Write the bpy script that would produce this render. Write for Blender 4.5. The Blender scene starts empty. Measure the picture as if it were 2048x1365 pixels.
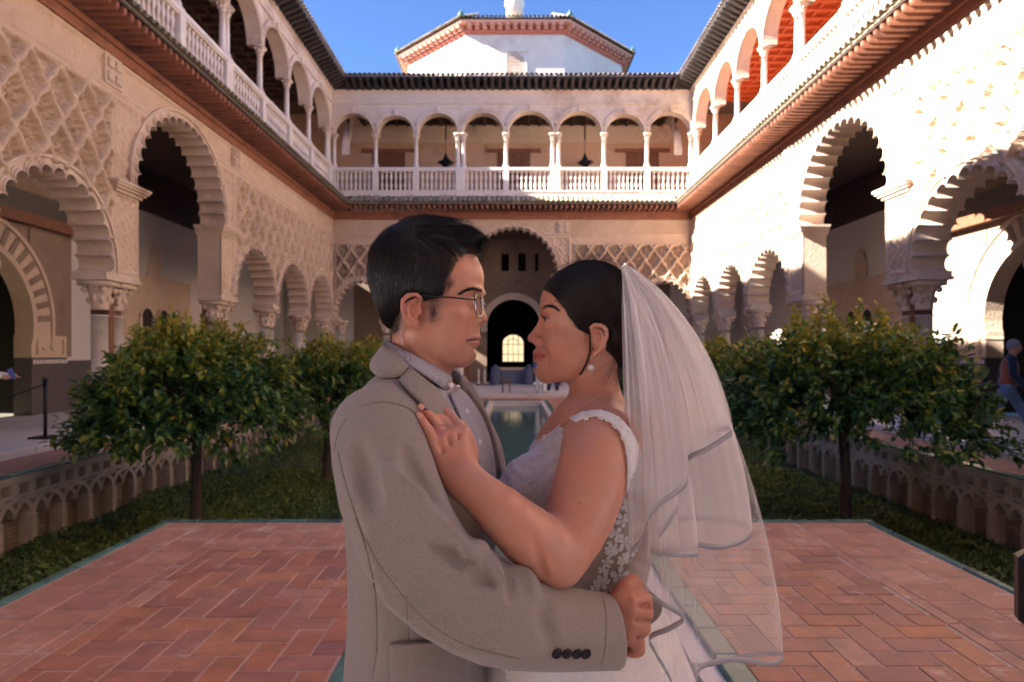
import bpy, math, random
import numpy as np
from mathutils import Vector, Matrix
PI = math.pi
R = math.radians
rng = np.random.default_rng(7)
random.seed(7)
S = bpy.context.scene
COL = S.collection

# ------------------------------------------------------------------ camera
F = 1280.0                       # focal length in photograph pixels (2048 wide)
CAMZ = 1.5
cam_d = bpy.data.cameras.new('camera')
cam = bpy.data.objects.new('camera', cam_d)
COL.objects.link(cam)
cam.location = (0, 0, CAMZ)
cam.rotation_euler = (R(90), 0, 0)
cam_d.sensor_width = 36
cam_d.lens = 36 * F / 2048
cam_d.shift_y = 22.5 / 2048
cam_d.clip_start = 0.05
cam_d.clip_end = 3000
cam_d.dof.use_dof = True
cam_d.dof.focus_distance = 1.06
cam_d.dof.aperture_fstop = 6.3
S.camera = cam

# ------------------------------------------------------------------ light
SUN_EL, SUN_AZ = 32.0, 11.0       # sun comes from the left (-X), a little from behind the camera
W = bpy.data.worlds.new('World')
S.world = W
W.use_nodes = True
wn = W.node_tree
for n in list(wn.nodes): wn.nodes.remove(n)
w_out = wn.nodes.new('ShaderNodeOutputWorld')
w_bg = wn.nodes.new('ShaderNodeBackground')
w_sky = wn.nodes.new('ShaderNodeTexSky')
w_sky.sky_type = 'NISHITA'
w_sky.sun_disc = False
w_sky.sun_elevation = R(SUN_EL)
w_sky.sun_rotation = R(-90 - SUN_AZ)
w_sky.air_density = 0.42
w_sky.dust_density = 0.0
w_sky.ozone_density = 6.0
w_bg.inputs['Strength'].default_value = 0.05
wn.links.new(w_sky.outputs[0], w_bg.inputs[0])
wn.links.new(w_bg.outputs[0], w_out.inputs[0])
sun_d = bpy.data.lights.new('sun', 'SUN')
sun_d.energy = 3.4
sun_d.angle = R(0.53)
sun_d.color = (1.0, 0.92, 0.82)
sun = bpy.data.objects.new('sun', sun_d)
COL.objects.link(sun)
sdir = Vector((math.cos(R(SUN_EL)) * math.cos(R(SUN_AZ)), math.cos(R(SUN_EL)) * math.sin(R(SUN_AZ)), -math.sin(R(SUN_EL))))
sun.rotation_euler = sdir.to_track_quat('-Z', 'Y').to_euler()
sun.location = (-30, -4, 30)
S.view_settings.view_transform = 'Standard'
S.view_settings.look = 'None'
S.view_settings.gamma = 1
S.view_settings.use_curve_mapping = False
S.view_settings.exposure = 3.4
S.render.engine = 'CYCLES'
S.cycles.max_bounces = 8
S.cycles.diffuse_bounces = 5
S.cycles.glossy_bounces = 3
S.cycles.transmission_bounces = 6
S.cycles.transparent_max_bounces = 40
S.cycles.use_denoising = True
S.cycles.sample_clamp_indirect = 6
S.cycles.caustics_reflective = False
S.cycles.caustics_refractive = False

# ------------------------------------------------------------------ helpers
def P(px, py, d):
    """point at photograph pixel (px,py), d metres in front of the camera"""
    return np.array([(px - 1024) / F * d, d, CAMZ + (705 - py) / F * d])

class MB:
    """collects faces and builds ONE mesh object"""
    def __init__(s): s.v = []; s.f = []; s.n = 0
    def add(s, verts, faces):
        verts = np.asarray(verts, float).reshape(-1, 3)
        s.v.append(verts)
        s.f.extend([tuple(int(i) + s.n for i in f) for f in faces])
        s.n += len(verts)
        return s
    def box(s, x0, x1, y0, y1, z0, z1):
        v = [(x0,y0,z0),(x1,y0,z0),(x1,y1,z0),(x0,y1,z0),(x0,y0,z1),(x1,y0,z1),(x1,y1,z1),(x0,y1,z1)]
        return s.add(v, [(0,3,2,1),(4,5,6,7),(0,1,5,4),(1,2,6,5),(2,3,7,6),(3,0,4,7)])
    def bbox(s, x0, x1, y0, y1, z0, z1, b=.01):
        """box with chamfered long edges (top view octagon)"""
        p = [(x0+b,y0),(x1-b,y0),(x1,y0+b),(x1,y1-b),(x1-b,y1),(x0+b,y1),(x0,y1-b),(x0,y0+b)]
        c = ((x0+x1)/2, (y0+y1)/2); q = [((a-c[0])*(1-b/max(.001,(x1-x0)/2))+c[0], (d-c[1])*(1-b/max(.001,(y1-y0)/2))+c[1]) for a, d in p]
        v = [(a,d,z0) for a,d in q]+[(a,d,z0+b) for a,d in p]+[(a,d,z1-b) for a,d in p]+[(a,d,z1) for a,d in q]
        f = [tuple(range(7,-1,-1)), tuple(range(24,32))]
        for k in range(3):
            for i in range(8): f.append((k*8+i, k*8+(i+1)%8, k*8+8+(i+1)%8, k*8+8+i))
        return s.add(v, f)
    def grid(s, pts, closed_u=False, closed_v=False):
        pts = np.asarray(pts, float); a, b = pts.shape[:2]; f = []
        for i in range(a if closed_u else a-1):
            for j in range(b if closed_v else b-1):
                f.append((i*b+j, i*b+(j+1)%b, ((i+1)%a)*b+(j+1)%b, ((i+1)%a)*b+j))
        return s.add(pts.reshape(-1,3), f)
    def lathe(s, prof, seg=12, c=(0,0,0), cap=True):
        a = np.linspace(0, 2*PI, seg, endpoint=False)
        pts = np.array([[(c[0]+r*math.cos(t), c[1]+r*math.sin(t), c[2]+z) for t in a] for r, z in prof])
        n0 = s.n
        s.grid(pts, closed_v=True)
        if cap:
            s.f.append(tuple(n0+i for i in range(seg-1,-1,-1)))
            s.f.append(tuple(n0+(len(prof)-1)*seg+i for i in range(seg)))
        return s
    def tube(s, path, rad, seg=8, cap=True, flat=1.0, up=None):
        path = np.asarray(path, float); n = len(path)
        rad = np.broadcast_to(np.asarray(rad, float), (n,))
        t = np.gradient(path, axis=0); t /= np.linalg.norm(t, axis=1, keepdims=True)+1e-12
        ref = np.array(up if up is not None else (0,0,1.0)) if up is not None or abs(t[0][2]) < .9 else np.array((1.0,0,0))
        rings = []
        u = np.cross(t[0], ref); u /= np.linalg.norm(u)+1e-12
        for i in range(n):
            u = u - t[i]*np.dot(u, t[i]); u /= np.linalg.norm(u)+1e-12
            w = np.cross(t[i], u)
            rings.append([path[i]+rad[i]*(math.cos(a)*u+flat*math.sin(a)*w) for a in np.linspace(0,2*PI,seg,endpoint=False)])
        n0 = s.n
        s.grid(rings, closed_v=True)
        if cap:
            s.f.append(tuple(n0+i for i in range(seg-1,-1,-1)))
            s.f.append(tuple(n0+(n-1)*seg+i for i in range(seg)))
        return s
    def ball(s, c, r, seg=10, rings=7):
        r = np.broadcast_to(np.asarray(r, float), (3,))
        pts = [[(c[0]+r[0]*math.sin(p)*math.cos(t), c[1]+r[1]*math.sin(p)*math.sin(t), c[2]+r[2]*math.cos(p)) for t in np.linspace(0,2*PI,seg,endpoint=False)] for p in np.linspace(.02,PI-.02,rings)]
        return s.grid(pts, closed_v=True)
    def mesh(s, name, m=None, smooth=False):
        me = bpy.data.meshes.new(name)
        v = np.concatenate(s.v) if s.v else np.zeros((0,3))
        me.from_pydata(v.tolist(), [], s.f)
        if m is not None: me.materials.append(m)
        if smooth: me.polygons.foreach_set('use_smooth', [True]*len(me.polygons))
        me.update()
        return me
    def build(s, name, m, parent=None, smooth=False):
        o = bpy.data.objects.new(name, s.mesh(name, m, smooth))
        COL.objects.link(o)
        if parent is not None: o.parent = parent
        return o

def np_mesh(name, v, f, m, parent=None, smooth=True, attr=None):
    """fast mesh from numpy arrays (quads or tris)"""
    v = np.ascontiguousarray(v, np.float32); f = np.ascontiguousarray(f, np.int32)
    me = bpy.data.meshes.new(name)
    k = f.shape[1]
    me.vertices.add(len(v)); me.vertices.foreach_set('co', v.ravel())
    me.loops.add(f.size); me.loops.foreach_set('vertex_index', f.ravel())
    me.polygons.add(len(f)); me.polygons.foreach_set('loop_start', np.arange(0, f.size, k, dtype=np.int32))
    me.update(calc_edges=True)
    if smooth: me.polygons.foreach_set('use_smooth', np.ones(len(f), bool))
    if attr:
        for an, av in attr.items():
            ca = me.color_attributes.new(an, 'FLOAT_COLOR', 'POINT')
            c = np.ones((len(v), 4), np.float32); c[:, :3] = av
            ca.data.foreach_set('color', c.ravel())
    if m is not None: me.materials.append(m)
    me.validate()
    o = bpy.data.objects.new(name, me)
    COL.objects.link(o)
    if parent is not None: o.parent = parent
    return o

def tag(o, label=None, cat=None, group=None, kind=None):
    if label: o['label'] = label
    if cat: o['category'] = cat
    if group: o['group'] = group
    if kind: o['kind'] = kind
    return o
def empty(name, loc=(0,0,0), rz=0.0, label=None, cat=None, group=None):
    o = bpy.data.objects.new(name, None); COL.objects.link(o)
    o.location = loc; o.rotation_euler = (0,0,rz); o.empty_display_size = .2
    return tag(o, label, cat, group)
def inst(name, me, parent=None, loc=(0,0,0), rot=(0,0,0), scale=(1,1,1)):
    o = bpy.data.objects.new(name, me); COL.objects.link(o)
    o.location = loc; o.rotation_euler = rot; o.scale = scale
    if parent is not None: o.parent = parent
    return o
def copy_tree(o, parent=None):
    c = o.copy(); COL.objects.link(c)
    if parent is not None: c.parent = parent
    for ch in [x for x in bpy.data.objects if x.parent == o]: copy_tree(ch, c)
    return c

# ------------------------------------------------------------------ materials
def node_mat(name):
    m = bpy.data.materials.new(name); m.use_nodes = True
    nt = m.node_tree; b = nt.nodes['Principled BSDF']
    return m, nt, b
def rgba(c): return (c[0], c[1], c[2], 1.0)
def mat(name, c1, c2=None, scale=3.0, rough=.7, bump=None, c3=None, scale3=.6, spec=.4, rand=0.0, obj=False, metal=0.0, sharp=.5, coat=0.0, emit=None, vor=None):
    """principled with noise variation c1..c2 (scale), a large stain layer c3, a bump [(scale,strength),...] and per-object brightness"""
    m, nt, b = node_mat(name)
    N, L = nt.nodes, nt.links
    if obj:
        co = N.new('ShaderNodeTexCoord').outputs['Object']
    else:
        co = N.new('ShaderNodeNewGeometry').outputs['Position']
    b.inputs['Roughness'].default_value = rough
    b.inputs['Specular IOR Level'].default_value = spec
    b.inputs['Metallic'].default_value = metal
    b.inputs['Coat Weight'].default_value = coat
    out = None
    if c2 is None:
        rg = N.new('ShaderNodeRGB'); rg.outputs[0].default_value = rgba(c1); out = rg.outputs[0]
    else:
        no = N.new('ShaderNodeTexNoise'); no.inputs['Scale'].default_value = scale; no.inputs['Detail'].default_value = 6; no.inputs['Roughness'].default_value = .65
        L.new(co, no.inputs['Vector'])
        cr = N.new('ShaderNodeValToRGB'); cr.color_ramp.elements[0].position = .5-sharp/2; cr.color_ramp.elements[1].position = .5+sharp/2
        cr.color_ramp.elements[0].color = rgba(c1); cr.color_ramp.elements[1].color = rgba(c2)
        L.new(no.outputs[0], cr.inputs[0]); out = cr.outputs[0]
    if c3 is not None:
        n3 = N.new('ShaderNodeTexNoise'); n3.inputs['Scale'].default_value = scale3; n3.inputs['Detail'].default_value = 8; n3.inputs['Roughness'].default_value = .7
        L.new(co, n3.inputs['Vector'])
        r3 = N.new('ShaderNodeValToRGB'); r3.color_ramp.elements[0].position = .52; r3.color_ramp.elements[1].position = .72
        L.new(n3.outputs[0], r3.inputs[0])
        mx = N.new('ShaderNodeMixRGB'); L.new(r3.outputs[0], mx.inputs[0]); L.new(out, mx.inputs[1]); mx.inputs[2].default_value = rgba(c3); out = mx.outputs[0]
    if rand:
        oi = N.new('ShaderNodeObjectInfo')
        mr = N.new('ShaderNodeMapRange'); mr.inputs['To Min'].default_value = 1-rand; mr.inputs['To Max'].default_value = 1+rand
        L.new(oi.outputs['Random'], mr.inputs[0])
        mm = N.new('ShaderNodeVectorMath'); mm.operation = 'SCALE'; L.new(out, mm.inputs[0]); L.new(mr.outputs[0], mm.inputs['Scale']); out = mm.outputs[0]
    L.new(out, b.inputs['Base Color'])
    if bump:
        last = None
        for k, (sc, st) in enumerate(bump):
            if sc < 0:
                t = N.new('ShaderNodeTexVoronoi'); t.inputs['Scale'].default_value = -sc
            else:
                t = N.new('ShaderNodeTexNoise'); t.inputs['Scale'].default_value = sc; t.inputs['Detail'].default_value = 5
            L.new(co, t.inputs['Vector'])
            bp = N.new('ShaderNodeBump'); bp.inputs['Strength'].default_value = st; bp.inputs['Distance'].default_value = .02
            L.new(t.outputs[0], bp.inputs['Height'])
            if last is not None: L.new(last, bp.inputs['Normal'])
            last = bp.outputs[0]
        L.new(last, b.inputs['Normal'])
    if emit:
        b.inputs['Emission Color'].default_value = rgba(emit[0]); b.inputs['Emission Strength'].default_value = emit[1]
    return m

M = {}
M['stucco'] = mat('carved_stucco', (.56,.41,.305), (.68,.525,.405), 2.2, .85, [(-26,.35),(60,.3)], c3=(.46,.33,.25), scale3=.45, spec=.2)
M['stucco_shaded'] = mat('shaded_stucco', (.25,.175,.13), (.34,.25,.19), 2.2, .85, [(-22,.5),(60,.3)], c3=(.19,.13,.095), scale3=.8, spec=.2)  # the carved stucco darkened, gallery shade put into its colour
M['stucco_pale'] = mat('pale_stucco', (.66,.52,.42), (.74,.61,.50), 1.6, .85, [(-30,.25),(50,.2)], c3=(.42,.29,.20), scale3=.5, spec=.2)
M['arch'] = mat('arch_stucco', (.58,.45,.36), (.70,.56,.46), 3, .85, [(40,.25)], c3=(.33,.22,.15), scale3=.9, spec=.2)
M['plaster'] = mat('pink_plaster', (.56,.36,.25), (.64,.44,.32), 1.1, .9, [(30,.15)], c3=(.46,.30,.21), scale3=.6, spec=.2)
M['white_wall'] = mat('white_plaster', (.62,.56,.53), (.70,.64,.60), .8, .9, [(20,.1)], spec=.2)
M['tower_wall'] = mat('weathered_white_plaster', (.66,.55,.47), (.78,.68,.60), .9, .9, [(12,.12)], c3=(.52,.40,.33), scale3=.35, spec=.2)
M['marble'] = mat('white_marble', (.68,.61,.56), (.78,.71,.66), 2.5, .42, [(30,.08)], c3=(.54,.45,.39), scale3=1.2, spec=.4)
M['marble_floor'] = mat('marble_floor', (.68,.65,.65), (.76,.73,.73), 1.2, .35, [(20,.04)], spec=.45)
M['wood'] = mat('red_brown_wood', (.25,.095,.06), (.36,.15,.09), 6, .6, [(40,.2)], c3=(.12,.055,.04), scale3=2, rand=.18)
M['wood_dark'] = mat('dark_wood', (.03,.023,.022), (.06,.045,.04), 5, .7, [(40,.2)], rand=.25)
M['wood_door'] = mat('door_wood', (.16,.065,.035), (.23,.10,.055), 8, .6, [(40,.2)])
M['ceil_red'] = mat('lit_red_ceiling', (.50,.10,.035), (.60,.15,.05), 4, .6, [(30,.15)])  # red ceiling brightened in colour as if by bounced sun
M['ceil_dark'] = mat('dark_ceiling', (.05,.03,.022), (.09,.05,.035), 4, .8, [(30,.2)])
M['roof_tile'] = mat('weathered_roof_tile', (.26,.20,.14), (.40,.33,.25), 9, .8, [(30,.3)], c3=(.13,.17,.06), scale3=2.2, rand=.25)
M['roof_tile_dark'] = mat('dark_roof_tile', (.16,.13,.12), (.27,.22,.19), 9, .8, [(30,.3)], rand=.3)
M['moss'] = mat('green_moss', (.08,.13,.03), (.16,.22,.06), 20, .9, [(60,.5)])
M['cornice_red'] = mat('red_ochre_cornice', (.50,.14,.09), (.60,.20,.13), 3, .8, [(20,.1)])
M['cornice_mid'] = mat('faded_red_cornice', (.58,.27,.20), (.66,.36,.28), 3, .8, [(20,.1)])
M['cornice_pale'] = mat('pale_cornice', (.66,.46,.38), (.72,.54,.46), 3, .8, [(20,.1)])
M['green_tile'] = mat('green_glazed_tile', (.045,.115,.09), (.10,.20,.155), 7, .25, [(20,.08)], c3=(.13,.26,.19), scale3=6, rand=.3, spec=.5)
M['dado'] = mat('dado_tile', (.05,.05,.055), (.16,.13,.12), 30, .35, [(40,.1)])
M['brick_walk'] = mat('brick_walkway', (.36,.17,.12), (.46,.24,.17), 6, .7, [(25,.25)], c3=(.50,.30,.23), scale3=2)
M['lowwall'] = mat('weathered_low_wall', (.50,.40,.30), (.64,.53,.42), 5, .9, [(18,.5),(60,.3)], c3=(.30,.235,.17), scale3=1.6, spec=.2)
m_, nt_, b_ = node_mat('low_wall_brick')
br_ = nt_.nodes.new('ShaderNodeTexBrick'); gp_ = nt_.nodes.new('ShaderNodeNewGeometry'); mp_ = nt_.nodes.new('ShaderNodeMapping'); mp_.inputs['Rotation'].default_value = (0,R(90),R(90))
sx_ = nt_.nodes.new('ShaderNodeSeparateXYZ'); cx_ = nt_.nodes.new('ShaderNodeCombineXYZ'); nt_.links.new(gp_.outputs['Position'], sx_.inputs[0]); nt_.links.new(sx_.outputs['Y'], cx_.inputs['X']); nt_.links.new(sx_.outputs['Z'], cx_.inputs['Y'])
nt_.links.new(cx_.outputs[0], br_.inputs['Vector']); br_.inputs['Scale'].default_value = 1; br_.inputs['Brick Width'].default_value = .24; br_.inputs['Row Height'].default_value = .058; br_.inputs['Mortar Size'].default_value = .007
br_.inputs['Color1'].default_value = (.40,.29,.205,1); br_.inputs['Color2'].default_value = (.30,.215,.15,1); br_.inputs['Mortar'].default_value = (.20,.155,.115,1)
bb_ = nt_.nodes.new('ShaderNodeBump'); bb_.inputs['Strength'].default_value = .6; bb_.inputs['Distance'].default_value = .01; bb_.invert = True; nt_.links.new(br_.outputs['Fac'], bb_.inputs['Height']); nt_.links.new(bb_.outputs[0], b_.inputs['Normal'])
nt_.links.new(br_.outputs['Color'], b_.inputs['Base Color']); b_.inputs['Roughness'].default_value = .9; M['lowwall_brick'] = m_
M['grout'] = mat('pale_grout', (.50,.37,.31), (.60,.46,.39), 10, .9, [(60,.2)])
M['soil'] = mat('garden_soil', (.05,.045,.02), (.08,.075,.03), 6, .95, [(20,.6)])
M['bark'] = mat('dark_bark', (.045,.032,.025), (.09,.065,.05), 14, .9, [(30,.7)])
M['metal_dark'] = mat('dark_metal', (.03,.03,.033), None, rough=.45, metal=.6)
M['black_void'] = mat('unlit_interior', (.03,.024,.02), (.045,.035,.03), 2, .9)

def tile_mat(name, cols, rough, wear=.60):
    """per-tile colour from Object Info random plus surface mottling"""
    m, nt, b = node_mat(name); N, L = nt.nodes, nt.links
    oi = N.new('ShaderNodeObjectInfo')
    cr = N.new('ShaderNodeValToRGB'); cr.color_ramp.interpolation = 'LINEAR'
    el = cr.color_ramp.elements
    while len(el) < len(cols): el.new(.5)
    for i, c in enumerate(cols): el[i].position = i/(len(cols)-1); el[i].color = rgba(c)
    L.new(oi.outputs['Random'], cr.inputs[0])
    g = N.new('ShaderNodeNewGeometry')
    n1 = N.new('ShaderNodeTexNoise'); n1.inputs['Scale'].default_value = 5; n1.inputs['Detail'].default_value = 8; n1.inputs['Roughness'].default_value = .7
    L.new(g.outputs['Position'], n1.inputs['Vector'])
    r1 = N.new('ShaderNodeValToRGB'); r1.color_ramp.elements[0].position = .35; r1.color_ramp.elements[1].position = .72
    r1.color_ramp.elements[0].color = (.72,.72,.74,1); r1.color_ramp.elements[1].color = (1.25,1.2,1.15,1)
    L.new(n1.outputs[0], r1.inputs[0])
    mx = N.new('ShaderNodeMixRGB'); mx.blend_type = 'MULTIPLY'; mx.inputs[0].default_value = 1
    L.new(cr.outputs[0], mx.inputs[1]); L.new(r1.outputs[0], mx.inputs[2])
    n2 = N.new('ShaderNodeTexNoise'); n2.inputs['Scale'].default_value = 3.2; n2.inputs['Detail'].default_value = 6; n2.inputs['Roughness'].default_value = .75
    L.new(g.outputs['Position'], n2.inputs['Vector'])
    r2 = N.new('ShaderNodeValToRGB'); r2.color_ramp.elements[0].position = wear; r2.color_ramp.elements[1].position = wear+.13
    L.new(n2.outputs[0], r2.inputs[0])
    m2 = N.new('ShaderNodeMixRGB'); L.new(r2.outputs[0], m2.inputs[0]); L.new(mx.outputs[0], m2.inputs[1]); m2.inputs[2].default_value = (.68,.48,.38,1)
    L.new(m2.outputs[0], b.inputs['Base Color'])
    b.inputs['Roughness'].default_value = rough
    rr = N.new('ShaderNodeMapRange'); rr.inputs['To Min'].default_value = rough-.15; rr.inputs['To Max'].default_value = rough+.2
    L.new(n1.outputs[0], rr.inputs[0]); L.new(rr.outputs[0], b.inputs['Roughness'])
    bp = N.new('ShaderNodeBump'); bp.inputs['Strength'].default_value = .25; bp.inputs['Distance'].default_value = .01
    n3 = N.new('ShaderNodeTexNoise'); n3.inputs['Scale'].default_value = 28; n3.inputs['Detail'].default_value = 5; L.new(g.outputs['Position'], n3.inputs['Vector'])
    L.new(n3.outputs[0], bp.inputs['Height']); L.new(bp.outputs[0], b.inputs['Normal'])
    return m
M['terracotta'] = tile_mat('terracotta_tile', [(.38,.162,.115),(.54,.21,.105),(.35,.155,.125),(.48,.195,.11),(.42,.19,.145),(.59,.26,.135),(.40,.162,.11),(.59,.32,.21)], .45)
M['border_tile'] = tile_mat('border_tile', [(.46,.215,.142),(.55,.28,.185),(.44,.205,.145),(.59,.32,.215)], .5, .555)
# ================================================================== ARCHITECTURE
def arch_pts(c, half, zs, rise, n, k=9, bulge=.52):
    """scalloped inner edge E of a lobed arch and the smooth outer curve parameter"""
    th = np.linspace(0, PI, 721)
    x = c + half*np.cos(th); z = zs + rise*np.power(np.sin(th), .92)
    s = np.concatenate([[0], np.cumsum(np.hypot(np.diff(x), np.diff(z)))])
    t = np.interp(np.linspace(0, s[-1], n+1), s, th)
    cx = c + half*np.cos(t); cz = zs + rise*np.power(np.sin(t), .92)
    E, T = [], []
    for i in range(n):
        a = np.array([cx[i], cz[i]]); b = np.array([cx[i+1], cz[i+1]])
        m = (a+b)/2; d = b-a; L = np.hypot(*d); nrm = np.array([d[1], -d[0]])/L
        for q in range(k):
            u = q/k
            ang = PI*u
            p = m - d/2*math.cos(ang) + nrm*L*bulge*(math.sin(ang)**.8)
            E.append(p); T.append(t[i]+(t[i+1]-t[i])*u)
    E.append(np.array([cx[-1], cz[-1]])); T.append(PI)
    return np.array(E), np.array(T), s[-1]/n*bulge

def lobed_arch(parent, c, half, zs, rise, n, depth=.58):
    E, T, bl = arch_pts(c, half, zs, rise, n)
    ctr = np.array([c, zs])
    def ring(e): return np.stack([c+(half+e)*np.cos(T), zs+(rise+e)*np.power(np.sin(T), .92)], 1)
    O = ring(bl+.17)
    nrm = (O-E); nrm /= np.linalg.norm(nrm, axis=1, keepdims=True)
    rows = []
    def row(p, y): rows.append(np.stack([p[:,0], np.full(len(p), y), p[:,1]], 1))
    row(E, depth); row(E, -.09); row(E+nrm*.035, -.09); row(E+nrm*.04, -.06); row(E+nrm*.075, -.06); row(E+nrm*.08, -.035)
    row(ring(bl+.11), -.035); row(ring(bl+.115), -.075); row(O, -.075); row(O, .03)
    mb = MB().grid(np.array(rows))
    o = mb.build('lobed_arch', M['arch'], parent)
    return bl

def wall_height(x, z, panels, pw=.66, ph=.92):
    """relief of the carved stucco wall in metres"""
    h = np.zeros_like(x)
    nz = lambda a, b, f: np.sin(x*f*1.0+a)*np.sin(z*f*1.13+b)
    # frieze with an inscription band
    fr = (z > 6.45) & (z < 7.0)
    pat = .5+.5*np.sin(x*2*PI/.13+1.5*np.sin(z*9))*np.cos(z*2*PI/.21+.8*np.sin(x*3.1))
    h = np.where(fr, .028*np.clip((pat-.42)*6, 0, 1)-.012, h)
    for zz, w, a in ((6.42,.045,.045),(6.99,.04,.05),(6.33,.02,.02)):
        h = np.maximum(h, a*np.clip(1.6-np.abs(z-zz)/w, 0, 1))
    for (x0, x1, z0, z1, kind) in panels:
        inn = (x > x0) & (x < x1) & (z > z0) & (z < z1)
        if kind == 'sebka':
            u = (x-x0)/pw; v = (z-z0)/ph
            wob = .07*np.sin(4*PI*v)*np.cos(2*PI*u)
            a = u+v+wob; b = u-v+wob
            da = np.abs(a-np.round(a)); db = np.abs(b-np.round(b))
            dm = np.minimum(da, db)
            rib = .10*np.clip((.088-dm)/.022, 0, 1)
            groove = -.028*np.clip((.02-np.abs(dm-.035))/.012, 0, 1)*(dm < .06)
            fa, fb = a-np.floor(a)-.5, b-np.floor(b)-.5
            r2 = np.hypot(fa, fb)
            fl = np.cos(2*PI*(fa+fb)*2.6)*np.cos(2*PI*(fa-fb)*2.6)+.5*np.cos(2*PI*fa*5+2)*np.cos(2*PI*fb*5)
            infill = -.115+.125*np.clip((fl-.02)*3.0, 0, 1)+.04*(r2 < .10)
            hh = np.where(dm < .10, rib+groove*.6, infill)
        else:
            fl = np.cos(2*PI*x/.23+1.2*np.sin(2*PI*z/.46))*np.cos(2*PI*z/.23)+.6*np.cos(2*PI*x/.115)*np.cos(2*PI*z/.115+1)
            hh = -.02+.03*np.clip((fl+.2)*3, 0, 1)+.010*(fl > .8)
        h = np.where(inn, hh, h)
        # frame
        dx = np.minimum(np.abs(x-x0), np.abs(x-x1)); dz = np.minimum(np.abs(z-z0), np.abs(z-z1))
        inz = (z > z0-.03) & (z < z1+.03); inx = (x > x0-.03) & (x < x1+.03)
        h = np.where(inz & (dx < .05), np.maximum(h, .045*np.clip(1.5-dx/.04, 0, 1)), h)
        h = np.where(inx & (dz < .05), np.maximum(h, .045*np.clip(1.5-dz/.04, 0, 1)), h)
    h = h+.0045*(nz(0,1,17)+nz(2,.5,41)+nz(1,2,73))
    return h

def carved_wall(parent, x0, x1, z0, z1, step, panels, holes, m):
    nx = int((x1-x0)/step)+1; nzz = int((z1-z0)/step)+1
    X, Z = np.meshgrid(np.linspace(x0, x1, nx), np.linspace(z0, z1, nzz), indexing='ij')
    H = wall_height(X, Z, panels)
    V = np.stack([X, -H, Z], -1).reshape(-1, 3)
    i, j = np.meshgrid(np.arange(nx-1), np.arange(nzz-1), indexing='ij')
    Fq = np.stack([i*nzz+j, (i+1)*nzz+j, (i+1)*nzz+j+1, i*nzz+j+1], -1).reshape(-1, 4)
    cx = X[:-1,:-1].ravel()+step/2; cz = Z[:-1,:-1].ravel()+step/2
    keep = np.ones(len(Fq), bool)
    for (c, half, zs, rise, e, zb) in holes:
        a = half+e; b = rise+e
        ins = (cz >= zs) & (((cx-c)/a)**2+(np.clip(cz-zs, 0, None)/b)**2 < 1)
        ins |= (cz < zs) & (cz > zb) & (np.abs(cx-c) < half+.012)
        keep &= ~ins
    return np_mesh('carved_wall', V, Fq[keep], m, parent, smooth=False)

def column_mesh(h, r, seg=14):
    mb = MB()
    mb.box(-r*1.55, r*1.55, -r*1.55, r*1.55, 0, .07)
    mb.lathe([(r*1.5,.07),(r*1.5,.11),(r*1.25,.14),(r*1.35,.17),(r*1.05,.2),(r,.24),(r*.98,h*.5),(r*.9,h-.02),(r*1.0,h-.02),(r*1.0,h)], seg)
    return mb
def capital_mesh(r, hc):
    mb = MB()
    mb.lathe([(r*.95,0),(r*1.02,.03*hc),(r*1.0,.1*hc),(r*1.1,.45*hc),(r*1.45,.78*hc),(r*1.5,.8*hc)], 12)
    for sx in (-1,1):
        for sy in (-1,1):
            mb.ball((sx*r*1.15, sy*r*1.15, .68*hc), (r*.42, r*.42, r*.42), 8, 5)
            mb.ball((sx*r*.85, sy*r*.85, .32*hc), (r*.33, r*.33, hc*.14), 6, 4)
        mb.ball((sx*r*1.12, 0, .4*hc), (r*.3, r*.3, hc*.16), 6, 4); mb.ball((0, sx*r*1.12, .4*hc), (r*.3, r*.3, hc*.16), 6, 4)
    mb.box(-r*1.75, r*1.75, -r*1.75, r*1.75, .8*hc, hc)
    return mb
COLUMN = column_mesh(2.1, .15).mesh('column', M['marble'], True)
CAPITAL = capital_mesh(.15, .5).mesh('capital', M['arch'], True)
UPCOL = column_mesh(1.17, .085, 12).mesh('upper_column', M['marble'], True)
UPCAP = capital_mesh(.09, .27).mesh('upper_capital', M['stucco_pale'], True)
BALU = MB().lathe([(.055,0),(.055,.05),(.03,.08),(.055,.17),(.06,.24),(.03,.37),(.024,.4),(.03,.43),(.06,.56),(.055,.63),(.03,.72),(.055,.75),(.055,.8)], 8).mesh('baluster', M['marble'], True)
PEDESTAL = MB().bbox(-.15,.15,-.11,.13,0,.96,.012).mesh('pedestal', M['marble'])
def half_tile(L, r, m, name='roof_tile'):
    a = np.linspace(0, PI, 7)
    rows = []
    for y in (0, L):
        k = r*(1.0 if y == 0 else .86)
        rows.append([(k*math.cos(t), y, k*math.sin(t)) for t in a]); 
    outer = np.array(rows); inner = outer*np.array([.8,1,.8])
    mb = MB(); mb.grid(outer); mb.grid(inner[:, ::-1])
    mb.grid(np.array([outer[0], inner[0]])); mb.grid(np.array([inner[1], outer[1]]))
    return mb.mesh(name, m, True)
TILE = half_tile(.95, .088, M['roof_tile'])
TILE_UP = half_tile(1.0, .088, M['roof_tile_dark'])
RAFTER = MB().box(-.045,.045,-.78,.02,0,.13).box(-.035,.035,-.8,-.78,.02,.11).mesh('rafter', M['wood'])
BRACKET = MB().add([(-.06,-.55,.1),(.06,-.55,.1),(.06,0,-.12),(-.06,0,-.12),(-.06,-.55,.2),(.06,-.55,.2),(.06,0,.2),(-.06,0,.2)], [(0,3,2,1),(4,5,6,7),(0,1,5,4),(1,2,6,5),(2,3,7,6),(3,0,4,7)]).mesh('bracket', M['wood_dark'])

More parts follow.
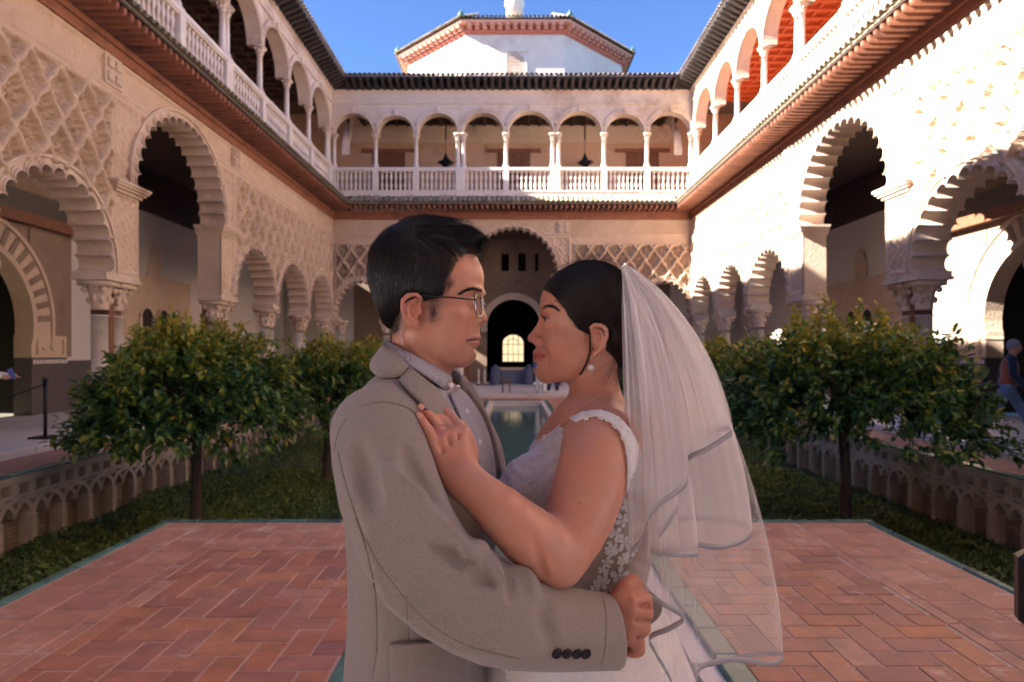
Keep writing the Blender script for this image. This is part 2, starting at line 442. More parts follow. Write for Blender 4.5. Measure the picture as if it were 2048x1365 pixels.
def cornice(mb, x0, x1, y0, z0, steps):
    """stacked mouldings: steps of (height, projection)"""
    z = z0
    for hh, p in steps:
        mb.box(x0-p, x1+p, y0-p, y0+.6, z, z+hh); z += hh

def round_arcade(parent, xs, zcap, ztop, m, rise_f=.98, thick=.4, name='upper_arch'):
    """round arches springing between column lines xs; one mesh per arch bay"""
    for a, b in zip(xs[:-1], xs[1:]):
        c = (a+b)/2; half = (b-a)/2-.10
        t = np.linspace(PI, 0, 25)
        ax = c+half*np.cos(t); az = zcap+half*rise_f*np.sin(t)
        px = np.concatenate([[a], ax, [b]]); pz = np.concatenate([[zcap], az, [zcap]])
        top = np.concatenate([[a], np.linspace(a+.001, b-.001, 25), [b]])
        mb = MB()
        for y in (0.0, thick):
            mb.grid(np.array([np.stack([px, np.full(27,y), pz],1), np.stack([top, np.full(27,y), np.full(27,ztop)],1)]))
        mb.grid(np.array([np.stack([ax, np.full(25,0.0), az],1), np.stack([ax, np.full(25,thick), az],1)]))
        for e0, e1, y in ((0,.05,-.06),(.05,.13,-.035),(.13,.19,-.065)):
            o0 = np.stack([c+(half+e0)*np.cos(t), np.full(25,y), zcap+(half*rise_f+e0)*np.sin(t)],1); o1 = np.stack([c+(half+e1)*np.cos(t), np.full(25,y), zcap+(half*rise_f+e1)*np.sin(t)],1)
            q0 = o0.copy(); q0[:,1] = .02; q1 = o1.copy(); q1[:,1] = .01
            mb.grid(np.array([q0, o0, o1, q1]))
        mb.box(c-.05, c+.05, -.1, .0, zcap+half*rise_f-.02, zcap+half*rise_f+.24)
        mb.build(name, m, parent)

def wing(root, s, x_lo, x_hi, tall_c, tall_half, pil, smalls, small_half, upcols, uppairs, panels, step, ends, up_ceiling, eave_in=0.0, door_x=()):
    """one side of the courtyard: local x along the wall, y into the building, z up. s mirrors x."""
    lo, hi = (x_lo, x_hi) if s > 0 else (-x_hi, -x_lo)
    X = lambda v: s*v
    TS, TR = 4.75, 1.85            # tall arch springing, rise
    SS, SR = 3.0, 1.38
    holes = []
    n_t = 19; n_s = 15
    bl = None
    b1 = lobed_arch(root, X(tall_c), tall_half, TS, TR, n_t)
    holes.append((X(tall_c), tall_half, TS, TR, b1+.06, -1))
    for c in smalls:
        b2 = lobed_arch(root, X(c), small_half, SS, SR, n_s)
        holes.append((X(c), small_half, SS, SR, b2+.06, 9))
    pn = [(min(X(a),X(b)), max(X(a),X(b)), z0, z1, k) for a, b, z0, z1, k in panels]
    carved_wall(root, lo, hi, 3.0, 7.04, step, pn, holes, M['stucco'])
    # reveals of the tall opening, imposts, pillars and columns
    for sd in (-1, 1):
        e = tall_c+sd*tall_half
        a, b = sorted((X(e), X(e+sd*pil)))
        mb = MB().box(a+.012, b-.012, .012, .58, 3.0, TS)
        mb.build('pillar', M['stucco'], root)
        mb = MB(); cornice(mb, a+.02, b-.02, .0, TS-.26, ((.05,.03),(.06,.08),(.05,.13),(.05,.17),(.05,.2)))
        mb.build('impost_cornice', M['arch'], root)
        c0 = X(tall_c+sd*(tall_half+pil*.5))
        MB().box(c0-.2, c0+.2, .2, .55, .1, 2.8).build('brick_pier', M['wood_door'], root)
    edges = []
    sm = sorted(smalls)
    jl = []
    for c in sm: jl += [(c-small_half, 'L'), (c+small_half, 'R')]
    tl, tr = tall_c-tall_half-pil, tall_c+tall_half+pil
    piers = []
    left = [c for c in sm if c < tall_c]; right = [c for c in sm if c > tall_c]
    for grp in (left, right):
        for a, b in zip(grp[:-1], grp[1:]): piers.append((a+small_half, b-small_half))
    if left: piers.append((left[-1]+small_half, tall_c-tall_half)); piers.append((x_lo, left[0]-small_half))
    if right: piers.append((tall_c+tall_half, right[0]-small_half)); piers.append((right[-1]+small_half, x_hi))
    for a, b in piers:
        p, q = sorted((X(a), X(b)))
        mb = MB(); mb.box(p-.05, q+.05, -.06, .62, 2.84, 2.9); mb.box(p-.02, q+.02, -.03, .6, 2.9, 3.0)
        mb.build('impost', M['arch'], root)
        if q-p < .9: cs = [(a+b)/2-.2, (a+b)/2+.2]
        elif abs(a-(tall_c+tall_half)) < .01: cs = [b-.25, b-.72]
        elif abs(b-(tall_c-tall_half)) < .01: cs = [a+.25, a+.72]
        else: cs = [(a+b)/2-.22, (a+b)/2+.22]
        for c in cs:
            inst('column', COLUMN, root, (X(c), .26, .1)); inst('capital', CAPITAL, root, (X(c), .26, 2.2-.0+.1), scale=(1,1,1.08))
    # lower eave
    MB().box(lo+eave_in*0, hi-eave_in*0, -.07, .02, 7.04, 7.34).box(lo, hi, -.12, -.07, 7.22, 7.34).build('fascia', M['wood'], root)
    lo_e, hi_e = lo+ends[0], hi-ends[1]
    k = int((hi_e-lo_e)/.215)
    for i in range(k+1): inst('rafter', RAFTER, root, (lo_e+.05+i*.215, 0, 7.35))
    MB().box(lo_e-.0, hi_e+.0, -.82, .02, 7.484, 7.52).build('soffit_board', M['ceil_dark'], root)  # darker than the rafters, so shade between them is in its colour
    sl = math.atan2(.42, .86)
    MB().add([(lo_e,-.84,7.525),(hi_e,-.84,7.525),(hi_e,.05,7.99),(lo_e,.05,7.99),(lo_e,-.84,7.55),(hi_e,-.84,7.55),(hi_e,.05,8.02),(lo_e,.05,8.02)], [(0,3,2,1),(4,5,6,7),(0,1,5,4),(1,2,6,5),(2,3,7,6),(3,0,4,7)]).build('eave_bed', M['roof_tile'], root)
    k = int((hi_e-lo_e)/.2)
    for i in range(k+1): inst('roof_tile', TILE, root, (lo_e+.08+i*.2, -.9, 7.56), (sl+R(random.uniform(-1.5,1.5)), 0, R(random.uniform(-1.5,1.5))))
    # balustrade
    MB().box(lo, hi, -.1, .14, 8.0, 8.18).box(lo, hi, -.13, .16, 8.18, 8.24).build('balustrade_base', M['marble'], root)
    MB().box(lo, hi, -.12, .15, 9.09, 9.2).box(lo, hi, -.09, .12, 9.04, 9.09).build('handrail', M['marble'], root)
    allc = sorted(list(upcols)+[p-.12 for p in uppairs]+[p+.12 for p in uppairs])
    peds = sorted(list(upcols)+list(uppairs))
    for c in upcols: inst('pedestal', PEDESTAL, root, (X(c), 0, 8.24), scale=(.8,1,1))
    for c in uppairs: inst('pedestal', PEDESTAL, root, (X(c), 0, 8.24), scale=(1.35,1,1))
    for c in allc:
        inst('upper_column', UPCOL, root, (X(c), .05, 9.2)); inst('upper_capital', UPCAP, root, (X(c), .05, 10.37))
    pp = [x_lo]+peds+[x_hi]
    for a, b in zip(pp[:-1], pp[1:]):
        w = b-a-.36
        if w < .2: continue
        nb = max(2, int(round(w/.19)))
        for i in range(nb): inst('baluster', BALU, root, (X(a+.18+w*(i+.5)/nb), .01, 8.24))
    xs = sorted(set([X(v) for v in peds]))
    if xs[0]-lo > .4: xs = [lo+.02]+xs
    if hi-xs[-1] > .4: xs = xs+[hi-.02]
    round_arcade(root, xs, 10.66, 11.86, M['stucco_pale'])
    mb = MB(); mb.box(lo, hi, -.05, .42, 11.862, 11.94); mb.box(lo, hi, .0, .40, 11.94, 12.34); mb.box(lo, hi, -.04, .40, 12.34, 12.4); mb.box(lo, hi, -.09, .40, 12.4, 12.44)
    mb.build('upper_cornice', M['stucco_pale'], root)
    # upper gallery: floor, rear wall with doors, ceiling
    MB().box(lo, hi, .15, 3.0, 7.9, 8.16).build('gallery_floor', M['brick_walk'], root)
    MB().box(lo, hi, 2.8, 3.0, 8.16, 12.7).build('gallery_wall', M['plaster'], root)
    MB().box(lo, hi, 2.72, 2.8, 11.15, 11.22).box(lo, hi, 2.76, 2.8, 11.22, 11.85).box(lo, hi, 2.70, 2.8, 11.85, 11.93).build('gallery_frieze', M['stucco_pale'], root)
    mb = MB().box(lo, hi, .40, 2.8, 12.02, 12.1)
    mb.build('gallery_ceiling', up_ceiling, root)
    nb = int((hi-lo)/.5)
    jb = MB().box(-.06,.06,.42,2.78,11.9,12.018).mesh('ceiling_beam', up_ceiling)
    for i in range(nb): inst('ceiling_beam', jb, root, (lo+.25+i*.5, 0, 0))
    for i in range(4): MB().box(lo, hi, .8+i*.5, .88+i*.5, 11.94, 12.016).build('ceiling_batten', up_ceiling, root)
    for dx in door_x:
        d = MB().box(X(dx)-.75, X(dx)+.75, 2.74, 2.8, 8.16, 10.72).build('gallery_door', M['wood_door'], root)
        mb = MB()
        for ix in range(4):
            for iz in range(4): mb.bbox(X(dx)-.7+ix*.35+.03, X(dx)-.7+ix*.35+.32, 2.71, 2.739, 8.25+iz*.60, 8.25+iz*.60+.54, .008)
        mb.build('door_panel', M['wood_door'], d)
        MB().box(X(dx)-1.25, X(dx)+1.25, 2.69, 2.8, 10.72, 10.87).build('door_lintel', M['wood'], d)
    # upper eave and roof
    lo_u, hi_u = lo+ends[0]*.7, hi-ends[1]*.7
    MB().box(lo, hi, -.1, .1, 12.44, 12.72).build('upper_fascia', M['wood_dark'], root)
    k = int((hi_u-lo_u)/.3)
    for i in range(k+1): inst('bracket', BRACKET, root, (lo_u+.1+i*.3, -.1, 12.52))
    MB().box(lo_u, hi_u, -.64, .02, 12.722, 12.75).build('eave_board', M['wood_dark'], root)
    sl2 = math.atan2(1.5, 4.2)
    MB().add([(lo_u,-.66,12.752),(hi_u,-.66,12.752),(hi_u,3.6,14.3),(lo_u,3.6,14.3),(lo_u,-.66,12.78),(hi_u,-.66,12.78),(hi_u,3.6,14.33),(lo_u,3.6,14.33)], [(0,3,2,1),(4,5,6,7),(0,1,5,4),(1,2,6,5),(2,3,7,6),(3,0,4,7)]).build('roof_bed', M['roof_tile_dark'], root)
    k = int((hi_u-lo_u)/.2)
    for i in range(k+1): inst('roof_tile', TILE_UP, root, (lo_u+.1+i*.2, -.72, 12.79), (sl2+R(random.uniform(-1,1)), 0, R(random.uniform(-1.5,1.5))))
    # lower gallery: inner wall is made by the caller
    MB().box(lo, hi, .6, 3.6, 6.85, 6.95).build('lower_ceiling', M['ceil_dark'], root)
    return X

SIDE_PANELS = [(1.0,11.95,3.03,6.3,'sebka'),(12.06,12.78,3.03,6.3,'arab'),(12.85,16.4,4.8,6.3,'arab'),(16.48,17.2,3.03,6.3,'arab'),(17.32,26.6,3.03,6.3,'sebka')]
SM_SIDE = [4.2, 7.35, 10.5, 18.7, 21.85, 25.0]
upc_side = [2.4, 4.8, 7.2, 9.6, 12.0, 14.4, 19.15, 21.45, 23.75]
left = empty('palace_wing', (-7.5,0,0), R(90), 'shaded left wing of the courtyard with lobed arches and dark upper gallery', 'building', 'palace wings around the courtyard')
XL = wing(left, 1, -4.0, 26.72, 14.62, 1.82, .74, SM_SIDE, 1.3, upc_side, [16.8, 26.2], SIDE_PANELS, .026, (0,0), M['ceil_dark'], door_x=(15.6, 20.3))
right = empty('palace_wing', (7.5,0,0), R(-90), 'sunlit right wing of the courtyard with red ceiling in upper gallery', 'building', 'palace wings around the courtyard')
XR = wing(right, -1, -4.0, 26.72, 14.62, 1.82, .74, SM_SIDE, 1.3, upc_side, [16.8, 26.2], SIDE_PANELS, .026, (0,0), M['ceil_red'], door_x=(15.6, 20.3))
# mirrored wing: ends are given low/high in local x
back = empty('palace_wing', (0,26.74,0), 0, 'far end wing of the courtyard with balustraded loggia above the tall central arch', 'building', 'palace wings around the courtyard')
bpx = lambda p: (p-1024)*.02089
BACK_PANELS = [(-7.4,-2.6,3.03,6.0,'sebka'),(2.6,7.4,3.03,6.0,'sebka'),(-2.4,-1.75,3.03,6.3,'arab'),(1.75,2.4,3.03,6.3,'arab'),(-1.7,1.7,4.8,6.3,'arab')]
upb = [bpx(v) for v in (751,832,1012,1208,1294)]
XB = wing(back, 1, -7.5, 7.5, .06, 1.72, .62, [-6.3,-3.9,3.98,6.38], 1.0, upb, [bpx(921), bpx(1111), bpx(662), bpx(1388)], BACK_PANELS, .025, (.86,.86), M['ceil_dark'], door_x=(bpx(752), bpx(1028), bpx(1312)))

# coats of arms on the friezes: small raised shields
def shield(parent, x, z, w=.5):
    mb = MB(); mb.box(x-w/2, x+w/2, -.07, .0, z, z+w*1.15)
    for i in (-1,1):
        for j in (0,1): mb.bbox(x+i*w*.22-w*.17, x+i*w*.22+w*.17, -.12, -.068, z+.06+j*w*.5, z+.04+j*w*.5+w*.42, .02)
    mb.build('carved_shield', M['arch'], parent)
for x in (11.95, 17.3): shield(left, x, 6.45)
for x in (-12.3, -17.3): shield(right, x, 6.45)
for x in (-2.1, 2.15): shield(back, x, 6.4)

# --- raised attic on the near end of the left wing (its shade falls across the right wall)
MB().box(-4, 7.6, .4, 3.6, 12.75, 14.4).build('attic', M['plaster'], left)

# ---- lower galleries: inner walls, portals, dado, windows
def inner_wall(root, s, lo, hi, y, portals, extra=None, mw='white_wall'):
    """white inner wall of the gallery with horseshoe portals (c, half, spring z, ring width)"""
    a, b = (lo, hi) if s > 0 else (-hi, -lo)
    cuts = sorted((s*c, h) for c, h, zs, rw in portals)
    x = a; mb = MB(); dd = MB()
    for c, h in cuts:
        mb.box(x, c-h-.02, y, y+.3, 1.3, 6.85); dd.box(x, c-h-.02, y-.02, y+.3, .1, 1.3); x = c+h+.02
    mb.box(x, b, y, y+.3, 1.3, 6.85); dd.box(x, b, y-.02, y+.3, .1, 1.3)
    for c, h, zs, rw in portals:
        c = s*c
        t = np.linspace(PI+.25, -.25, 29)
        rr = h*1.04
        ax = c+rr*np.cos(t); az = zs+rr*np.sin(t)*1.02+.1
        top = np.linspace(c-rr, c+rr, 29)
        pn_ = MB().grid(np.array([np.stack([ax, np.full(29,y-.03), az],1), np.stack([np.clip(top, c-h-.03, c+h+.03), np.full(29,y-.03), np.full(29,6.84)],1)]))
        for sd in (-1,1): pn_.box(*sorted((c+sd*(h+.02), c+sd*(h+1.35))), y-.03, y-.001, 1.39, 6.84)
        pn_.build('portal_panel', M['stucco_shaded'], root)
        r2 = MB()
        for e0, e1, yy in ((-.05,.07,-.12),(.07,rw-.08,-.07),(rw-.08,rw,-.12)):
            o0 = np.stack([c+(rr+e0)*np.cos(t), np.full(29,y+yy), zs+.1+(rr*1.02+e0)*np.sin(t)],1); o1 = np.stack([c+(rr+e1)*np.cos(t), np.full(29,y+yy), zs+.1+(rr*1.02+e1)*np.sin(t)],1)
            q0 = o0.copy(); q0[:,1] = y+.3; q1 = o1.copy(); q1[:,1] = y
            r2.grid(np.array([q0, o0, o1, q1]))
        po = r2.build('portal_arch', M['stucco'], root)
        vo = MB().bbox(-.07,.07,-.02,.0,0,rw-.18,.012).mesh('voussoir', M['stucco_shaded'])
        for k in range(21):
            a_ = .08+k*(PI-.16)/20; r_ = rr+.08
            inst('voussoir', vo, po, (c+r_*math.cos(a_), y-.07, zs+.1+r_*1.02*math.sin(a_)), (0, PI/2-a_, 0))
        for sd in (-1,1):
            j = MB().box(*sorted((c+sd*h*.985, c+sd*(h+1.1))), y-.09, y+.3, 1.38, zs-.12)
            for e in (.16, .98): j.box(*sorted((c+sd*(h+e-.04), c+sd*(h+e+.04))), y-.14, y-.09, 1.45, zs-.2)
            j.box(*sorted((c+sd*(h+.32), c+sd*(h+.82))), y-.12, y-.09, 1.6, zs-.45)
            j.build('portal_jamb', M['stucco'], root)
            d_ = MB().box(*sorted((c+sd*h*.985, c+sd*(h+1.1))), y-.1, y+.3, .1, 1.38).build('tiled_dado', M['dado'], root)
            tl_ = MB().bbox(-.035,.035,-.012,.0,0,.09,.004).mesh('dado_tile', M['white_wall'])
            for k in range(11): inst('dado_tile', tl_, d_, (c+sd*(h+.05+k*.1), y-.1, 1.24))
        zt = zs+rr+rw+.25
        MB().box(c-h-1.3, c+h+1.3, y-.06, y-.029, zt, zt+.5).build('portal_frieze', M['dado'], root)
        MB().box(c-h-1.4, c+h+1.4, y-.24, y-.029, zt-.24, zt).build('portal_beam', M['wood_door'], root)
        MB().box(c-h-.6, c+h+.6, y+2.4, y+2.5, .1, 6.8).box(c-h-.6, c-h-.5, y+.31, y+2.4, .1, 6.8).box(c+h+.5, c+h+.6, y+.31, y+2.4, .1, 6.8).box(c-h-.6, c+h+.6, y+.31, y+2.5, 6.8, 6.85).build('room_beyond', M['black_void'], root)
    mb.build('inner_wall', M[mw], root)
    dd.build('tiled_dado', M['dado'], root)
    # carved wooden band under the ceiling
    MB().box(a, b, y-.05, y, 5.6, 6.84).build('inner_frieze', M['ceil_dark'], root)
inner_wall(left, 1, .6, 30, 3.2, [(12.55,1.6,2.0,.62)])
inner_wall(right, -1, .6, 30, 3.2, [(12.75,1.6,2.1,.62)])

def twin_window(root, x, y):
    """stucco panel with paired small arched windows on the inner wall seen through the tall arch"""
    p = MB().box(x-2.1, x+2.1, y-.04, y, 1.31, 3.75).box(x-.35, x+.35, y-.04, y, 3.75, 4.2)
    t = np.linspace(0, PI, 9)
    p.add([(x+.35*math.cos(a), y-.04, 4.2+.5*math.sin(a)**1.4) for a in t], [tuple(range(9))])
    o = p.build('carved_panel', M['stucco'], root)
    for k in (-.45,.45):
        w = MB()
        pts = [(x+k-.3, 1.7), (x+k+.3, 1.7), (x+k+.3, 2.5)]+[(x+k+.3*math.cos(a), 2.5+.3*math.sin(a)) for a in t[1:-1]]+[(x+k-.3, 2.5)]
        w.add([(a, y-.05, b) for a, b in pts], [tuple(range(len(pts)))])
        w.build('arched_window', M['black_void'], o)
        a = np.linspace(0, PI, 13)
        ro = np.stack([x+k+.38*np.cos(a), np.full(13,y-.09), 2.5+.38*np.sin(a)],1); ri = np.stack([x+k+.28*np.cos(a), np.full(13,y-.09), 2.5+.28*np.sin(a)],1)
        MB().grid(np.array([ro, ri])).box(x+k-.38, x+k-.28, y-.1, y-.04, 1.7, 2.5).box(x+k+.28, x+k+.38, y-.1, y-.04, 1.7, 2.5).build('window_surround', M['arch'], o)
twin_window(left, 19.1, 3.2)
twin_window(right, -19.6, 3.2)

# far end inner wall: three small windows over a horseshoe portal, a lit window in the room beyond
yb = 3.6
bw = MB(); c0 = .08
bw.box(-7.5, c0-1.28, yb, yb+.3, .1, 6.85).box(c0+1.28, 7.5, yb, yb+.3, .1, 6.85)
t = np.linspace(PI+.2, -.2, 29); rr = 1.3
ax = c0+rr*np.cos(t); az = 2.75+rr*np.sin(t)
bw.grid(np.array([np.stack([ax, np.full(29,yb), az],1), np.stack([np.linspace(c0-rr,c0+rr,29), np.full(29,yb), np.full(29,5.35)],1)]))
for k in (-1.0, -.2, .6): bw.box(c0+k-.02 if k > -1 else c0-1.3, c0+k+.42, yb, yb+.3, 5.35, 6.2)
bw.box(c0+1.18, c0+1.3, yb, yb+.3, 5.35, 6.2)
bw.box(c0-1.3, c0+1.3, yb, yb+.3, 6.2, 6.85)
bw.build('inner_wall', M['stucco_shaded'], back)
for k in (-.78, .02, .80): MB().box(c0+k-.19, c0+k+.19, yb+.2, yb+.26, 5.35, 6.2).build('lattice_window', M['black_void'], back)
ra = MB()
for e0, e1, yy in ((-.03,.06,-.08),(.06,.2,-.04),(.2,.26,-.08)):
    o0 = np.stack([c0+(rr+e0)*np.cos(t), np.full(29,yb+yy), 2.75+(rr+e0)*np.sin(t)],1); o1 = np.stack([c0+(rr+e1)*np.cos(t), np.full(29,yb+yy), 2.75+(rr+e1)*np.sin(t)],1)
    q0 = o0.copy(); q0[:,1] = yb+.3; q1 = o1.copy(); q1[:,1] = yb
    ra.grid(np.array([q0,o0,o1,q1]))
ra.build('portal_arch', M['stucco_pale'], back)
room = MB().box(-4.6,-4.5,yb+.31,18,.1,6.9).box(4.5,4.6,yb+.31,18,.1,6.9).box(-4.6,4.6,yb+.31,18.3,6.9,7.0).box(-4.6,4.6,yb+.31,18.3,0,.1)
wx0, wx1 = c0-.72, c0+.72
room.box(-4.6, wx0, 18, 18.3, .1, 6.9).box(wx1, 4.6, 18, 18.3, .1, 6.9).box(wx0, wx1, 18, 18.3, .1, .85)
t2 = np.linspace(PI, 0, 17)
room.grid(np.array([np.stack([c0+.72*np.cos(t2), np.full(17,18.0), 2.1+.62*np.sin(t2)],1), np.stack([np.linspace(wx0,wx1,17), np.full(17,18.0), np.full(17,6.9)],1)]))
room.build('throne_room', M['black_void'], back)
m_win = mat('daylit_window', (.9,.72,.45), (.95,.8,.55), 4, .5, emit=((1.0,.74,.44), .13))
MB().box(wx0, wx1, 18.2, 18.25, .85, 2.8).build('far_window', m_win, back)
mu = MB()
for k in (-.36, 0, .36): mu.box(c0+k-.02, c0+k+.02, 18.1, 18.16, .85, 2.75)
for z in (1.35, 2.05): mu.box(wx0, wx1, 18.1, 18.15, z-.02, z+.02)
mu.tube([(c0+.4*math.cos(a), 18.13, 2.05+.4*math.sin(a)) for a in np.linspace(0,PI,9)], .02, 5)
mu.build('window_mullion', M['wood_dark'], back)
# end arches of the upper gallery (side arches seen at both ends) and lanterns
for sx in (-1, 1):
    tt = np.linspace(0, PI/2, 13)
    xx = sx*6.9
    o0 = np.array([[xx, .5+2.1*(1-math.cos(a)), 9.9+1.9*math.sin(a)] for a in tt]); o1 = o0.copy(); o1[:,2] = 12.0
    o2 = o0+np.array([sx*.35,0,0]); 
    MB().grid(np.array([o1,o0,o2])).build('gallery_end_arch', M['stucco_pale'], back)
for i, (lx, lb) in enumerate(((bpx(884), 'left'), (bpx(1178), 'right'))):
    r0 = empty('hanging_lantern', (lx, 26.74+1.5, 10.9), 0, 'dark star lantern hanging in the far upper loggia, '+lb+' of the two', 'lantern', 'lanterns in the far upper loggia')
    MB().tube([(0,0,-.0),(0,0,1.1)], .035, 6).build('hanging_rod', M['metal_dark'], r0)
    mb = MB()
    mb.lathe([(.02,-1.3),(.12,-1.22),(.28,-1.05),(.12,-.85),(.05,-.7),(.03,-.6)], 8)
    for k in range(8):
        a = k*PI/4; mb.tube([(0.1*math.cos(a),.1*math.sin(a),-1.03),(.42*math.cos(a),.42*math.sin(a),-1.03)], [.09,.005], 5)
    mb.build('lantern_body', M['metal_dark'], r0)
    MB().tube([(0,0,-.65),(0,0,0)], .012, 5).build('chain', M['metal_dark'], r0)

# ------------------------------------------------------------------ octagonal tower behind
TX, TY = .17, 39.2
tw = empty('octagonal_tower', (TX, TY, 0), 0, 'pale octagonal tower with red cornice rising behind the far wing', 'tower')
def octa(ap):  # apothem -> 8 corners, one face towards -Y
    r = ap/math.cos(PI/8)
    return np.array([(r*math.cos(-PI/2-PI/8+k*PI/4), r*math.sin(-PI/2-PI/8+k*PI/4)) for k in range(8)])
def octa_ring(prof, name, m):
    rows = np.array([[(x, y, z) for x, y in octa(ap)] for ap, z in prof])
    return MB().grid(rows, closed_v=True).build(name, m, tw)
AP = 6.13
octa_ring([(AP,8),(AP,18.02)], 'drum_wall', M['tower_wall'])
octa_ring([(AP+.05,17.9),(AP+.05,17.97),(AP+.12,17.99),(AP+.12,18.1)], 'cornice_band', M['cornice_red'])
octa_ring([(AP+.02,18.1),(AP+.02,18.36)], 'cornice_back', M['cornice_red'])
octa_ring([(AP+.02,18.32),(AP+.50,18.32),(AP+.55,18.42),(AP+.3,18.46)], 'cornice_top', M['cornice_mid'])
dent = MB().box(-.11,.11,-.44,.05,-.02,.26).box(-.11,.11,-.24,.05,-.2,-.02).mesh('dentil', M['cornice_mid'])
for k in range(8):
    if k in (3,4,5): continue
    a, b = octa(AP+.02)[k], octa(AP+.02)[(k+1)%8]
    ang = math.atan2(b[1]-a[1], b[0]-a[0])
    for i in range(13):
        p = a+(b-a)*(i+.5)/13
        inst('dentil', dent, tw, (p[0], p[1], 18.21), (0,0,ang), (1,1,.52))
c8 = octa(AP+.62)
for k in range(8):
    MB().add([(*c8[k],18.47),(*c8[(k+1)%8],18.47),(0,0,21.9)], [(0,1,2)]).build('roof_slope', M['roof_tile'], tw)
    if k in (3,4,5): continue
    a, b = octa(AP+.7)[k], octa(AP+.7)[(k+1)%8]; ang = math.atan2(b[1]-a[1], b[0]-a[0])
    for i in range(26):
        p = a+(b-a)*(i+.5)/26
        inst('roof_tile', TILE, tw, (p[0], p[1], 18.47), (R(26),0,ang), (1.1,1.6,1.1))
for k in range(8):
    x, y = c8[k]
    MB().lathe([(.02,0),(.14,.05),(.16,.18),(.07,.3),(.02,.42)], 8, (x*.99, y*.99, 18.5)).build('corner_finial', M['green_tile'], tw, True)
MB().lathe([(.55,22.1),(.5,22.6),(.62,22.75),(.6,23.0),(.35,23.3),(.12,23.45),(.1,23.6),(.26,23.8),(.1,24.05),(.02,24.3)], 14).build('roof_finial', M['marble'], tw, True)
wf = MB(); yw = -AP-.03
tt = np.linspace(0, PI, 11)
pts = [(-.42,15.45),(.42,15.45),(.42,16.5)]+[(.42*math.cos(a),16.5+.45*math.sin(a)) for a in tt[1:-1]]+[(-.42,16.5)]
wo = MB().add([(x, yw, z) for x, z in pts], [tuple(range(len(pts)))]).build('window', M['stucco'], tw)
g = MB()
for k in range(-3,4): g.box(k*.12-.025, k*.12+.025, yw-.05, yw-.01, 15.45, 16.5+.42*math.sqrt(max(0,1-(k*.12/.42)**2)))
for k in range(8): g.box(-.42,.42,yw-.045,yw-.012,15.5+k*.17,15.54+k*.17)
g.build('window_grille', M['stucco_pale'], wo)
MB().box(-.6,-.44,yw-.06,yw+.02,15.35,16.9).box(.44,.6,yw-.06,yw+.02,15.35,16.9).box(-.6,.6,yw-.06,yw+.02,17.0,17.12).box(-.6,.6,yw-.06,yw+.02,15.25,15.4).build('window_frame', M['tower_wall'], wo)

# ------------------------------------------------------------------ closed corners of the galleries
for s in (-1, 1):
    a, b = sorted((s*7.5, s*11.2))
    MB().box(a, b, 3.6, 3.9, 0, 7.0).box(*sorted((s*10.9, s*11.2)), .0, 3.6, 0, 7.0).build('corner_wall', M['white_wall'], back)
    MB().box(*sorted((s*7.5, s*10.7)), 2.8, 3.0, 8.16, 12.498).box(*sorted((s*10.5, s*10.7)), -.02, 2.8, 8.16, 12.498).build('corner_wall', M['plaster'], back)
    MB().box(a, b, .0, 3.9, 7.6, 8.15).build('corner_floor', M['brick_walk'], back)
    MB().box(a, b, -.0, 3.9, 12.5, 12.7).build('corner_roof', M['roof_tile_dark'], back)  # unseen slab over the corner, put in to stop the sun
# ================================================================== GROUND, GARDEN, POOL
def sheet(name, m, x0, x1, y0, y1, z0, z1, kind='structure', parent=None):
    o = MB().box(x0, x1, y0, y1, z0, z1).build(name, m, parent)
    if parent is None: tag(o, kind=kind)
    return o
GX0, GX1 = -6.1, 6.1             # low walls of the sunken gardens
PX0, PX1 = -.84, 1.12            # outer edges of the pool rim
T_END = 5.73                     # far edge of the terrace
G_END = 20.0                     # far end of gardens
gsheet = MB().add([(-400,-400,-1.2),(400,-400,-1.2),(400,900,-1.2),(-400,900,-1.2)], [(0,1,2,3)]).build('ground', M['soil'])
tag(gsheet, kind='structure')
def garden_ground(x0, x1, y0, y1):
    n = 40
    X, Y = np.meshgrid(np.linspace(x0,x1,n), np.linspace(y0,y1,n), indexing='ij')
    Z = -.93+.04*np.sin(X*3.1+Y)*np.sin(Y*1.7)
    return np.stack([X,Y,Z],-1)
for x0, x1 in ((GX0, -1.5), (1.8, GX1)):
    o = MB().grid(garden_ground(x0, x1, .2, G_END)).build('garden_ground', M['soil'], None, True); tag(o, kind='structure')
# walkways
for x0, x1 in ((-7.1, GX0-.32), (GX1+.32, 7.1)): sheet('brick_path', M['brick_walk'], x0, x1, .2, 21.1, -1.0, -.004)
sheet('brick_path', M['brick_walk'], GX0, GX1, G_END, 21.1, -1.0, -.004)
for x0, x1 in ((-1.5, PX0), (PX1, 1.8)): sheet('pool_path', M['brick_walk'], x0, x1, T_END, G_END, -1.0, -.004)
for s in (-1, 1):
    a, b = sorted((s*7.1, s*11.0)); sheet('marble_walkway', M['marble_floor'], a, b, .2, 26.74, -1.0, .1)
    for i in range(16):
        MB().bbox(*sorted((s*7.06, s*7.3)), .4+i*1.3, .4+i*1.3+1.292, -.02, .106, .008).build('kerb_stone', M['marble'], bpy.data.objects['marble_walkway' if s < 0 else 'marble_walkway.001'])
far = sheet('far_marble_floor', M['marble_floor'], -7.1, 7.1, 21.1, 48, -1.0, .096)
for i in range(11): MB().bbox(-7.05+i*1.29, -7.05+i*1.29+1.28, 21.06, 21.36, -.02, .104, .008).build('kerb_stone', M['marble'], far)

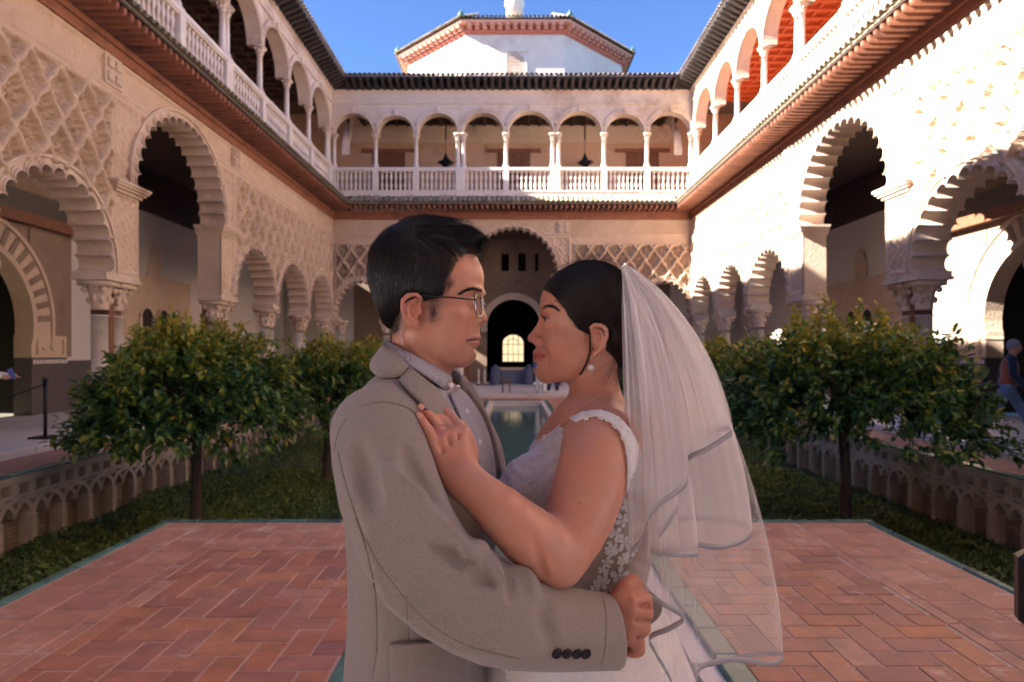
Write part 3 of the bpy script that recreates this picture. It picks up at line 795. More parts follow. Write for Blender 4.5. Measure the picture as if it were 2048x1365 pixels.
# terrace slab and tiles
ter = MB().box(-3.1, PX0, .2, T_END, -1.0, -.005).box(PX1, 3.2, .2, T_END, -1.0, -.005).box(PX0, PX1, .2, 1.95, -1.0, -.005).build('terrace', M['grout']); tag(ter, kind='structure')
def tile_me(L, Wd, h=.014, b=.006, m='terracotta', name='tile'):
    return MB().bbox(0, L, 0, Wd, -h, 0, .005).mesh(name, M[m])
TL, TWd, GAP = .30, .15, .009
T_H = tile_me(1, 1)
cnt = 0
stuff = MB()
def put_tile(x0, x1, y0, y1, reg, m=None):
    global cnt
    x0, x1 = max(x0, reg[0]), min(x1, reg[1]); y0, y1 = max(y0, reg[2]), min(y1, reg[3])
    if x1-x0 < .03 or y1-y0 < .03: return
    dz = random.uniform(-.002, .0015)
    mm = m or T_TC
    if y1 < 2.5:
        stuff.box(x0+GAP/2, x1-GAP/2, y0+GAP/2, y1-GAP/2, -.012, dz); return
    o = inst('tile', mm, ter, (x0+GAP/2, y0+GAP/2, dz), (R(random.uniform(-.25,.25)), R(random.uniform(-.25,.25)), R(random.uniform(-.5,.5))), (x1-x0-GAP, y1-y0-GAP, 1))
    cnt += 1
def unit_tile(m):
    b = .02
    mb = MB()
    q = [(b,0),(1-b,0),(1,b*1.6),(1,1-b*1.6),(1-b,1),(b,1),(0,1-b*1.6),(0,b*1.6)]
    i = [(.5+(x-.5)*.965, .5+(y-.5)*.94) for x, y in q]
    v = [(x,y,-.014) for x,y in q]+[(x,y,-.003) for x,y in q]+[(x,y,0) for x,y in i]
    f = [tuple(range(16,24))]
    for k in range(2):
        for a in range(8): f.append((k*8+a, k*8+(a+1)%8, k*8+8+(a+1)%8, k*8+8+a))
    return mb.add(v, f).mesh('tile', m)
T_TC = unit_tile(M['terracotta']); T_BD = unit_tile(M['border_tile'])
def herringbone(reg, ox=0.0, oy=0.0):
    w = TWd
    for k in range(-60, 60):
        for l in range(-20, 20):
            x, y = ox+(k+4*l)*w, oy+k*w
            put_tile(x, x+2*w, y, y+w, reg)
            put_tile(x+2*w, x+3*w, y-w, y+w, reg)
BL, BR, BF = -2.30, 2.40, 4.86
herringbone((PX0, PX1, .9, 1.94), .05, .02)
herringbone((BL, PX0, .9, BF), .05, .02)
herringbone((PX1, BR, .9, BF), -.02, .06)
def bond(reg, lx, ly, along='y'):
    x0, x1, y0, y1 = reg
    if along == 'y':
        n = max(1, round((x1-x0)/lx)); lx = (x1-x0)/n
        for i in range(n):
            y = y0-(i % 2)*ly/2
            while y < y1:
                put_tile(x0+i*lx, x0+(i+1)*lx, y, y+ly, reg, T_BD); y += ly
    else:
        n = max(1, round((y1-y0)/ly)); ly = (y1-y0)/n
        for i in range(n):
            x = x0-(i % 2)*lx/2
            while x < x1:
                put_tile(x, x+lx, y0+i*ly, y0+(i+1)*ly, reg, T_BD); x += lx
bond((-3.0, BL-.09, .9, T_END-.1), .25, .27, 'y'); bond((BL-.09, BL, .9, BF+.09), .09, .33, 'y')
bond((BR+.09, 3.1, .9, T_END-.1), .25, .27, 'y'); bond((BR, BR+.09, .9, BF+.09), .09, .33, 'y')
bond((BL-.09, PX0, BF+.09, T_END-.1), .27, .25, 'x'); bond((BL, PX0, BF, BF+.09), .33, .09, 'x')
bond((PX1, BR+.09, BF+.09, T_END-.1), .27, .25, 'x'); bond((PX1, BR, BF, BF+.09), .33, .09, 'x')
tag(stuff.build('near_tiles', M['terracotta'], ter), kind='stuff')
def edging(parent, pts, w=.065, h=.012, L=.29, name='edge_tile'):
    (xa, ya), (xb, yb) = pts; ln = math.hypot(xb-xa, yb-ya); n = max(1, int(ln/L)); a = math.atan2(yb-ya, xb-xa)
    me = MB().bbox(0, ln/n-.006, -w/2, w/2, -.03, h, .008).mesh(name, M['green_tile'])
    for i in range(n): inst(name, me, parent, (xa+(xb-xa)*i/n, ya+(yb-ya)*i/n, random.uniform(-.003,.002)), (0,0,a))
edging(ter, ((-3.05,.9),(-3.05,T_END-.1))); edging(ter, ((-3.1,T_END-.05),(-1.5,T_END-.05))); edging(ter, ((3.15,.9),(3.15,T_END-.1))); edging(ter, ((1.8,T_END-.05),(3.2,T_END-.05)))
pp = bpy.data.objects['pool_path']; pq = bpy.data.objects['pool_path.001']
edging(pp, ((-1.46,T_END),(-1.46,G_END)), L=.58, h=.02); edging(pq, ((1.76,T_END),(1.76,G_END)), L=.58, h=.02)
# pool
pool = MB().box(PX0, PX0+.02, 1.95, 20.2, -1.1, -.02).box(PX0+.13, PX0+.24, 1.95, 20.2, -1.1, -.016).box(PX1-.24, PX1-.13, 1.95, 20.2, -1.1, -.016).box(PX0+.02, PX0+.13, 1.95, 20.2, -1.1, -.03).box(PX1-.13, PX1, 1.95, 20.2, -1.1, -.03).box(PX0+.24, PX1-.24, 19.75, 20.2, -1.1, -.016).box(PX0+.24, PX1-.24, 1.95, 19.75, -1.1, -1.0).box(PX0+.24, PX1-.24, 1.95, 2.10, -1.1, -.016).build('pool_basin', M['marble']); tag(pool, kind='structure')
edging(pool, ((PX0+.065,1.95),(PX0+.065,20.1)), w=.125, L=.3); edging(pool, ((PX1-.065,1.95),(PX1-.065,20.1)), w=.125, L=.3); edging(pool, ((PX0+.2,20.06),(PX1-.2,20.06)), w=.12, L=.3)
m_water, nt, b = node_mat('pool_water')
b.inputs['Base Color'].default_value = (.10,.17,.16,1); b.inputs['Roughness'].default_value = .06; b.inputs['IOR'].default_value = 1.33
no = nt.nodes.new('ShaderNodeTexNoise'); no.inputs['Scale'].default_value = 5; no.inputs['Detail'].default_value = 3
g = nt.nodes.new('ShaderNodeNewGeometry'); nt.links.new(g.outputs['Position'], no.inputs['Vector'])
bp = nt.nodes.new('ShaderNodeBump'); bp.inputs['Strength'].default_value = .12; bp.inputs['Distance'].default_value = .02
nt.links.new(no.outputs[0], bp.inputs['Height']); nt.links.new(bp.outputs[0], b.inputs['Normal'])
wat = MB().box(PX0+.24, PX1-.24, 2.10, 19.75, -.999, -.17).build('pool_water', m_water); tag(wat, kind='structure')

# ---- low walls of the sunken gardens: piers and interlaced blind arches, each rib its own piece
def low_wall(side, label):
    X = GX0 if side < 0 else GX1
    o = empty('garden_wall', (X, 0, 0), 0, label, 'wall', 'low walls of the sunken gardens')
    s = 1 if side < 0 else -1          # direction towards the garden
    MB().box(*sorted((-s*.085, -s*.3)), .2, G_END, -.99, -.06).build('wall_body', M['lowwall_brick'], o)
    MB().box(*sorted((s*.10, -s*.0)), .2, G_END, -.06, -.006).build('wall_top', M['lowwall'], o); MB().box(*sorted((0, -s*.335)), .2, G_END, -.06, -.005).build('path_edge', M['brick_walk'], o)
    MB().box(*sorted((s*.0, s*.085)), .2, G_END, -.105, -.06).box(*sorted((-s*.086, s*.07)), .2, G_END, -.28, -.235).box(*sorted((-s*.086, 0)), .2, G_END, -.125, -.06).build('string_course', M['lowwall'], o)
    pit = .54
    pier = MB().bbox(-.088,.088,-.045,.045,-.97,-.52,.012)
    for i in range(7): pier.box(-.09,.092,-.047,.047,-.955+i*.062,-.955+i*.062+.05)
    pme = pier.mesh('pier', M['lowwall'])
    a = np.linspace(0, PI, 15)
    def rib(rad, zr, w, d0, d1):
        ro = np.stack([np.full(15, s*d1), (rad+w)*np.cos(a), -.53+(zr+w)*np.sin(a)],1); ri = np.stack([np.full(15, s*d1), (rad-w)*np.cos(a), -.53+(zr-w)*np.sin(a)],1)
        qo, qi = ro.copy(), ri.copy(); qo[:,0] = s*d0; qi[:,0] = s*d0
        return MB().grid(np.array([qo, ro, ri, qi]))
    r1 = rib(.27, .225, .03, -.088, .078).mesh('arch_rib', M['lowwall'], False)
    r2 = rib(.27, .225, .028, -.088, .060).mesh('arch_rib', M['lowwall'], False)
    slot = MB().bbox(*sorted((-s*.086, s*.068)),-.06,.06,-.236,-.105,.008).mesh('niche_block', M['lowwall'])
    n = int((G_END-3.0)/pit)
    for i in range(n):
        y = 3.2+i*pit
        inst('pier', pme, o, (s*0, y, random.uniform(-.01,.01)))
        inst('arch_rib', r1, o, (0, y+pit/2, 0)); inst('arch_rib', r2, o, (0, y+pit, random.uniform(-.004,.004)))
        for q in (0, .27): inst('niche_block', slot, o, (0, y+q, 0), scale=(1, random.uniform(.7,1.3), 1))
    me = MB().bbox(-.075,.075,0,.30,-.006,.022,.01).mesh('coping_tile', M['green_tile'])
    for i in range(int((G_END-1)/.305)): inst('coping_tile', me, o, (s*.03, 1+i*.305, random.uniform(-.003,.003)))
    return o
low_wall(-1, 'low blind-arcaded garden wall with green coping below the shaded left wing')
low_wall(1, 'low blind-arcaded garden wall with green coping below the sunlit right wing')
MB_f = MB().box(GX0, -1.5, G_END-.04, G_END, -1.0, -.01).box(1.8, GX1, G_END-.04, G_END, -1.0, -.01).build('garden_end_wall', M['lowwall'])
tag(MB_f, 'plain low wall closing the far end of both sunken gardens', 'wall')

# ---- leaves
def leaf_mat(name, cols, attr=True):
    m, nt, b = node_mat(name); N, L = nt.nodes, nt.links
    cr = N.new('ShaderNodeValToRGB'); el = cr.color_ramp.elements
    while len(el) < len(cols): el.new(.5)
    for i, (p, c) in enumerate(cols): el[i].position = p; el[i].color = rgba(c)
    if attr:
        a = N.new('ShaderNodeVertexColor'); a.layer_name = 'tone'
        sp = N.new('ShaderNodeSeparateColor'); L.new(a.outputs[0], sp.inputs[0]); L.new(sp.outputs[0], cr.inputs[0])
    else:
        oi = N.new('ShaderNodeObjectInfo'); L.new(oi.outputs['Random'], cr.inputs[0])
    L.new(cr.outputs[0], b.inputs['Base Color'])
    b.inputs['Roughness'].default_value = .38; b.inputs['Specular IOR Level'].default_value = .45
    tr = N.new('ShaderNodeBsdfTranslucent'); L.new(cr.outputs[0], tr.inputs[0])
    mx = N.new('ShaderNodeMixShader'); mx.inputs[0].default_value = .3
    out = N['Material Output']
    L.new(b.outputs[0], mx.inputs[1]); L.new(tr.outputs[0], mx.inputs[2]); L.new(mx.outputs[0], out.inputs[0])
    return m
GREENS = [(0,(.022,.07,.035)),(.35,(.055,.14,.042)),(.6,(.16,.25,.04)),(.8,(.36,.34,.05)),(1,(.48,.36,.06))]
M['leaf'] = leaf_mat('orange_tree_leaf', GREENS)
M['leaf_single'] = leaf_mat('orange_tree_single_leaf', GREENS, False)
M['cover'] = leaf_mat('ground_cover_leaf', [(0,(.06,.12,.03)),(.5,(.13,.20,.04)),(1,(.30,.30,.08))])
LEAF = np.array([(0,0,0),(.35,.5,.10),(.35,-.5,.10),(.72,.36,.04),(.72,-.36,.04),(1,0,-.10),(.36,0,0),(.72,0,-.03)])
LEAF_F = np.array([(0,6,1),(0,2,6),(6,7,3),(6,3,1),(6,2,4),(6,4,7),(7,5,3),(7,4,5)])
def rot_frames(d, roll):
    """orthonormal frames with x axis along d and a random roll"""
    d = d/np.linalg.norm(d, axis=1, keepdims=True)
    up = np.tile(np.array([[0,0,1.0]]), (len(d),1)); up[np.abs(d[:,2]) > .97] = (1,0,0)
    y = np.cross(up, d); y /= np.linalg.norm(y, axis=1, keepdims=True); z = np.cross(d, y)
    c, s_ = np.cos(roll)[:,None], np.sin(roll)[:,None]
    return d, y*c+z*s_, z*c-y*s_
def leaves_mesh(name, pos, d, roll, L, Wd, tone, m, parent):
    dx, dy, dz = rot_frames(d, roll)
    V = pos[:,None,:]+LEAF[None,:,0:1]*L[:,None,None]*dx[:,None,:]+LEAF[None,:,1:2]*Wd[:,None,None]*dy[:,None,:]+LEAF[None,:,2:3]*L[:,None,None]*dz[:,None,:]
    n = len(pos)
    Fq = (LEAF_F[None]+(np.arange(n)*8)[:,None,None]).reshape(-1,3)
    tn = np.repeat(tone, 8)[:,None]*np.ones((1,3))
    o = np_mesh(name, V.reshape(-1,3), Fq, m, parent, smooth=True, attr={'tone': tn})
    tag(o, kind='stuff'); return o
def crown_points(r, n_clump, per, cx, cz, rx, rz, seed, droop=.28):
    """leaf positions gathered in shoots spread over a domed crown"""
    q = np.random.default_rng(seed)
    th = q.uniform(0, 2*PI, n_clump); u = q.uniform(-.08, 1, n_clump)
    rad = q.uniform(.45, 1.0, n_clump)**.6
    ph = np.arccos(np.clip(u, -1, 1))
    lump = 1+.13*np.sin(3*th+seed)*np.sin(2.3*ph+seed)+.08*np.sin(7*th)
    c = np.stack([rx*rad*lump*np.sin(ph)*np.cos(th), rx*rad*lump*np.sin(ph)*np.sin(th), rz*rad*lump*np.cos(ph)], 1)
    c[:,2] -= droop*np.clip((np.hypot(c[:,0],c[:,1])/rx-.6)/.4, 0, 1.2)
    outd = c/np.array([rx,rx,rz]); on = np.linalg.norm(outd, axis=1)
    sd = outd/(on[:,None]+1e-6)+np.array([0,0,.15])+q.normal(0,.45,(n_clump,3))
    k = np.repeat(np.arange(n_clump), per)
    f = q.uniform(0, 1, len(k))
    pos = c[k]+sd[k]*f[:,None]*.20+q.normal(0,.035,(len(k),3))
    d = sd[k]*.7+q.normal(0,.75,(len(k),3)); d[:,2] -= .35
    tone = np.clip(q.normal(.30,.17,len(k))+np.where((f > .55) & (np.clip(on,0,1)[k] > .72), .30*q.uniform(0,1,len(k)), 0)+.60*np.clip(outd[k][:,2]-.25,0,1), 0, 1)  # yellow new shoots; crown tops toned brighter still, as if lit from above
    return pos+np.array([0,0,cz]), d, q.uniform(-.7,.7,len(k)), tone, np.clip(on,0,1.2)[k]
def orange_tree(x, y, zb, trunk_h, cz, rx, rz, seed, label, n_clump=520, per=26, singles=0, lean=(0,0)):
    o = empty('orange_tree', (x, y, zb), 0, label, 'tree', 'orange trees in the sunken gardens')
    q = np.random.default_rng(seed+50)
    tp = [(0,0,-.05),(.015,.01,.15),(.02+lean[0]*.2,0,.5*trunk_h),(lean[0]*.7,lean[1]*.7,.85*trunk_h),(lean[0],lean[1],trunk_h)]
    tb = MB().tube(tp, [.10,.072,.062,.066,.06], 10)
    for k in range(5):
        a = q.uniform(0,2*PI); tb.ball((.03*math.cos(a),.03*math.sin(a),q.uniform(.2,trunk_h)), (.05,.05,.07), 8, 5)
    tb.build('trunk', M['bark'], o, True)
    for k in range(9):
        a = k*2*PI/9+q.uniform(-.3,.3); r1 = rx*q.uniform(.55,.85); zz = cz+rz*q.uniform(.0,.6)
        p0 = np.array([lean[0],lean[1],trunk_h-.04]); p3 = np.array([r1*math.cos(a), r1*math.sin(a), zz])
        pts = [p0, p0+(p3-p0)*.3+np.array([0,0,.10]), p0+(p3-p0)*.65+np.array([0,0,.12]), p3]
        bo = MB().tube(pts, [.042,.03,.02,.008], 6)
        for j in range(4):
            b0 = pts[1]+(pts[3]-pts[1])*q.uniform(.1,.9); b1 = b0+q.normal(0,.28,3)+np.array([0,0,.12]); bo.tube([b0,(b0+b1)/2+q.normal(0,.03,3),b1],[.014,.009,.004],5)
        bo.build('branch', M['bark'], o, True)
    pos, d, roll, tone, on = crown_points(None, n_clump, per, 0, cz, rx, rz, seed)
    n = len(pos); L = q.uniform(.075,.135,n); Wd = L*q.uniform(.36,.5,n)
    pick = np.array([], int)
    if singles:
        w = pos+np.array([x,y,zb]); vis = np.where((w[:,1] < y-.25*rx) & (on > .8))[0]
        pick = q.choice(vis, min(singles, len(vis)), replace=False)
        dx, dy, dz = rot_frames(d[pick], roll[pick])
        lm = MB().add(LEAF*np.array([1,.42,1]), [tuple(f) for f in LEAF_F]).mesh('leaf', M['leaf_single'], True)
        for i, k in enumerate(pick):
            l = L[k]*1.1
            mtx = Matrix(((dx[i][0]*l,dy[i][0]*l,dz[i][0]*l,pos[k][0]),(dx[i][1]*l,dy[i][1]*l,dz[i][1]*l,pos[k][1]),(dx[i][2]*l,dy[i][2]*l,dz[i][2]*l,pos[k][2]),(0,0,0,1)))
            lo = bpy.data.objects.new('leaf', lm); COL.objects.link(lo); lo.parent = o; lo.matrix_local = mtx
    keep = np.ones(n, bool); keep[pick] = False
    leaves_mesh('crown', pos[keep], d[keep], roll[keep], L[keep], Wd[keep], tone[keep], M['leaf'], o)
    return o
ZG = -.92
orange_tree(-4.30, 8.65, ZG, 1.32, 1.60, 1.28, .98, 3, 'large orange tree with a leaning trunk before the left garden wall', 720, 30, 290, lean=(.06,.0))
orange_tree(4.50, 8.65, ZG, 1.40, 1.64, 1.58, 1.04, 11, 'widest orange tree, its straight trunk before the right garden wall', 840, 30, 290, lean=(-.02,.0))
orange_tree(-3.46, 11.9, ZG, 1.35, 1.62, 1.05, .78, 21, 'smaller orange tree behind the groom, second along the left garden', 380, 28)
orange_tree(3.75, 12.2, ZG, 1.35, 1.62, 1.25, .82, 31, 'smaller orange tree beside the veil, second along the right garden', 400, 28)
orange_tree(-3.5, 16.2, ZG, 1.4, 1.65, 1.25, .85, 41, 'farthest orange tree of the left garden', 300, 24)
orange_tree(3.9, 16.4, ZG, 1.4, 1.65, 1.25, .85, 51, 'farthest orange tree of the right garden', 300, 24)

def ground_cover(regions, n, seed):
    q = np.random.default_rng(seed); areas = np.array([(b-a)*(d-c) for a,b,c,d in regions]); k = q.choice(len(regions), n, p=areas/areas.sum())
    rg = np.array(regions)[k]
    x = rg[:,0]+q.uniform(0,1,n)*(rg[:,1]-rg[:,0]); y = rg[:,2]+q.uniform(0,1,n)*(rg[:,3]-rg[:,2])
    patch = .5+.5*np.sin(x*1.9+seed)*np.sin(y*1.3)+.3*np.sin(x*5+y*3)
    keep = q.uniform(0,1,n) < .55+.5*patch; x, y, patch = x[keep], y[keep], patch[keep]; n = len(x)
    z = -.93+.04*np.sin(x*3.1+y)*np.sin(y*1.7)+q.uniform(0,.10,n)*(.4+.7*patch)
    d = np.stack([q.normal(0,1,n), q.normal(0,1,n), q.uniform(.1,1.3,n)],1)
    L = q.uniform(.035,.075,n)
    leaves_mesh('ground_cover', np.stack([x,y,z],1), d, q.uniform(-.6,.6,n), L, L*q.uniform(.35,.6,n), np.clip(q.normal(.45,.2,n)+.2*(patch-.5),0,1), M['cover'], None)
ground_cover([(-6.0,-1.55,5.9,13.0),(-6.0,-3.2,3.2,5.9)], 62000, 1)
ground_cover([(1.9,6.0,5.9,13.0),(3.3,6.0,3.2,5.9)], 62000, 2)
ground_cover([(-6.0,-1.55,13,19.9),(1.9,6.0,13,19.9)], 30000, 3)

# ---- small things at the far end and in the galleries
def stanchion(x, y, z, label):
    o = empty('stanchion', (x,y,z), 0, label, 'barrier post', 'rope barrier posts in the galleries')
    MB().box(-.17,.17,-.17,.17,0,.03).build('foot_plate', M['metal_dark'], o)
    MB().tube([(0,0,.03),(0,0,.92)], .028, 8).ball((0,0,.95), .045).build('post', M['metal_dark'], o, True)
    return o
stanchion(-7.62, 10.45, .1, 'dark rope barrier post on the marble left of the near left orange tree')
stanchion(7.75, 10.5, .1, 'dark rope barrier post behind the crown of the wide right orange tree')
rp = MB().tube([(-7.62,10.45,.98),(-8.1,10.0,.72),(-8.8,9.3,.66),(-9.3,8.8,.8)], .014, 6).build('barrier_rope', M['metal_dark']); tag(rp, 'dark sagging rope hooked to the left barrier post', 'rope')
m_blue = mat('blue_fabric', (.085,.10,.17), (.12,.14,.22), 4, .8, [(20,.2)])
m_bluepale = mat('blue_panel', (.12,.14,.21), (.16,.19,.26), 4, .7)
def blue_post(x, y, label):
    o = empty('barrier_bollard', (x,y,.096), 0, label, 'bollard', 'blue covered bollards in the far portal')
    MB().lathe([(.22,0),(.23,.1),(.22,.7),(.16,.76)], 12).build('cover', m_blue, o, True); MB().lathe([(.1,.76),(.11,.8),(.05,.88)], 10).build('cap', m_blue, o, True)
blue_post(-.72, 27.7, 'blue covered bollard at the left of the far portal'); blue_post(.72, 27.7, 'blue covered bollard at the right of the far portal')
pn = empty('low_barrier', (0,28.2,.096), 0, 'low blue panel barring the far portal between two bollards', 'barrier')
MB().box(-.5,.5,-.03,.03,.01,.62).build('panel', m_bluepale, pn); MB().box(-.56,.56,-.05,.05,.62,.74).build('top_rail', M['stucco'], pn)
for k in (-.5,.46): MB().box(k,k+.04,-.1,.1,0,.13).build('foot', M['metal_dark'], pn)
for k, x in enumerate((-1.42,-1.16)):
    b_ = empty('metal_post', (x,27.2,.096), 0, ('outer' if k == 0 else 'inner')+' grey metal post left of the blue bollards in the far portal', 'barrier post', 'grey posts of the far portal')
    MB().tube([(0,0,0),(0,0,.7)], .04, 8).build('post', M['marble'], b_); MB().lathe([(.12,0),(.1,.03)], 10).build('foot_plate', M['metal_dark'], b_)
st = empty('wooden_stool', (-.2,22.2,.104), 0, 'small dark brown stool standing on the far pool step', 'stool')
MB().box(-.16,.16,-.14,.14,.34,.4).build('seat', M['wood_door'], st)
for a in (-.12,.12):
    for c in (-.1,.1): MB().box(a-.025,a+.025,c-.025,c+.025,0,.34).build('leg', M['wood_door'], st)
# ================================================================== SCULPTING TOOLS (signed distance fields + surface nets)
class Sdf:
    def __init__(s): s.ops = []
    def _add(s, fn, c, br, k, mode): s.ops.append((fn, np.asarray(c, float), float(br), float(k), mode)); return s
    def ell(s, c, r, k=.01, mode='u', rot=None):
        c = np.asarray(c, np.float64); r = np.broadcast_to(np.asarray(r, float), (3,)).copy()
        Rm = np.eye(3) if rot is None else np.asarray(rot, float)
        rmin = r.min()
        def fn(p):
            q = (p-c)@Rm
            k0 = np.sqrt(((q/r)**2).sum(-1)); k1 = np.sqrt(((q/(r*r))**2).sum(-1))
            return np.where(k0 < 1e-4, -rmin, k0*(k0-1)/np.maximum(k1, 1e-9))
        return s._add(fn, c, r.max(), k, mode)
    def chain(s, pts, rad, k=.01, mode='u', flat=None):
        """round cones through pts; flat=(axis, factor) squashes the section along an axis"""
        pts = np.asarray(pts, float); rad = np.broadcast_to(np.asarray(rad, float), (len(pts),)).copy()
        ax = None
        if flat is not None: ax = np.asarray(flat[0], float); ax = ax/np.linalg.norm(ax); ff = flat[1]
        def fn(p):
            out = None
            for a, b, ra, rb in zip(pts[:-1], pts[1:], rad[:-1], rad[1:]):
                ba = b-a; L2 = (ba*ba).sum()+1e-12
                w = p-a
                t = np.clip((w@ba)/L2, 0, 1)
                e = w-t[..., None]*ba
                if ax is not None:
                    ea = e@ax; e = e+(ea*(1/ff-1))[..., None]*ax
                d = np.sqrt((e*e).sum(-1))-(ra+(rb-ra)*t)
                out = d if out is None else np.minimum(out, d)
            return out*(1.0 if ax is None else min(1, ff))
        c = pts.mean(0); return s._add(fn, c, np.linalg.norm(pts-c, axis=1).max()+rad.max()*(1.0 if flat is None else max(1, flat[1])), k, mode)
    def plane(s, p0, n, br=9, k=.002):
        p0 = np.asarray(p0, float); n = np.asarray(n, float); n = n/np.linalg.norm(n)
        return s._add(lambda p: (p-p0)@n, p0, br, k, 'i')
    def custom(s, fn, c, br, k, mode): return s._add(fn, c, br, k, mode)
    def merge(s, o): s.ops += o.ops; return s
    @staticmethod
    def comb(F, d, k, mode):
        if mode == 'u':
            h = np.clip(k-np.abs(F-d), 0, None); return np.minimum(F, d)-h*h/(4*k)
        if mode == 's': d = -d
        h = np.clip(k-np.abs(F-d), 0, None); return np.maximum(F, d)+h*h/(4*k)
    def ev(s, p):
        F = np.full(p.shape[:-1], 1.0)
        for fn, c, br, k, mode in s.ops: F = s.comb(F, fn(p), k, mode)
        return F
    def grad(s, p, e=.0015):
        g = np.stack([s.ev(p+np.array(v)*e)-s.ev(p-np.array(v)*e) for v in ((1,0,0),(0,1,0),(0,0,1))], -1)
        return g/(np.linalg.norm(g, axis=-1, keepdims=True)+1e-12)
    def grid(s, lo, hi, h):
        lo = np.asarray(lo, float); hi = np.asarray(hi, float)
        n = np.ceil((hi-lo)/h).astype(int)+1
        ax = [lo[i]+h*np.arange(n[i]) for i in range(3)]
        Fd = np.full(n, 1.0, np.float32)
        for fn, c, br, k, mode in s.ops:
            m = br+k+3*h
            sl = []
            for i in range(3):
                a = max(0, int((c[i]-m-lo[i])/h)); b = min(n[i], int((c[i]+m-lo[i])/h)+2)
                sl.append(slice(a, b))
            if any(q.stop <= q.start for q in sl): continue
            p = np.stack(np.meshgrid(ax[0][sl[0]], ax[1][sl[1]], ax[2][sl[2]], indexing='ij'), -1)
            Fd[tuple(sl)] = s.comb(Fd[tuple(sl)], fn(p), k, mode)
        return Fd, lo
    def mesh(s, lo, hi, h, relax=1):
        Fd, lo = s.grid(lo, hi, h)
        return surface_nets(Fd, lo, h, relax)

CORN = np.array([(i,j,k) for i in (0,1) for j in (0,1) for k in (0,1)])
EDG = [(a,b) for a in range(8) for b in range(a+1,8) if np.abs(CORN[a]-CORN[b]).sum() == 1]
def surface_nets(Fd, lo, h, relax=1):
    Fd = np.pad(Fd, 1, constant_values=1.0); lo = lo-h
    ins = Fd < 0
    n = np.array(Fd.shape)-1
    cnt = np.zeros(n, np.uint8)
    for c in CORN: cnt += ins[c[0]:c[0]+n[0], c[1]:c[1]+n[1], c[2]:c[2]+n[2]]
    idx = np.argwhere((cnt > 0) & (cnt < 8))
    vid = np.full(n, -1, np.int32); vid[tuple(idx.T)] = np.arange(len(idx))
    val = np.stack([Fd[tuple((idx+c).T)] for c in CORN], 1).astype(np.float64)
    acc = np.zeros((len(idx), 3)); w = np.zeros(len(idx))
    for a, b in EDG:
        cr = (val[:,a] < 0) != (val[:,b] < 0)
        t = val[:,a]/(val[:,a]-val[:,b]+1e-20)
        p = CORN[a]+(CORN[b]-CORN[a])*np.clip(t, 0, 1)[:,None]
        acc += np.where(cr[:,None], p, 0); w += cr
    V = lo+h*(idx+acc/np.maximum(w, 1)[:,None])
    faces = []
    for ax in range(3):
        o1, o2 = [(1,2),(2,0),(0,1)][ax]
        A = ins; sl0 = [slice(None)]*3; sl1 = [slice(None)]*3
        sl0[ax] = slice(0,-1); sl1[ax] = slice(1,None)
        ch = A[tuple(sl0)] != A[tuple(sl1)]
        e = np.argwhere(ch)
        ok = (e[:,o1] > 0) & (e[:,o2] > 0) & (e[:,o1] < n[o1]) & (e[:,o2] < n[o2])
        e = e[ok]
        def cell(d1, d2):
            q = e.copy(); q[:,o1] -= d1; q[:,o2] -= d2; return vid[tuple(q.T)]
        q = np.stack([cell(0,0), cell(1,0), cell(1,1), cell(0,1)], 1)
        flip = A[tuple(e.T)]
        q[~flip] = q[~flip][:, ::-1]
        faces.append(q)
    Fq = np.concatenate(faces); Fq = Fq[(Fq >= 0).all(1)][:, ::-1]
    if relax:
        ed = np.concatenate([Fq[:,[0,1]],Fq[:,[1,2]],Fq[:,[2,3]],Fq[:,[3,0]]])
        for _ in range(relax):
            s_ = np.zeros_like(V); c_ = np.zeros(len(V))
            for k in range(3): s_[:,k] = np.bincount(ed[:,0], V[ed[:,1],k], len(V))+np.bincount(ed[:,1], V[ed[:,0],k], len(V))
            c_ = np.bincount(ed[:,0], minlength=len(V))+np.bincount(ed[:,1], minlength=len(V))
            V = V+.5*(s_/np.maximum(c_,1)[:,None]-V)
    return V, Fq[:, ::-1]

CAMP = np.array([0,0,CAMZ])
def hit(sdf, px, py, t0=.5, t1=2.0):
    """where the sight line through photograph pixels meets a sculpted surface"""
    px = np.atleast_1d(np.asarray(px, float)); py = np.atleast_1d(np.asarray(py, float))
    dr = np.stack([(px-1024)/F, np.ones_like(px), (705-py)/F], -1); ln = np.linalg.norm(dr, axis=-1, keepdims=True)
    t = np.full(px.shape, t0)
    for _ in range(70):
        d = sdf.ev(CAMP+dr*t[..., None]); t = np.minimum(t+np.clip(d, -.02, .05)*.85/ln[...,0], t1)
        if (np.abs(d[t < t1]) < .0002).all(): break
    return CAMP+dr*t[..., None], t
def smoothline(pts, n):
    """Catmull-Rom resampling"""
    p = np.asarray(pts, float); m = len(p)
    s = np.concatenate([[0], np.cumsum(np.linalg.norm(np.diff(p[:, :2], axis=0), axis=1)+1e-6)]); s /= s[-1]
    u = np.interp(np.linspace(0,1,n), s, np.arange(m)); i = np.clip(u.astype(int), 0, m-2); f = (u-i)[:,None]
    g = lambda k: p[np.clip(i+k, 0, m-1)]
    p0, p1, p2, p3 = g(-1), g(0), g(1), g(2)
    return .5*((2*p1)+(-p0+p2)*f+(2*p0-5*p1+4*p2-p3)*f*f+(-p0+3*p1-3*p2+p3)*f**3)
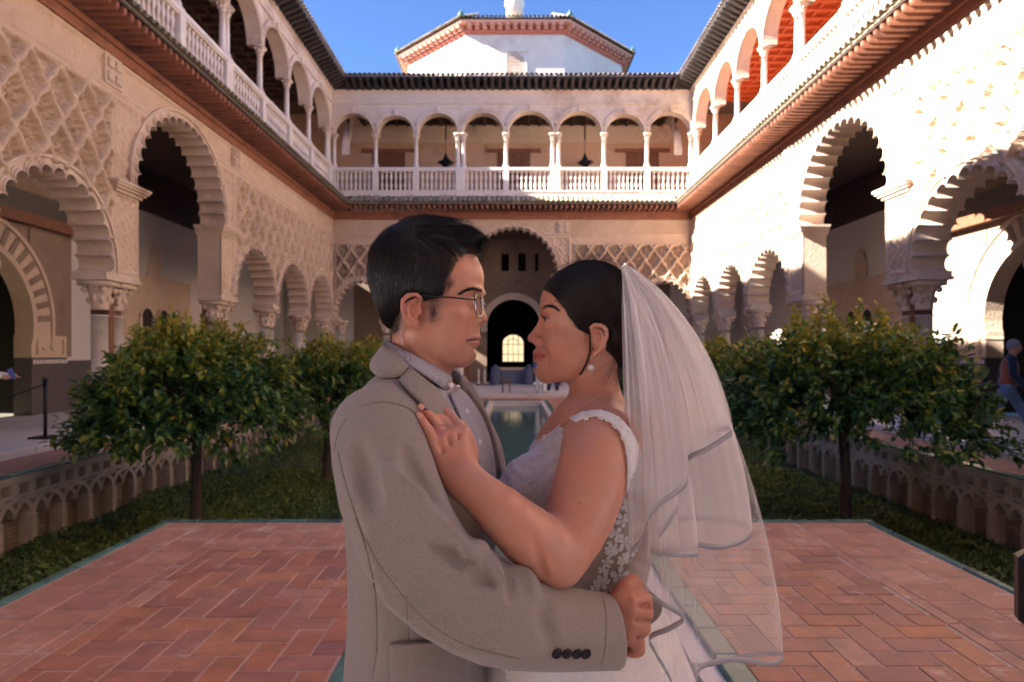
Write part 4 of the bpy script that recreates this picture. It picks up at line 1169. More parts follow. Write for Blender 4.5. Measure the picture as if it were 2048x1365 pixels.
def poly2d(poly):
    """2-D signed distance to a polygon (negative inside)"""
    poly = np.asarray(poly, float)
    def fn(x, y):
        d = np.full(x.shape, 1e9); sgn = np.zeros(x.shape, bool)
        for a, b in zip(poly, np.roll(poly, -1, 0)):
            ex, ey = b-a; wx, wy = x-a[0], y-a[1]
            t = np.clip((wx*ex+wy*ey)/(ex*ex+ey*ey+1e-12), 0, 1)
            d = np.minimum(d, (wx-ex*t)**2+(wy-ey*t)**2)
            c = (a[1] > y) != (b[1] > y)
            xx = a[0]+(y-a[1])*(b[0]-a[0])/(b[1]-a[1]+1e-12)
            sgn ^= c & (x < xx)
        d = np.sqrt(d); return np.where(sgn, -d, d)
    return fn
class Frame:
    """head frame: photograph pixels in the profile plane, c = pixels towards the near side"""
    def __init__(s, rx, ry, d, yaw, facing):
        s.sc = d/F; s.o = P(rx, ry, d); y = R(yaw)
        if facing > 0: s.ex = np.array([math.cos(y), -math.sin(y), 0]); s.ec = np.array([-math.sin(y), -math.cos(y), 0])
        else: s.ex = np.array([math.cos(y), math.sin(y), 0]); s.ec = np.array([math.sin(y), -math.cos(y), 0])
        s.ez = np.array([0,0,1.0]); s.Rm = np.stack([s.ex, s.ec, s.ez], 1)
    def __call__(s, px, py, c=0.0, mirror=False):
        c = c*s.sc; k = (px-1024)/F
        X0, Y0 = s.o[0]+c*s.ec[0], s.o[1]+c*s.ec[1]
        a = (k*Y0-X0)/(s.ex[0]-k*s.ex[1])
        Y = Y0+a*s.ex[1]; z = CAMZ+(705-py)/F*Y
        if mirror: c = -c
        q = s.o+a*s.ex+c*s.ec; q[2] = z
        return q
    def rot(s, deg):
        c_, s_ = math.cos(R(deg)), math.sin(R(deg))
        e1 = s.ex*c_+s.ez*s_; e3 = -s.ex*s_+s.ez*c_
        return np.stack([e1, s.ec, e3], 1)
    def ell(s, sd, px, py, c, r, k=8, mode='u', deg=0, both=False):
        """r = (along profile, vertical, lateral) in px"""
        rr = np.array([r[0], r[2], r[1]])*s.sc
        for m in ((False, True) if both else (False,)): sd.ell(s(px, py, c, m), rr, k*s.sc, mode, s.rot(deg))
    def chain(s, sd, pts, rad, k=8, mode='u', both=False, flat=None):
        rad = np.broadcast_to(np.asarray(rad, float), (len(pts),))*s.sc
        for m in ((False, True) if both else (False,)): sd.chain([s(*p, m) for p in pts], rad, k*s.sc, mode, flat)
    def on(s, sd, px, py, inset=0.0):
        """(px, py, c) of the near surface under a photograph pixel, inset px inwards"""
        w, t = hit(sd, [px], [py], .8, 1.4); return (px, py, s.loc(w[0])[2]-inset)
    def loc(s, p):
        """world -> (profile px, vertical px down, lateral px) relative to the frame origin"""
        q = (p-s.o)/s.sc; return q@s.ex, -(q@s.ez), q@s.ec
    def poly(s, pts, c=0):
        """polygon of photograph pixels -> frame px"""
        out = []
        for x, y in pts:
            a, b, _ = s.loc(s(x, y, c)); out.append((a, b))
        return out

def strands(name, paths, rad, m, parent, taper=True):
    """hair strands: 3-sided tapered prisms, joined"""
    n, k, _ = paths.shape
    t = np.gradient(paths, axis=1); t /= np.linalg.norm(t, axis=2, keepdims=True)+1e-12
    ref = np.tile(np.array([0.3,-.9,.2]), (n,k,1)); u = np.cross(t, ref); u /= np.linalg.norm(u, axis=2, keepdims=True)+1e-12; w = np.cross(t, u)
    r = np.broadcast_to(np.asarray(rad, float).reshape(-1,1), (n,1))*(np.linspace(1,.25,k)**.8 if taper else np.ones(k))[None]
    V = np.stack([paths+r[...,None]*(math.cos(a)*u+math.sin(a)*w) for a in (0, 2*PI/3, 4*PI/3)], 2)
    base = (np.arange(n)*k*3)[:,None]+(np.arange(k-1)*3)[None]
    Fq = []
    for a in range(3):
        b = (a+1)%3; Fq.append(np.stack([base+a, base+b, base+3+b, base+3+a], -1).reshape(-1,4))
    return np_mesh(name, V.reshape(-1,3), np.concatenate(Fq), m, parent, True)

# ------------------------------------------------------------------ materials for people
def skin_mat(name, rough=.48):
    m, nt, b = node_mat(name); N, L = nt.nodes, nt.links
    a = N.new('ShaderNodeVertexColor'); a.layer_name = 'tone'
    g = N.new('ShaderNodeNewGeometry')
    n = N.new('ShaderNodeTexNoise'); n.inputs['Scale'].default_value = 55; n.inputs['Detail'].default_value = 6; L.new(g.outputs['Position'], n.inputs['Vector'])
    r = N.new('ShaderNodeValToRGB'); r.color_ramp.elements[0].position = .3; r.color_ramp.elements[1].position = .7; r.color_ramp.elements[0].color = (.95,.93,.92,1); r.color_ramp.elements[1].color = (1.03,1.02,1.02,1)
    L.new(n.outputs[0], r.inputs[0])
    mx = N.new('ShaderNodeMixRGB'); mx.blend_type = 'MULTIPLY'; mx.inputs[0].default_value = 1; L.new(a.outputs[0], mx.inputs[1]); L.new(r.outputs[0], mx.inputs[2])
    nb = N.new('ShaderNodeTexNoise'); nb.inputs['Scale'].default_value = 16; nb.inputs['Detail'].default_value = 7; nb.inputs['Roughness'].default_value = .7; L.new(g.outputs['Position'], nb.inputs['Vector'])
    rb = N.new('ShaderNodeValToRGB'); rb.color_ramp.elements[0].position = .36; rb.color_ramp.elements[1].position = .66; rb.color_ramp.elements[0].color = (.93,.97,1.0,1); rb.color_ramp.elements[1].color = (1.05,.93,.88,1); L.new(nb.outputs[0], rb.inputs[0])
    ns = N.new('ShaderNodeTexVoronoi'); ns.inputs['Scale'].default_value = 95; L.new(g.outputs['Position'], ns.inputs['Vector'])
    rs = N.new('ShaderNodeValToRGB'); rs.color_ramp.elements[0].position = .03; rs.color_ramp.elements[1].position = .11; rs.color_ramp.elements[0].color = (.80,.70,.64,1); rs.color_ramp.elements[1].color = (1,1,1,1); L.new(ns.outputs['Distance'], rs.inputs[0])
    mb_ = N.new('ShaderNodeMixRGB'); mb_.blend_type = 'MULTIPLY'; mb_.inputs[0].default_value = 1; L.new(mx.outputs[0], mb_.inputs[1]); L.new(rb.outputs[0], mb_.inputs[2])
    mc_ = N.new('ShaderNodeMixRGB'); mc_.blend_type = 'MULTIPLY'; mc_.inputs[0].default_value = .45; L.new(mb_.outputs[0], mc_.inputs[1]); L.new(rs.outputs[0], mc_.inputs[2])
    L.new(mc_.outputs[0], b.inputs['Base Color'])
    b.inputs['Subsurface Weight'].default_value = .25; b.inputs['Subsurface Radius'].default_value = (1,.35,.2); b.inputs['Subsurface Scale'].default_value = .006
    b.inputs['Roughness'].default_value = .42; b.inputs['Specular IOR Level'].default_value = .5
    n2 = N.new('ShaderNodeTexNoise'); n2.inputs['Scale'].default_value = 420; n2.inputs['Detail'].default_value = 3; L.new(g.outputs['Position'], n2.inputs['Vector'])
    bp = N.new('ShaderNodeBump'); bp.inputs['Strength'].default_value = .18; bp.inputs['Distance'].default_value = .0012; L.new(n2.outputs[0], bp.inputs['Height']); L.new(bp.outputs[0], b.inputs['Normal'])
    return m
M['skin'] = skin_mat('skin')
def cloth_mat(name, c1, c2, scale, rough=.85, bump=((900,.3),), sheen=.3, stretch=(1,1,1), weave=0):
    m, nt, b = node_mat(name); N, L = nt.nodes, nt.links
    g = N.new('ShaderNodeNewGeometry'); mp = N.new('ShaderNodeMapping'); mp.inputs['Scale'].default_value = stretch; L.new(g.outputs['Position'], mp.inputs['Vector'])
    n = N.new('ShaderNodeTexNoise'); n.inputs['Scale'].default_value = scale; n.inputs['Detail'].default_value = 8; n.inputs['Roughness'].default_value = .75; L.new(mp.outputs[0], n.inputs['Vector'])
    r = N.new('ShaderNodeValToRGB'); r.color_ramp.elements[0].position = .32; r.color_ramp.elements[1].position = .68; r.color_ramp.elements[0].color = rgba(c1); r.color_ramp.elements[1].color = rgba(c2); L.new(n.outputs[0], r.inputs[0])
    L.new(r.outputs[0], b.inputs['Base Color']); b.inputs['Roughness'].default_value = rough; b.inputs['Specular IOR Level'].default_value = .2
    b.inputs['Sheen Weight'].default_value = sheen; b.inputs['Sheen Roughness'].default_value = .5
    last = None
    for sc, st in bump:
        t = N.new('ShaderNodeTexNoise'); t.inputs['Scale'].default_value = sc; t.inputs['Detail'].default_value = 4; L.new(mp.outputs[0], t.inputs['Vector'])
        bp = N.new('ShaderNodeBump'); bp.inputs['Strength'].default_value = st; bp.inputs['Distance'].default_value = .002; L.new(t.outputs[0], bp.inputs['Height'])
        if last is not None: L.new(last, bp.inputs['Normal'])
        last = bp.outputs[0]
    L.new(last, b.inputs['Normal'])
    return m
M['wool'] = cloth_mat('oatmeal_wool', (.235,.192,.168), (.43,.36,.315), 620, .9, ((1100,.6),(300,.12)), .3)
M['wool_dark'] = cloth_mat('seam_wool', (.20,.165,.13), (.28,.24,.19), 260, .9, ((700,.4),), .2)
def shirt_mat():
    m, nt, b = node_mat('dotted_shirt'); N, L = nt.nodes, nt.links
    g = N.new('ShaderNodeNewGeometry'); mp = N.new('ShaderNodeMapping'); mp.inputs['Rotation'].default_value = (0,R(45),R(0)); mp.inputs['Scale'].default_value = (560,560,560); L.new(g.outputs['Position'], mp.inputs['Vector'])
    c = N.new('ShaderNodeTexChecker'); c.inputs['Scale'].default_value = 1; c.inputs['Color1'].default_value = (.54,.525,.57,1); c.inputs['Color2'].default_value = (.30,.29,.345,1); L.new(mp.outputs[0], c.inputs['Vector'])
    L.new(c.outputs[0], b.inputs['Base Color']); b.inputs['Roughness'].default_value = .8; b.inputs['Specular IOR Level'].default_value = .2
    return m
M['shirt'] = shirt_mat()
M['shirt_plain'] = cloth_mat('pale_shirt_lining', (.56,.54,.60), (.62,.60,.66), 40, .8)
M['trouser'] = cloth_mat('grey_trouser_cloth', (.20,.18,.17), (.27,.25,.23), 200)
M['shoe'] = mat('dark_leather', (.03,.02,.015), (.05,.03,.02), 8, .4)
m, nt, b = node_mat('black_hair'); b.inputs['Base Color'].default_value = (.014,.011,.010,1); b.inputs['Roughness'].default_value = .33; b.inputs['Specular IOR Level'].default_value = .55; M['hair'] = m
m, nt, b = node_mat('dark_brown_hair'); b.inputs['Base Color'].default_value = (.022,.013,.010,1); b.inputs['Roughness'].default_value = .33; b.inputs['Specular IOR Level'].default_value = .6; M['hair_b'] = m
m, nt, b = node_mat('eyeball'); N, L = nt.nodes, nt.links
a = N.new('ShaderNodeVertexColor'); a.layer_name = 'tone'; L.new(a.outputs[0], b.inputs['Base Color']); b.inputs['Roughness'].default_value = .08; M['eye'] = m
M['black'] = mat('black_plastic', (.012,.012,.013), None, rough=.3)
m, nt, b = node_mat('lens_glass'); b.inputs['Base Color'].default_value = (1,1,1,1); 
gg = nt.nodes.new('ShaderNodeBsdfGlossy'); gg.inputs['Roughness'].default_value = .02; tb_ = nt.nodes.new('ShaderNodeBsdfTransparent'); fz_ = nt.nodes.new('ShaderNodeFresnel'); fz_.inputs[0].default_value = 1.2
mg = nt.nodes.new('ShaderNodeMixShader'); nt.links.new(fz_.outputs[0], mg.inputs[0]); nt.links.new(tb_.outputs[0], mg.inputs[1]); nt.links.new(gg.outputs[0], mg.inputs[2]); nt.links.new(mg.outputs[0], nt.nodes['Material Output'].inputs[0]); M['glass'] = m
M['silver'] = mat('silver_metal', (.75,.73,.70), None, rough=.25, metal=1)
M['rosegold'] = mat('rose_gold', (.80,.48,.33), None, rough=.25, metal=1)
m, nt, b = node_mat('pearl'); b.inputs['Base Color'].default_value = (.82,.76,.72,1); b.inputs['Roughness'].default_value = .18; b.inputs['Coat Weight'].default_value = .6; M['pearl'] = m
M['nail'] = mat('pink_nail', (.70,.36,.30), None, rough=.25)
M['dress'] = cloth_mat('ivory_tulle_cloth', (.74,.69,.68), (.84,.80,.79), 120, .8, ((500,.3),(60,.2)), .2)
M['lace'] = cloth_mat('white_lace', (.84,.82,.82), (.90,.89,.89), 300, .7, ((800,.4),), .2)
M['lining'] = cloth_mat('nude_lining', (.42,.33,.28), (.50,.40,.345), 150, .8, ((500,.3),(900,.3)), .2)

# ================================================================== THE GROOM
groom = tag(bpy.data.objects.new('person', bpy.data.meshes.new('tmp')), 'groom in oatmeal jacket and glasses holding the bride, dark short hair', 'person', 'couple embracing in the courtyard')
G = Frame(860, 600, 1.10, 5.5, 1)
def groom_head():
    s = Sdf()
    G.ell(s, 855, 552, 0, (103,97,82), 10)
    G.ell(s, 916, 562, 0, (50,56,60), 20)
    G.ell(s, 903, 638, 0, (57,84,60), 22)
    G.ell(s, 872, 652, 0, (58,50,64), 24)
    G.chain(s, [(838,668,60),(872,704,46),(922,716,14)], [17,16,16], 24, both=True)
    G.ell(s, 896, 698, 0, (46,30,48), 20)
    G.ell(s, 931, 708, 0, (18,17,21), 16)
    G.ell(s, 906, 636, 46, (28,24,18), 18, both=True)
    G.ell(s, 880, 622, 62, (40,16,14), 20, both=True)
    G.ell(s, 944, 583, 24, (20,9.5,24), 12, both=True)
    G.ell(s, 957, 605, 33, (13,11,17), 12, 's', both=True)
    G.ell(s, 896, 668, 42, (30,34,22), 20, both=True)
    # nose
    G.chain(s, [(953,594,0),(957,616,0),(961.5,634,0)], [8,8.5,10], 9)
    G.ell(s, 962.5, 638.5, 0, (11,10,10.5), 7)
    G.ell(s, 951.5, 645, 12, (10.5,8.5,7), 6, both=True)
    G.ell(s, 958, 653.5, 6, (5,3,3.4), 2.5, 's', both=True)
    G.chain(s, [(942,638,14),(939,646,17),(943,654,15)], [1.3,1.6,1.3], 4, 's', both=True)
    # mouth
    G.ell(s, 936, 676, 0, (20.5,26,29), 14)
    u1, u2, u3 = G.on(s,951,675,3.6), G.on(s,944,677,2.6), G.on(s,936.5,680,1.2)
    l1, l2 = G.on(s,949,686,4.2), G.on(s,942,685,3)
    ML = [(961.5,680,0), G.on(s,953,680.3), G.on(s,944,680.6), G.on(s,935,681.8,-.5)]
    s.mouth_line = ML
    G.chain(s, [(952,673,0),u1,u2,u3], [6.8,5.6,4.2,2.2], 4.5, both=True)
    G.chain(s, [(948.5,687.3,0),l1,l2,u3], [7.4,6.2,4.4,2.2], 4.5, both=True)
    G.chain(s, ML, [1.7,1.8,1.9,2.0], 2.6, 's', both=True)
    G.ell(s, 953, 699, 0, (7,4.5,13), 7, 's')
    G.chain(s, [(938,648,22),(924,668,36),(919,682,38)], [2.5,2,1.2], 8, 's', both=True)
    # eyelids round the eyeball, slit between
    G.ell(s, 939, 604.5, 31, (14.8,14.3,15.5), 7, both=True)
    G.ell(s, 954, 606, 32, (9,3.4,14), 1.8, 's', both=True)
    G.chain(s, [(953,598,24),(947,596,36),(938,600,44)], [1.2,1.2,.8], 2.5, 's', both=True)
    # neck
    G.chain(s, [(842,640,0),(842,700,0),(840,790,0)], [56,57,62], 16)
    G.chain(s, [(822,668,56),(850,725,50),(884,765,26)], [10,10,9], 16, both=True)
    G.ell(s, 893, 735, 0, (10,12,9), 12)
    # ear
    for mm in (False, True):
        q = lambda x, y, c: G(x, y, c, mm)
        k = G.sc
        out = [(838,607,82),(842,597,86),(833,589.5,91),(818,590,96),(806,600,98),(804,616,97),(810,634,94),(822,648,89)]
        s.ell(q(823,620,80), np.array([17,9,29])*k, 5*k, 'u', G.rot(-14))
        s.chain([q(*p) for p in out], np.array([3,3.4,3.9,4.1,4.1,3.8,3.8,4.2])*k, 4*k)
        s.ell(q(830,647,86), np.array([9,5,9.5])*k, 4*k, 'u', G.rot(-20))
        s.ell(q(829,622,95), np.array([9.5,9,13])*k, 4*k, 's', G.rot(-12))
        s.chain([q(832,600,93),(q(822,604,95)),q(816,616,95),q(818,632,93),q(826,640,91)], np.array([2.4,2.8,3,3,2.6])*k, 3*k)
        s.chain([q(825,606,95),q(832,611,92)], np.array([2.4,2])*k, 2.5*k)
        s.ell(q(841,624,81), np.array([4,3.5,6])*k, 4*k)
    return s
gh = groom_head()
gc = G(855, 620)
Vh, Fh = gh.mesh(gc-np.array([.125,.105,.155]), gc+np.array([.115,.105,.15]), .0017)
EYE_G = [(939,604.5,31)]
def mask(fr, V, px, py, c, r, soft=.5, both=True):
    """soft ellipsoidal mask in a head frame; r in px"""
    a, b, l = fr.loc(V); a0, b0, l0 = fr.loc(fr(px, py, c))
    if both: l = np.abs(l); l0 = abs(l0)
    d = np.sqrt(((a-a0)/r[0])**2+((b-b0)/r[1])**2+((l-l0)/r[2])**2)
    return np.clip((1-d)/soft+.5, 0, 1)
def linemask(fr, V, pts, r):
    a, b, l = fr.loc(V); q_ = np.stack([a, b, np.abs(l)], 1); d = np.full(len(V), 1e9)
    s_ = smoothline([(*fr.loc(fr(*p))[:2], abs(p[2])) for p in pts], 24)
    near = np.linalg.norm(q_-s_.mean(0), axis=1) < 60
    d[near] = np.sqrt(((q_[near][:,None]-s_[None])**2).sum(-1)).min(1)
    return np.clip(1.5-d/r, 0, 1)
def mixc(c, m_, col): return c*(1-m_[:,None])+np.array(col)*m_[:,None]
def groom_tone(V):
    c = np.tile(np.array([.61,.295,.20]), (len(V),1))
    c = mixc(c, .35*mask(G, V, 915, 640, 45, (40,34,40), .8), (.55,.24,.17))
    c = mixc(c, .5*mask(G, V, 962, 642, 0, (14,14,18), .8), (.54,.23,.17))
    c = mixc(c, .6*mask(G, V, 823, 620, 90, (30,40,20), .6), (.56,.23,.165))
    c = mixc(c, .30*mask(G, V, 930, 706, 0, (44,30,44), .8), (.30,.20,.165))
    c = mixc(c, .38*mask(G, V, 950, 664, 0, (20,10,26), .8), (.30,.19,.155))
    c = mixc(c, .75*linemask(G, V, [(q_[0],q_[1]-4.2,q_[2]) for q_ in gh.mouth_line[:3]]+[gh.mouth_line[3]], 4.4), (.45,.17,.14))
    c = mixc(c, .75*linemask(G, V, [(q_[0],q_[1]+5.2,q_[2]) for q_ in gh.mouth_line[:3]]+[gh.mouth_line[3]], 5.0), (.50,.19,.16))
    c = mixc(c, .85*linemask(G, V, gh.mouth_line, 2.2), (.16,.06,.05))  # crease shade between the lips put into the skin colour
    c = mixc(c, .35*linemask(G, V, [(942,638,14),(939,646,17),(943,654,15)], 3.5), (.30,.12,.09))  # nose wing crease, its shade tinted into the skin
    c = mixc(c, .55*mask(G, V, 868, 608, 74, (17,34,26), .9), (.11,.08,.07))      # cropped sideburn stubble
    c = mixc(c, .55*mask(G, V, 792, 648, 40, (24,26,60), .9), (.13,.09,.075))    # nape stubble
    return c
rngp = np.random.default_rng(5)

# jacket -------------------------------------------------------------
def groom_torso(off=0.0, shirt=False):
    s = Sdf()
    s.ell(P(852,965,1.12), (.135+off,.175+off,.200+off), .03)
    s.ell(P(838,1180,1.12), (.118+off,.165+off,.26), .05)
    s.ell(P(835,1420,1.12), (.125+off,.175+off,.22), .05)
    s.chain([P(808,835,1.03),P(806,822,1.12),P(808,835,1.21)], .064+off, .05)
    s.chain([P(766,868,.965),P(796,830,1.05)], [.070+off,.061+off], .04)
    s.chain([P(800,872,1.27),P(810,832,1.18)], [.066+off,.060+off], .04)
    return s
NECK_C = P(842, 745, 1.105)
def groom_jacket():
    s = groom_torso()
    # far sleeve going round the bride
    s.chain([P(800,872,1.29),P(830,1010,1.35),P(900,1130,1.38),P(1050,1190,1.36),P(1190,1200,1.31)], [.066,.066,.062,.056,.05], .02)
    # front opening: a long wedge removed along the chest
    op = poly2d([(700,600),(700,700),(745,736),(780,748),(813,741),(850,768),(878,793),(916,853),(945,908),(968,988),(1000,1030),(1140,1000),(1140,600)])
    def opening(p):
        Y = np.maximum(p[...,1], .2)
        return np.maximum(op(1024+p[...,0]/Y*F, 705-(p[...,2]-CAMZ)/Y*F)*Y/F, p[...,1]-1.168)
    s.custom(opening, P(900,850,1.1), 9, .004, 's')
    # neck opening
    s.chain([P(838,640,1.105),P(842,745,1.105)], [.085,.064], .01, 's')
    # near sleeve
    sl = [P(757,866,.952),P(772,955,.905),P(812,1068,.878),P(866,1150,.868),P(980,1224,.878),P(1100,1254,.925),P(1250,1264,.985)]
    s.chain(smoothline(sl, 15), np.interp(np.linspace(0,1,15), np.linspace(0,1,7), [.069,.0715,.0695,.066,.060,.0555,.0535]), .014)
    return s
jk = groom_jacket()
# folds of the sleeve, laid where the cloth bunches at the elbow
def crease(s, pts, r, k, mode, off=0.0):
    p = smoothline(np.array([(a,b,0) for a,b in pts]), 7)
    w, t = hit(base_jk, p[:,0], p[:,1])
    dr = w-CAMP; dr /= np.linalg.norm(dr, axis=1, keepdims=True)
    w = w-dr*(off*.45 if mode == 'u' else -.001)
    tap = np.array([.45,.8,1,1,1,.8,.45])
    s.chain(w, r*1.3*tap, k*.75, mode)
base_jk = Sdf().merge(jk)
for pts, r, k, md, off in (
    ([(850,1058),(895,1078),(938,1108)], .012, .016, 'u', .006),
    ([(905,1148),(925,1118),(968,1098),(985,1112)], .011, .013, 'u', .004),
    ([(968,1110),(985,1135),(1000,1168)], .009, .012, 'u', .004),
    ([(1030,1140),(1055,1160),(1068,1190)], .010, .016, 'u', .006),
    ([(935,1130),(950,1150),(985,1165)], .008, .012, 's', -.002),
    ([(880,1115),(915,1126),(940,1124)], .007, .012, 's', -.002),
    ([(845,1085),(880,1098),(915,1102)], .007, .014, 's', -.002),
    ([(1005,1135),(1018,1160),(1020,1195)], .006, .012, 's', -.002),
    ([(900,1178),(915,1205),(910,1245)], .012, .020, 'u', .008),
    ([(770,940),(800,975),(850,1000)], .012, .026, 'u', .008),
    ([(790,1010),(840,1040),(885,1048)], .010, .022, 'u', .006),
    ([(720,900),(735,960),(745,1010)], .010, .028, 's', -.004),
    ([(810,900),(838,960),(872,1000)], .008, .02, 's', -.002),
    ([(1095,1205),(1090,1240),(1105,1285)], .008, .022, 's', -.002)):
    crease(jk, pts, r, k, md, off)
cuffp = P(1229,1262,.972)
jk_full = jk
def cuff_cut(p):
    """flat end of the near sleeve and the hollow inside it"""
    n = np.array([.97,.22,.04]); n /= np.linalg.norm(n)
    q = (p-cuffp)@n; loc = np.linalg.norm(p-cuffp, axis=-1)-.09
    return np.maximum(-q, loc)
jk.custom(cuff_cut, cuffp, .1, .002, 's')
jk.chain([P(1190,1262,.963),P(1275,1263,1.0)], .0475, .003, 's')
# back seam groove and hem cut
def seam(s, sd, pts, r=.0018, n=16, mode='s', k=.003):
    p = smoothline(np.array([(a,b,0) for a,b in pts]), n); w, t = hit(sd, p[:,0], p[:,1]); s.chain(w, r, k, mode)
seam(jk, base_jk, [(712,1036),(727,1080),(740,1130),(750,1180),(753,1230),(754,1292),(744,1364)], .0026)
seam(jk, base_jk, [(812,1190),(815,1240),(818,1285)], .0016)
seam(jk, base_jk, [(690,838),(720,815),(762,806),(810,815),(838,838)], .0020)
seam(jk, base_jk, [(676,900),(690,960),(716,1040),(752,1118)], .0016)
jk.plane(P(850,1500,1.12), (0,0,-1), 9)
Vj, Fj = jk.mesh(P(620,1520,1.12)-np.array([.0,.30,0]), P(1270,700,1.12)+np.array([.02,.36,0]), .0037)
jo = np_mesh('jacket', Vj, Fj, M['wool'], groom)
tag(jo, None)

def patch(sd, grid_px, off, name, m, parent, thick=.003):
    """a piece of cloth lying on a surface; grid_px[u][v] photograph pixels"""
    g = np.asarray(grid_px, float); w, t = hit(sd, g[...,0].ravel(), g[...,1].ravel())
    nr = sd.grad(w); w = (w+nr*off).reshape(g.shape[0], g.shape[1], 3)
    o = MB().grid(w).build(name, m, parent, True)
    md = o.modifiers.new('thickness', 'SOLIDIFY'); md.thickness = thick; md.offset = 0
    return o
def quad_grid(a, b, n, m_):
    """between two traced edges"""
    A = smoothline(np.array([(x,y,0) for x,y in a]), n)[:, :2]; B = smoothline(np.array([(x,y,0) for x,y in b]), n)[:, :2]
    t = np.linspace(0,1,m_)[None,:,None]
    return A[:,None]*(1-t)+B[:,None]*t
tor = groom_torso()
patch(tor, quad_grid([(783,1284),(782,1325),(784,1400)], [(926,1276),(935,1325),(940,1400)], 10, 14), .0045, 'pocket', M['wool'], jo, .004)
patch(tor, quad_grid([(783,1284),(783,1291)], [(926,1276),(927,1283)], 3, 14), .008, 'pocket_edge', M['wool'], jo, .003)
def stitch(pts, n=40, r=.0010, name='seam'):
    p = smoothline(np.array([(a,b,0) for a,b in pts]), n); w, t = hit(jk, p[:,0], p[:,1])
    ok = np.abs(jk.ev(w)) < .002; w = w[ok]
    if len(w) > 3: MB().tube(w+jk.grad(w)*.0002, r, 5).build(name, M['wool_dark'], jo, True)
stitch([(668,905),(676,868),(694,838),(722,815),(762,804),(806,812),(836,832),(852,862)])
stitch([(712,1036),(727,1080),(740,1130),(750,1180),(753,1230),(754,1292),(746,1360)], r=.0014)
stitch([(812,1192),(815,1240),(818,1282)])
stitch([(676,905),(690,962),(715,1040),(751,1118),(800,1185),(850,1240),(930,1290),(1040,1318)], n=60, r=.0009)
stitch([(1204,1190),(1212,1230),(1211,1290),(1203,1328)], r=.0008)
# sleeve buttons
for bx in (1113,1133,1153,1171):
    w, t = hit(jk, [bx], [1306+(bx-1113)*.02]); nrm = jk.grad(w)[0]
    mb = MB().lathe([(0,-.001),(.0068,-.001),(.0078,.0012),(.0072,.0026),(.006,.0022),(.0045,.0017),(0,.0017)], 16, cap=False)
    bo = mb.build('button', M['black'], jo, True)
    q = Vector(nrm).to_track_quat('Z', 'Y'); bo.rotation_euler = q.to_euler(); bo.location = w[0]+nrm*.001
# sleeve hem edge
def loop_tube(name, pts, r, m, parent): return MB().tube(pts, r, 6).build(name, m, parent, True)

# lapels: strips standing on the jacket beside the opening
lap_out = [(799,764),(822,790),(845,815),(872,872),(905,945),(940,1010)]
lap_in = [(818,738),(850,765),(878,790),(916,850),(945,905),(968,985)]
lp = quad_grid(lap_out, lap_in, 22, 9)
wl, tl = hit(base_jk, lp[...,0].ravel(), lp[...,1].ravel())
tl = tl.reshape(lp.shape[:2])
# keep the lapel a smooth sheet: depth from its outer edge towards the chest front
d_out = tl[:,0]; d_in = np.minimum(tl[:,-1], d_out+.055)
v = np.linspace(0,1,9)[None]
dep = d_out[:,None]*(1-v)+d_in[:,None]*v-.009-.009*np.sin(PI*v*.85)
lw = np.array([[P(lp[i,j,0], lp[i,j,1], dep[i,j]) for j in range(9)] for i in range(22)])
lo_ = MB().grid(lw).build('lapel', M['wool'], jo, True)
md = lo_.modifiers.new('thickness', 'SOLIDIFY'); md.thickness = .005; md.offset = -1
# far lapel, seen edge-on beyond the shirt
fl_in = [(912,762,1.165),(938,812,1.172),(962,862,1.175),(990,915,1.172),(1003,985,1.165)]
fl_out = [(922,752,1.20),(950,790,1.225),(978,848,1.235),(1001,905,1.235),(1010,985,1.22)]
A = smoothline(fl_in, 18); B = smoothline(fl_out, 18)
fg = np.array([[P(*(A[i]*(1-t)+B[i]*t-np.array([0,0,.012*math.sin(PI*t)]))) for t in np.linspace(0,1,7)] for i in range(18)])
fo = MB().grid(fg).build('lapel', M['wool'], jo, True); md = fo.modifiers.new('thickness', 'SOLIDIFY'); md.thickness = .006
# jacket collar and shirt collar: bands round the neck
def collar(name, m, parent, top, bot, n=40, rows=6, thick=.003, bulge=.006):
    """top/bot: lists of (px,py,d) running from the near front point round the back to the far front point"""
    A = np.array([P(*q) for q in smoothline(top, n)]); B = np.array([P(*q) for q in smoothline(bot, n)])
    c = NECK_C
    g = []
    for i in range(n):
        rw = []
        for t in np.linspace(0,1,rows):
            p = A[i]*(1-t)+B[i]*t; o = p-c; o[2] = 0; o /= np.linalg.norm(o)+1e-9
            rw.append(p+o*bulge*math.sin(PI*t))
        g.append(rw)
    ob = MB().grid(g).build(name, m, parent, True); md = ob.modifiers.new('thickness', 'SOLIDIFY'); md.thickness = thick; md.offset = 0
    return ob
sh = tag(np_mesh('shirt', *groom_torso(-.012).mesh(P(660,1350,1.12)-np.array([0,.26,0]), P(1080,700,1.12)+np.array([0,.26,.0]), .006), M['shirt'], groom), None)
collar('shirt_collar', M['shirt'], sh,
    [(901,750,1.085),(880,739,1.058),(845,720,1.042),(805,699,1.048),(781,686,1.075),(776,684,1.105),(781,688,1.135),(805,700,1.165),(845,718,1.172),(885,733,1.155),(908,737,1.13)],
    [(893,784,1.063),(873,768,1.035),(838,745,1.018),(800,722,1.026),(775,708,1.06),(768,704,1.105),(775,708,1.15),(800,722,1.185),(845,745,1.195),(898,760,1.175),(925,764,1.15)], thick=.003, bulge=.005)
collar('jacket_collar', M['wool'], jo,
    [(816,735,1.012),(800,716,1.012),(782,698,1.035),(771,692,1.07),(768,690,1.105),(771,692,1.14),(785,700,1.175),(815,716,1.195)],
    [(803,757,.995),(782,757,.985),(758,754,.99),(747,744,1.03),(742,738,1.105),(748,742,1.18),(775,756,1.215),(812,760,1.215)], thick=.006, bulge=.008)
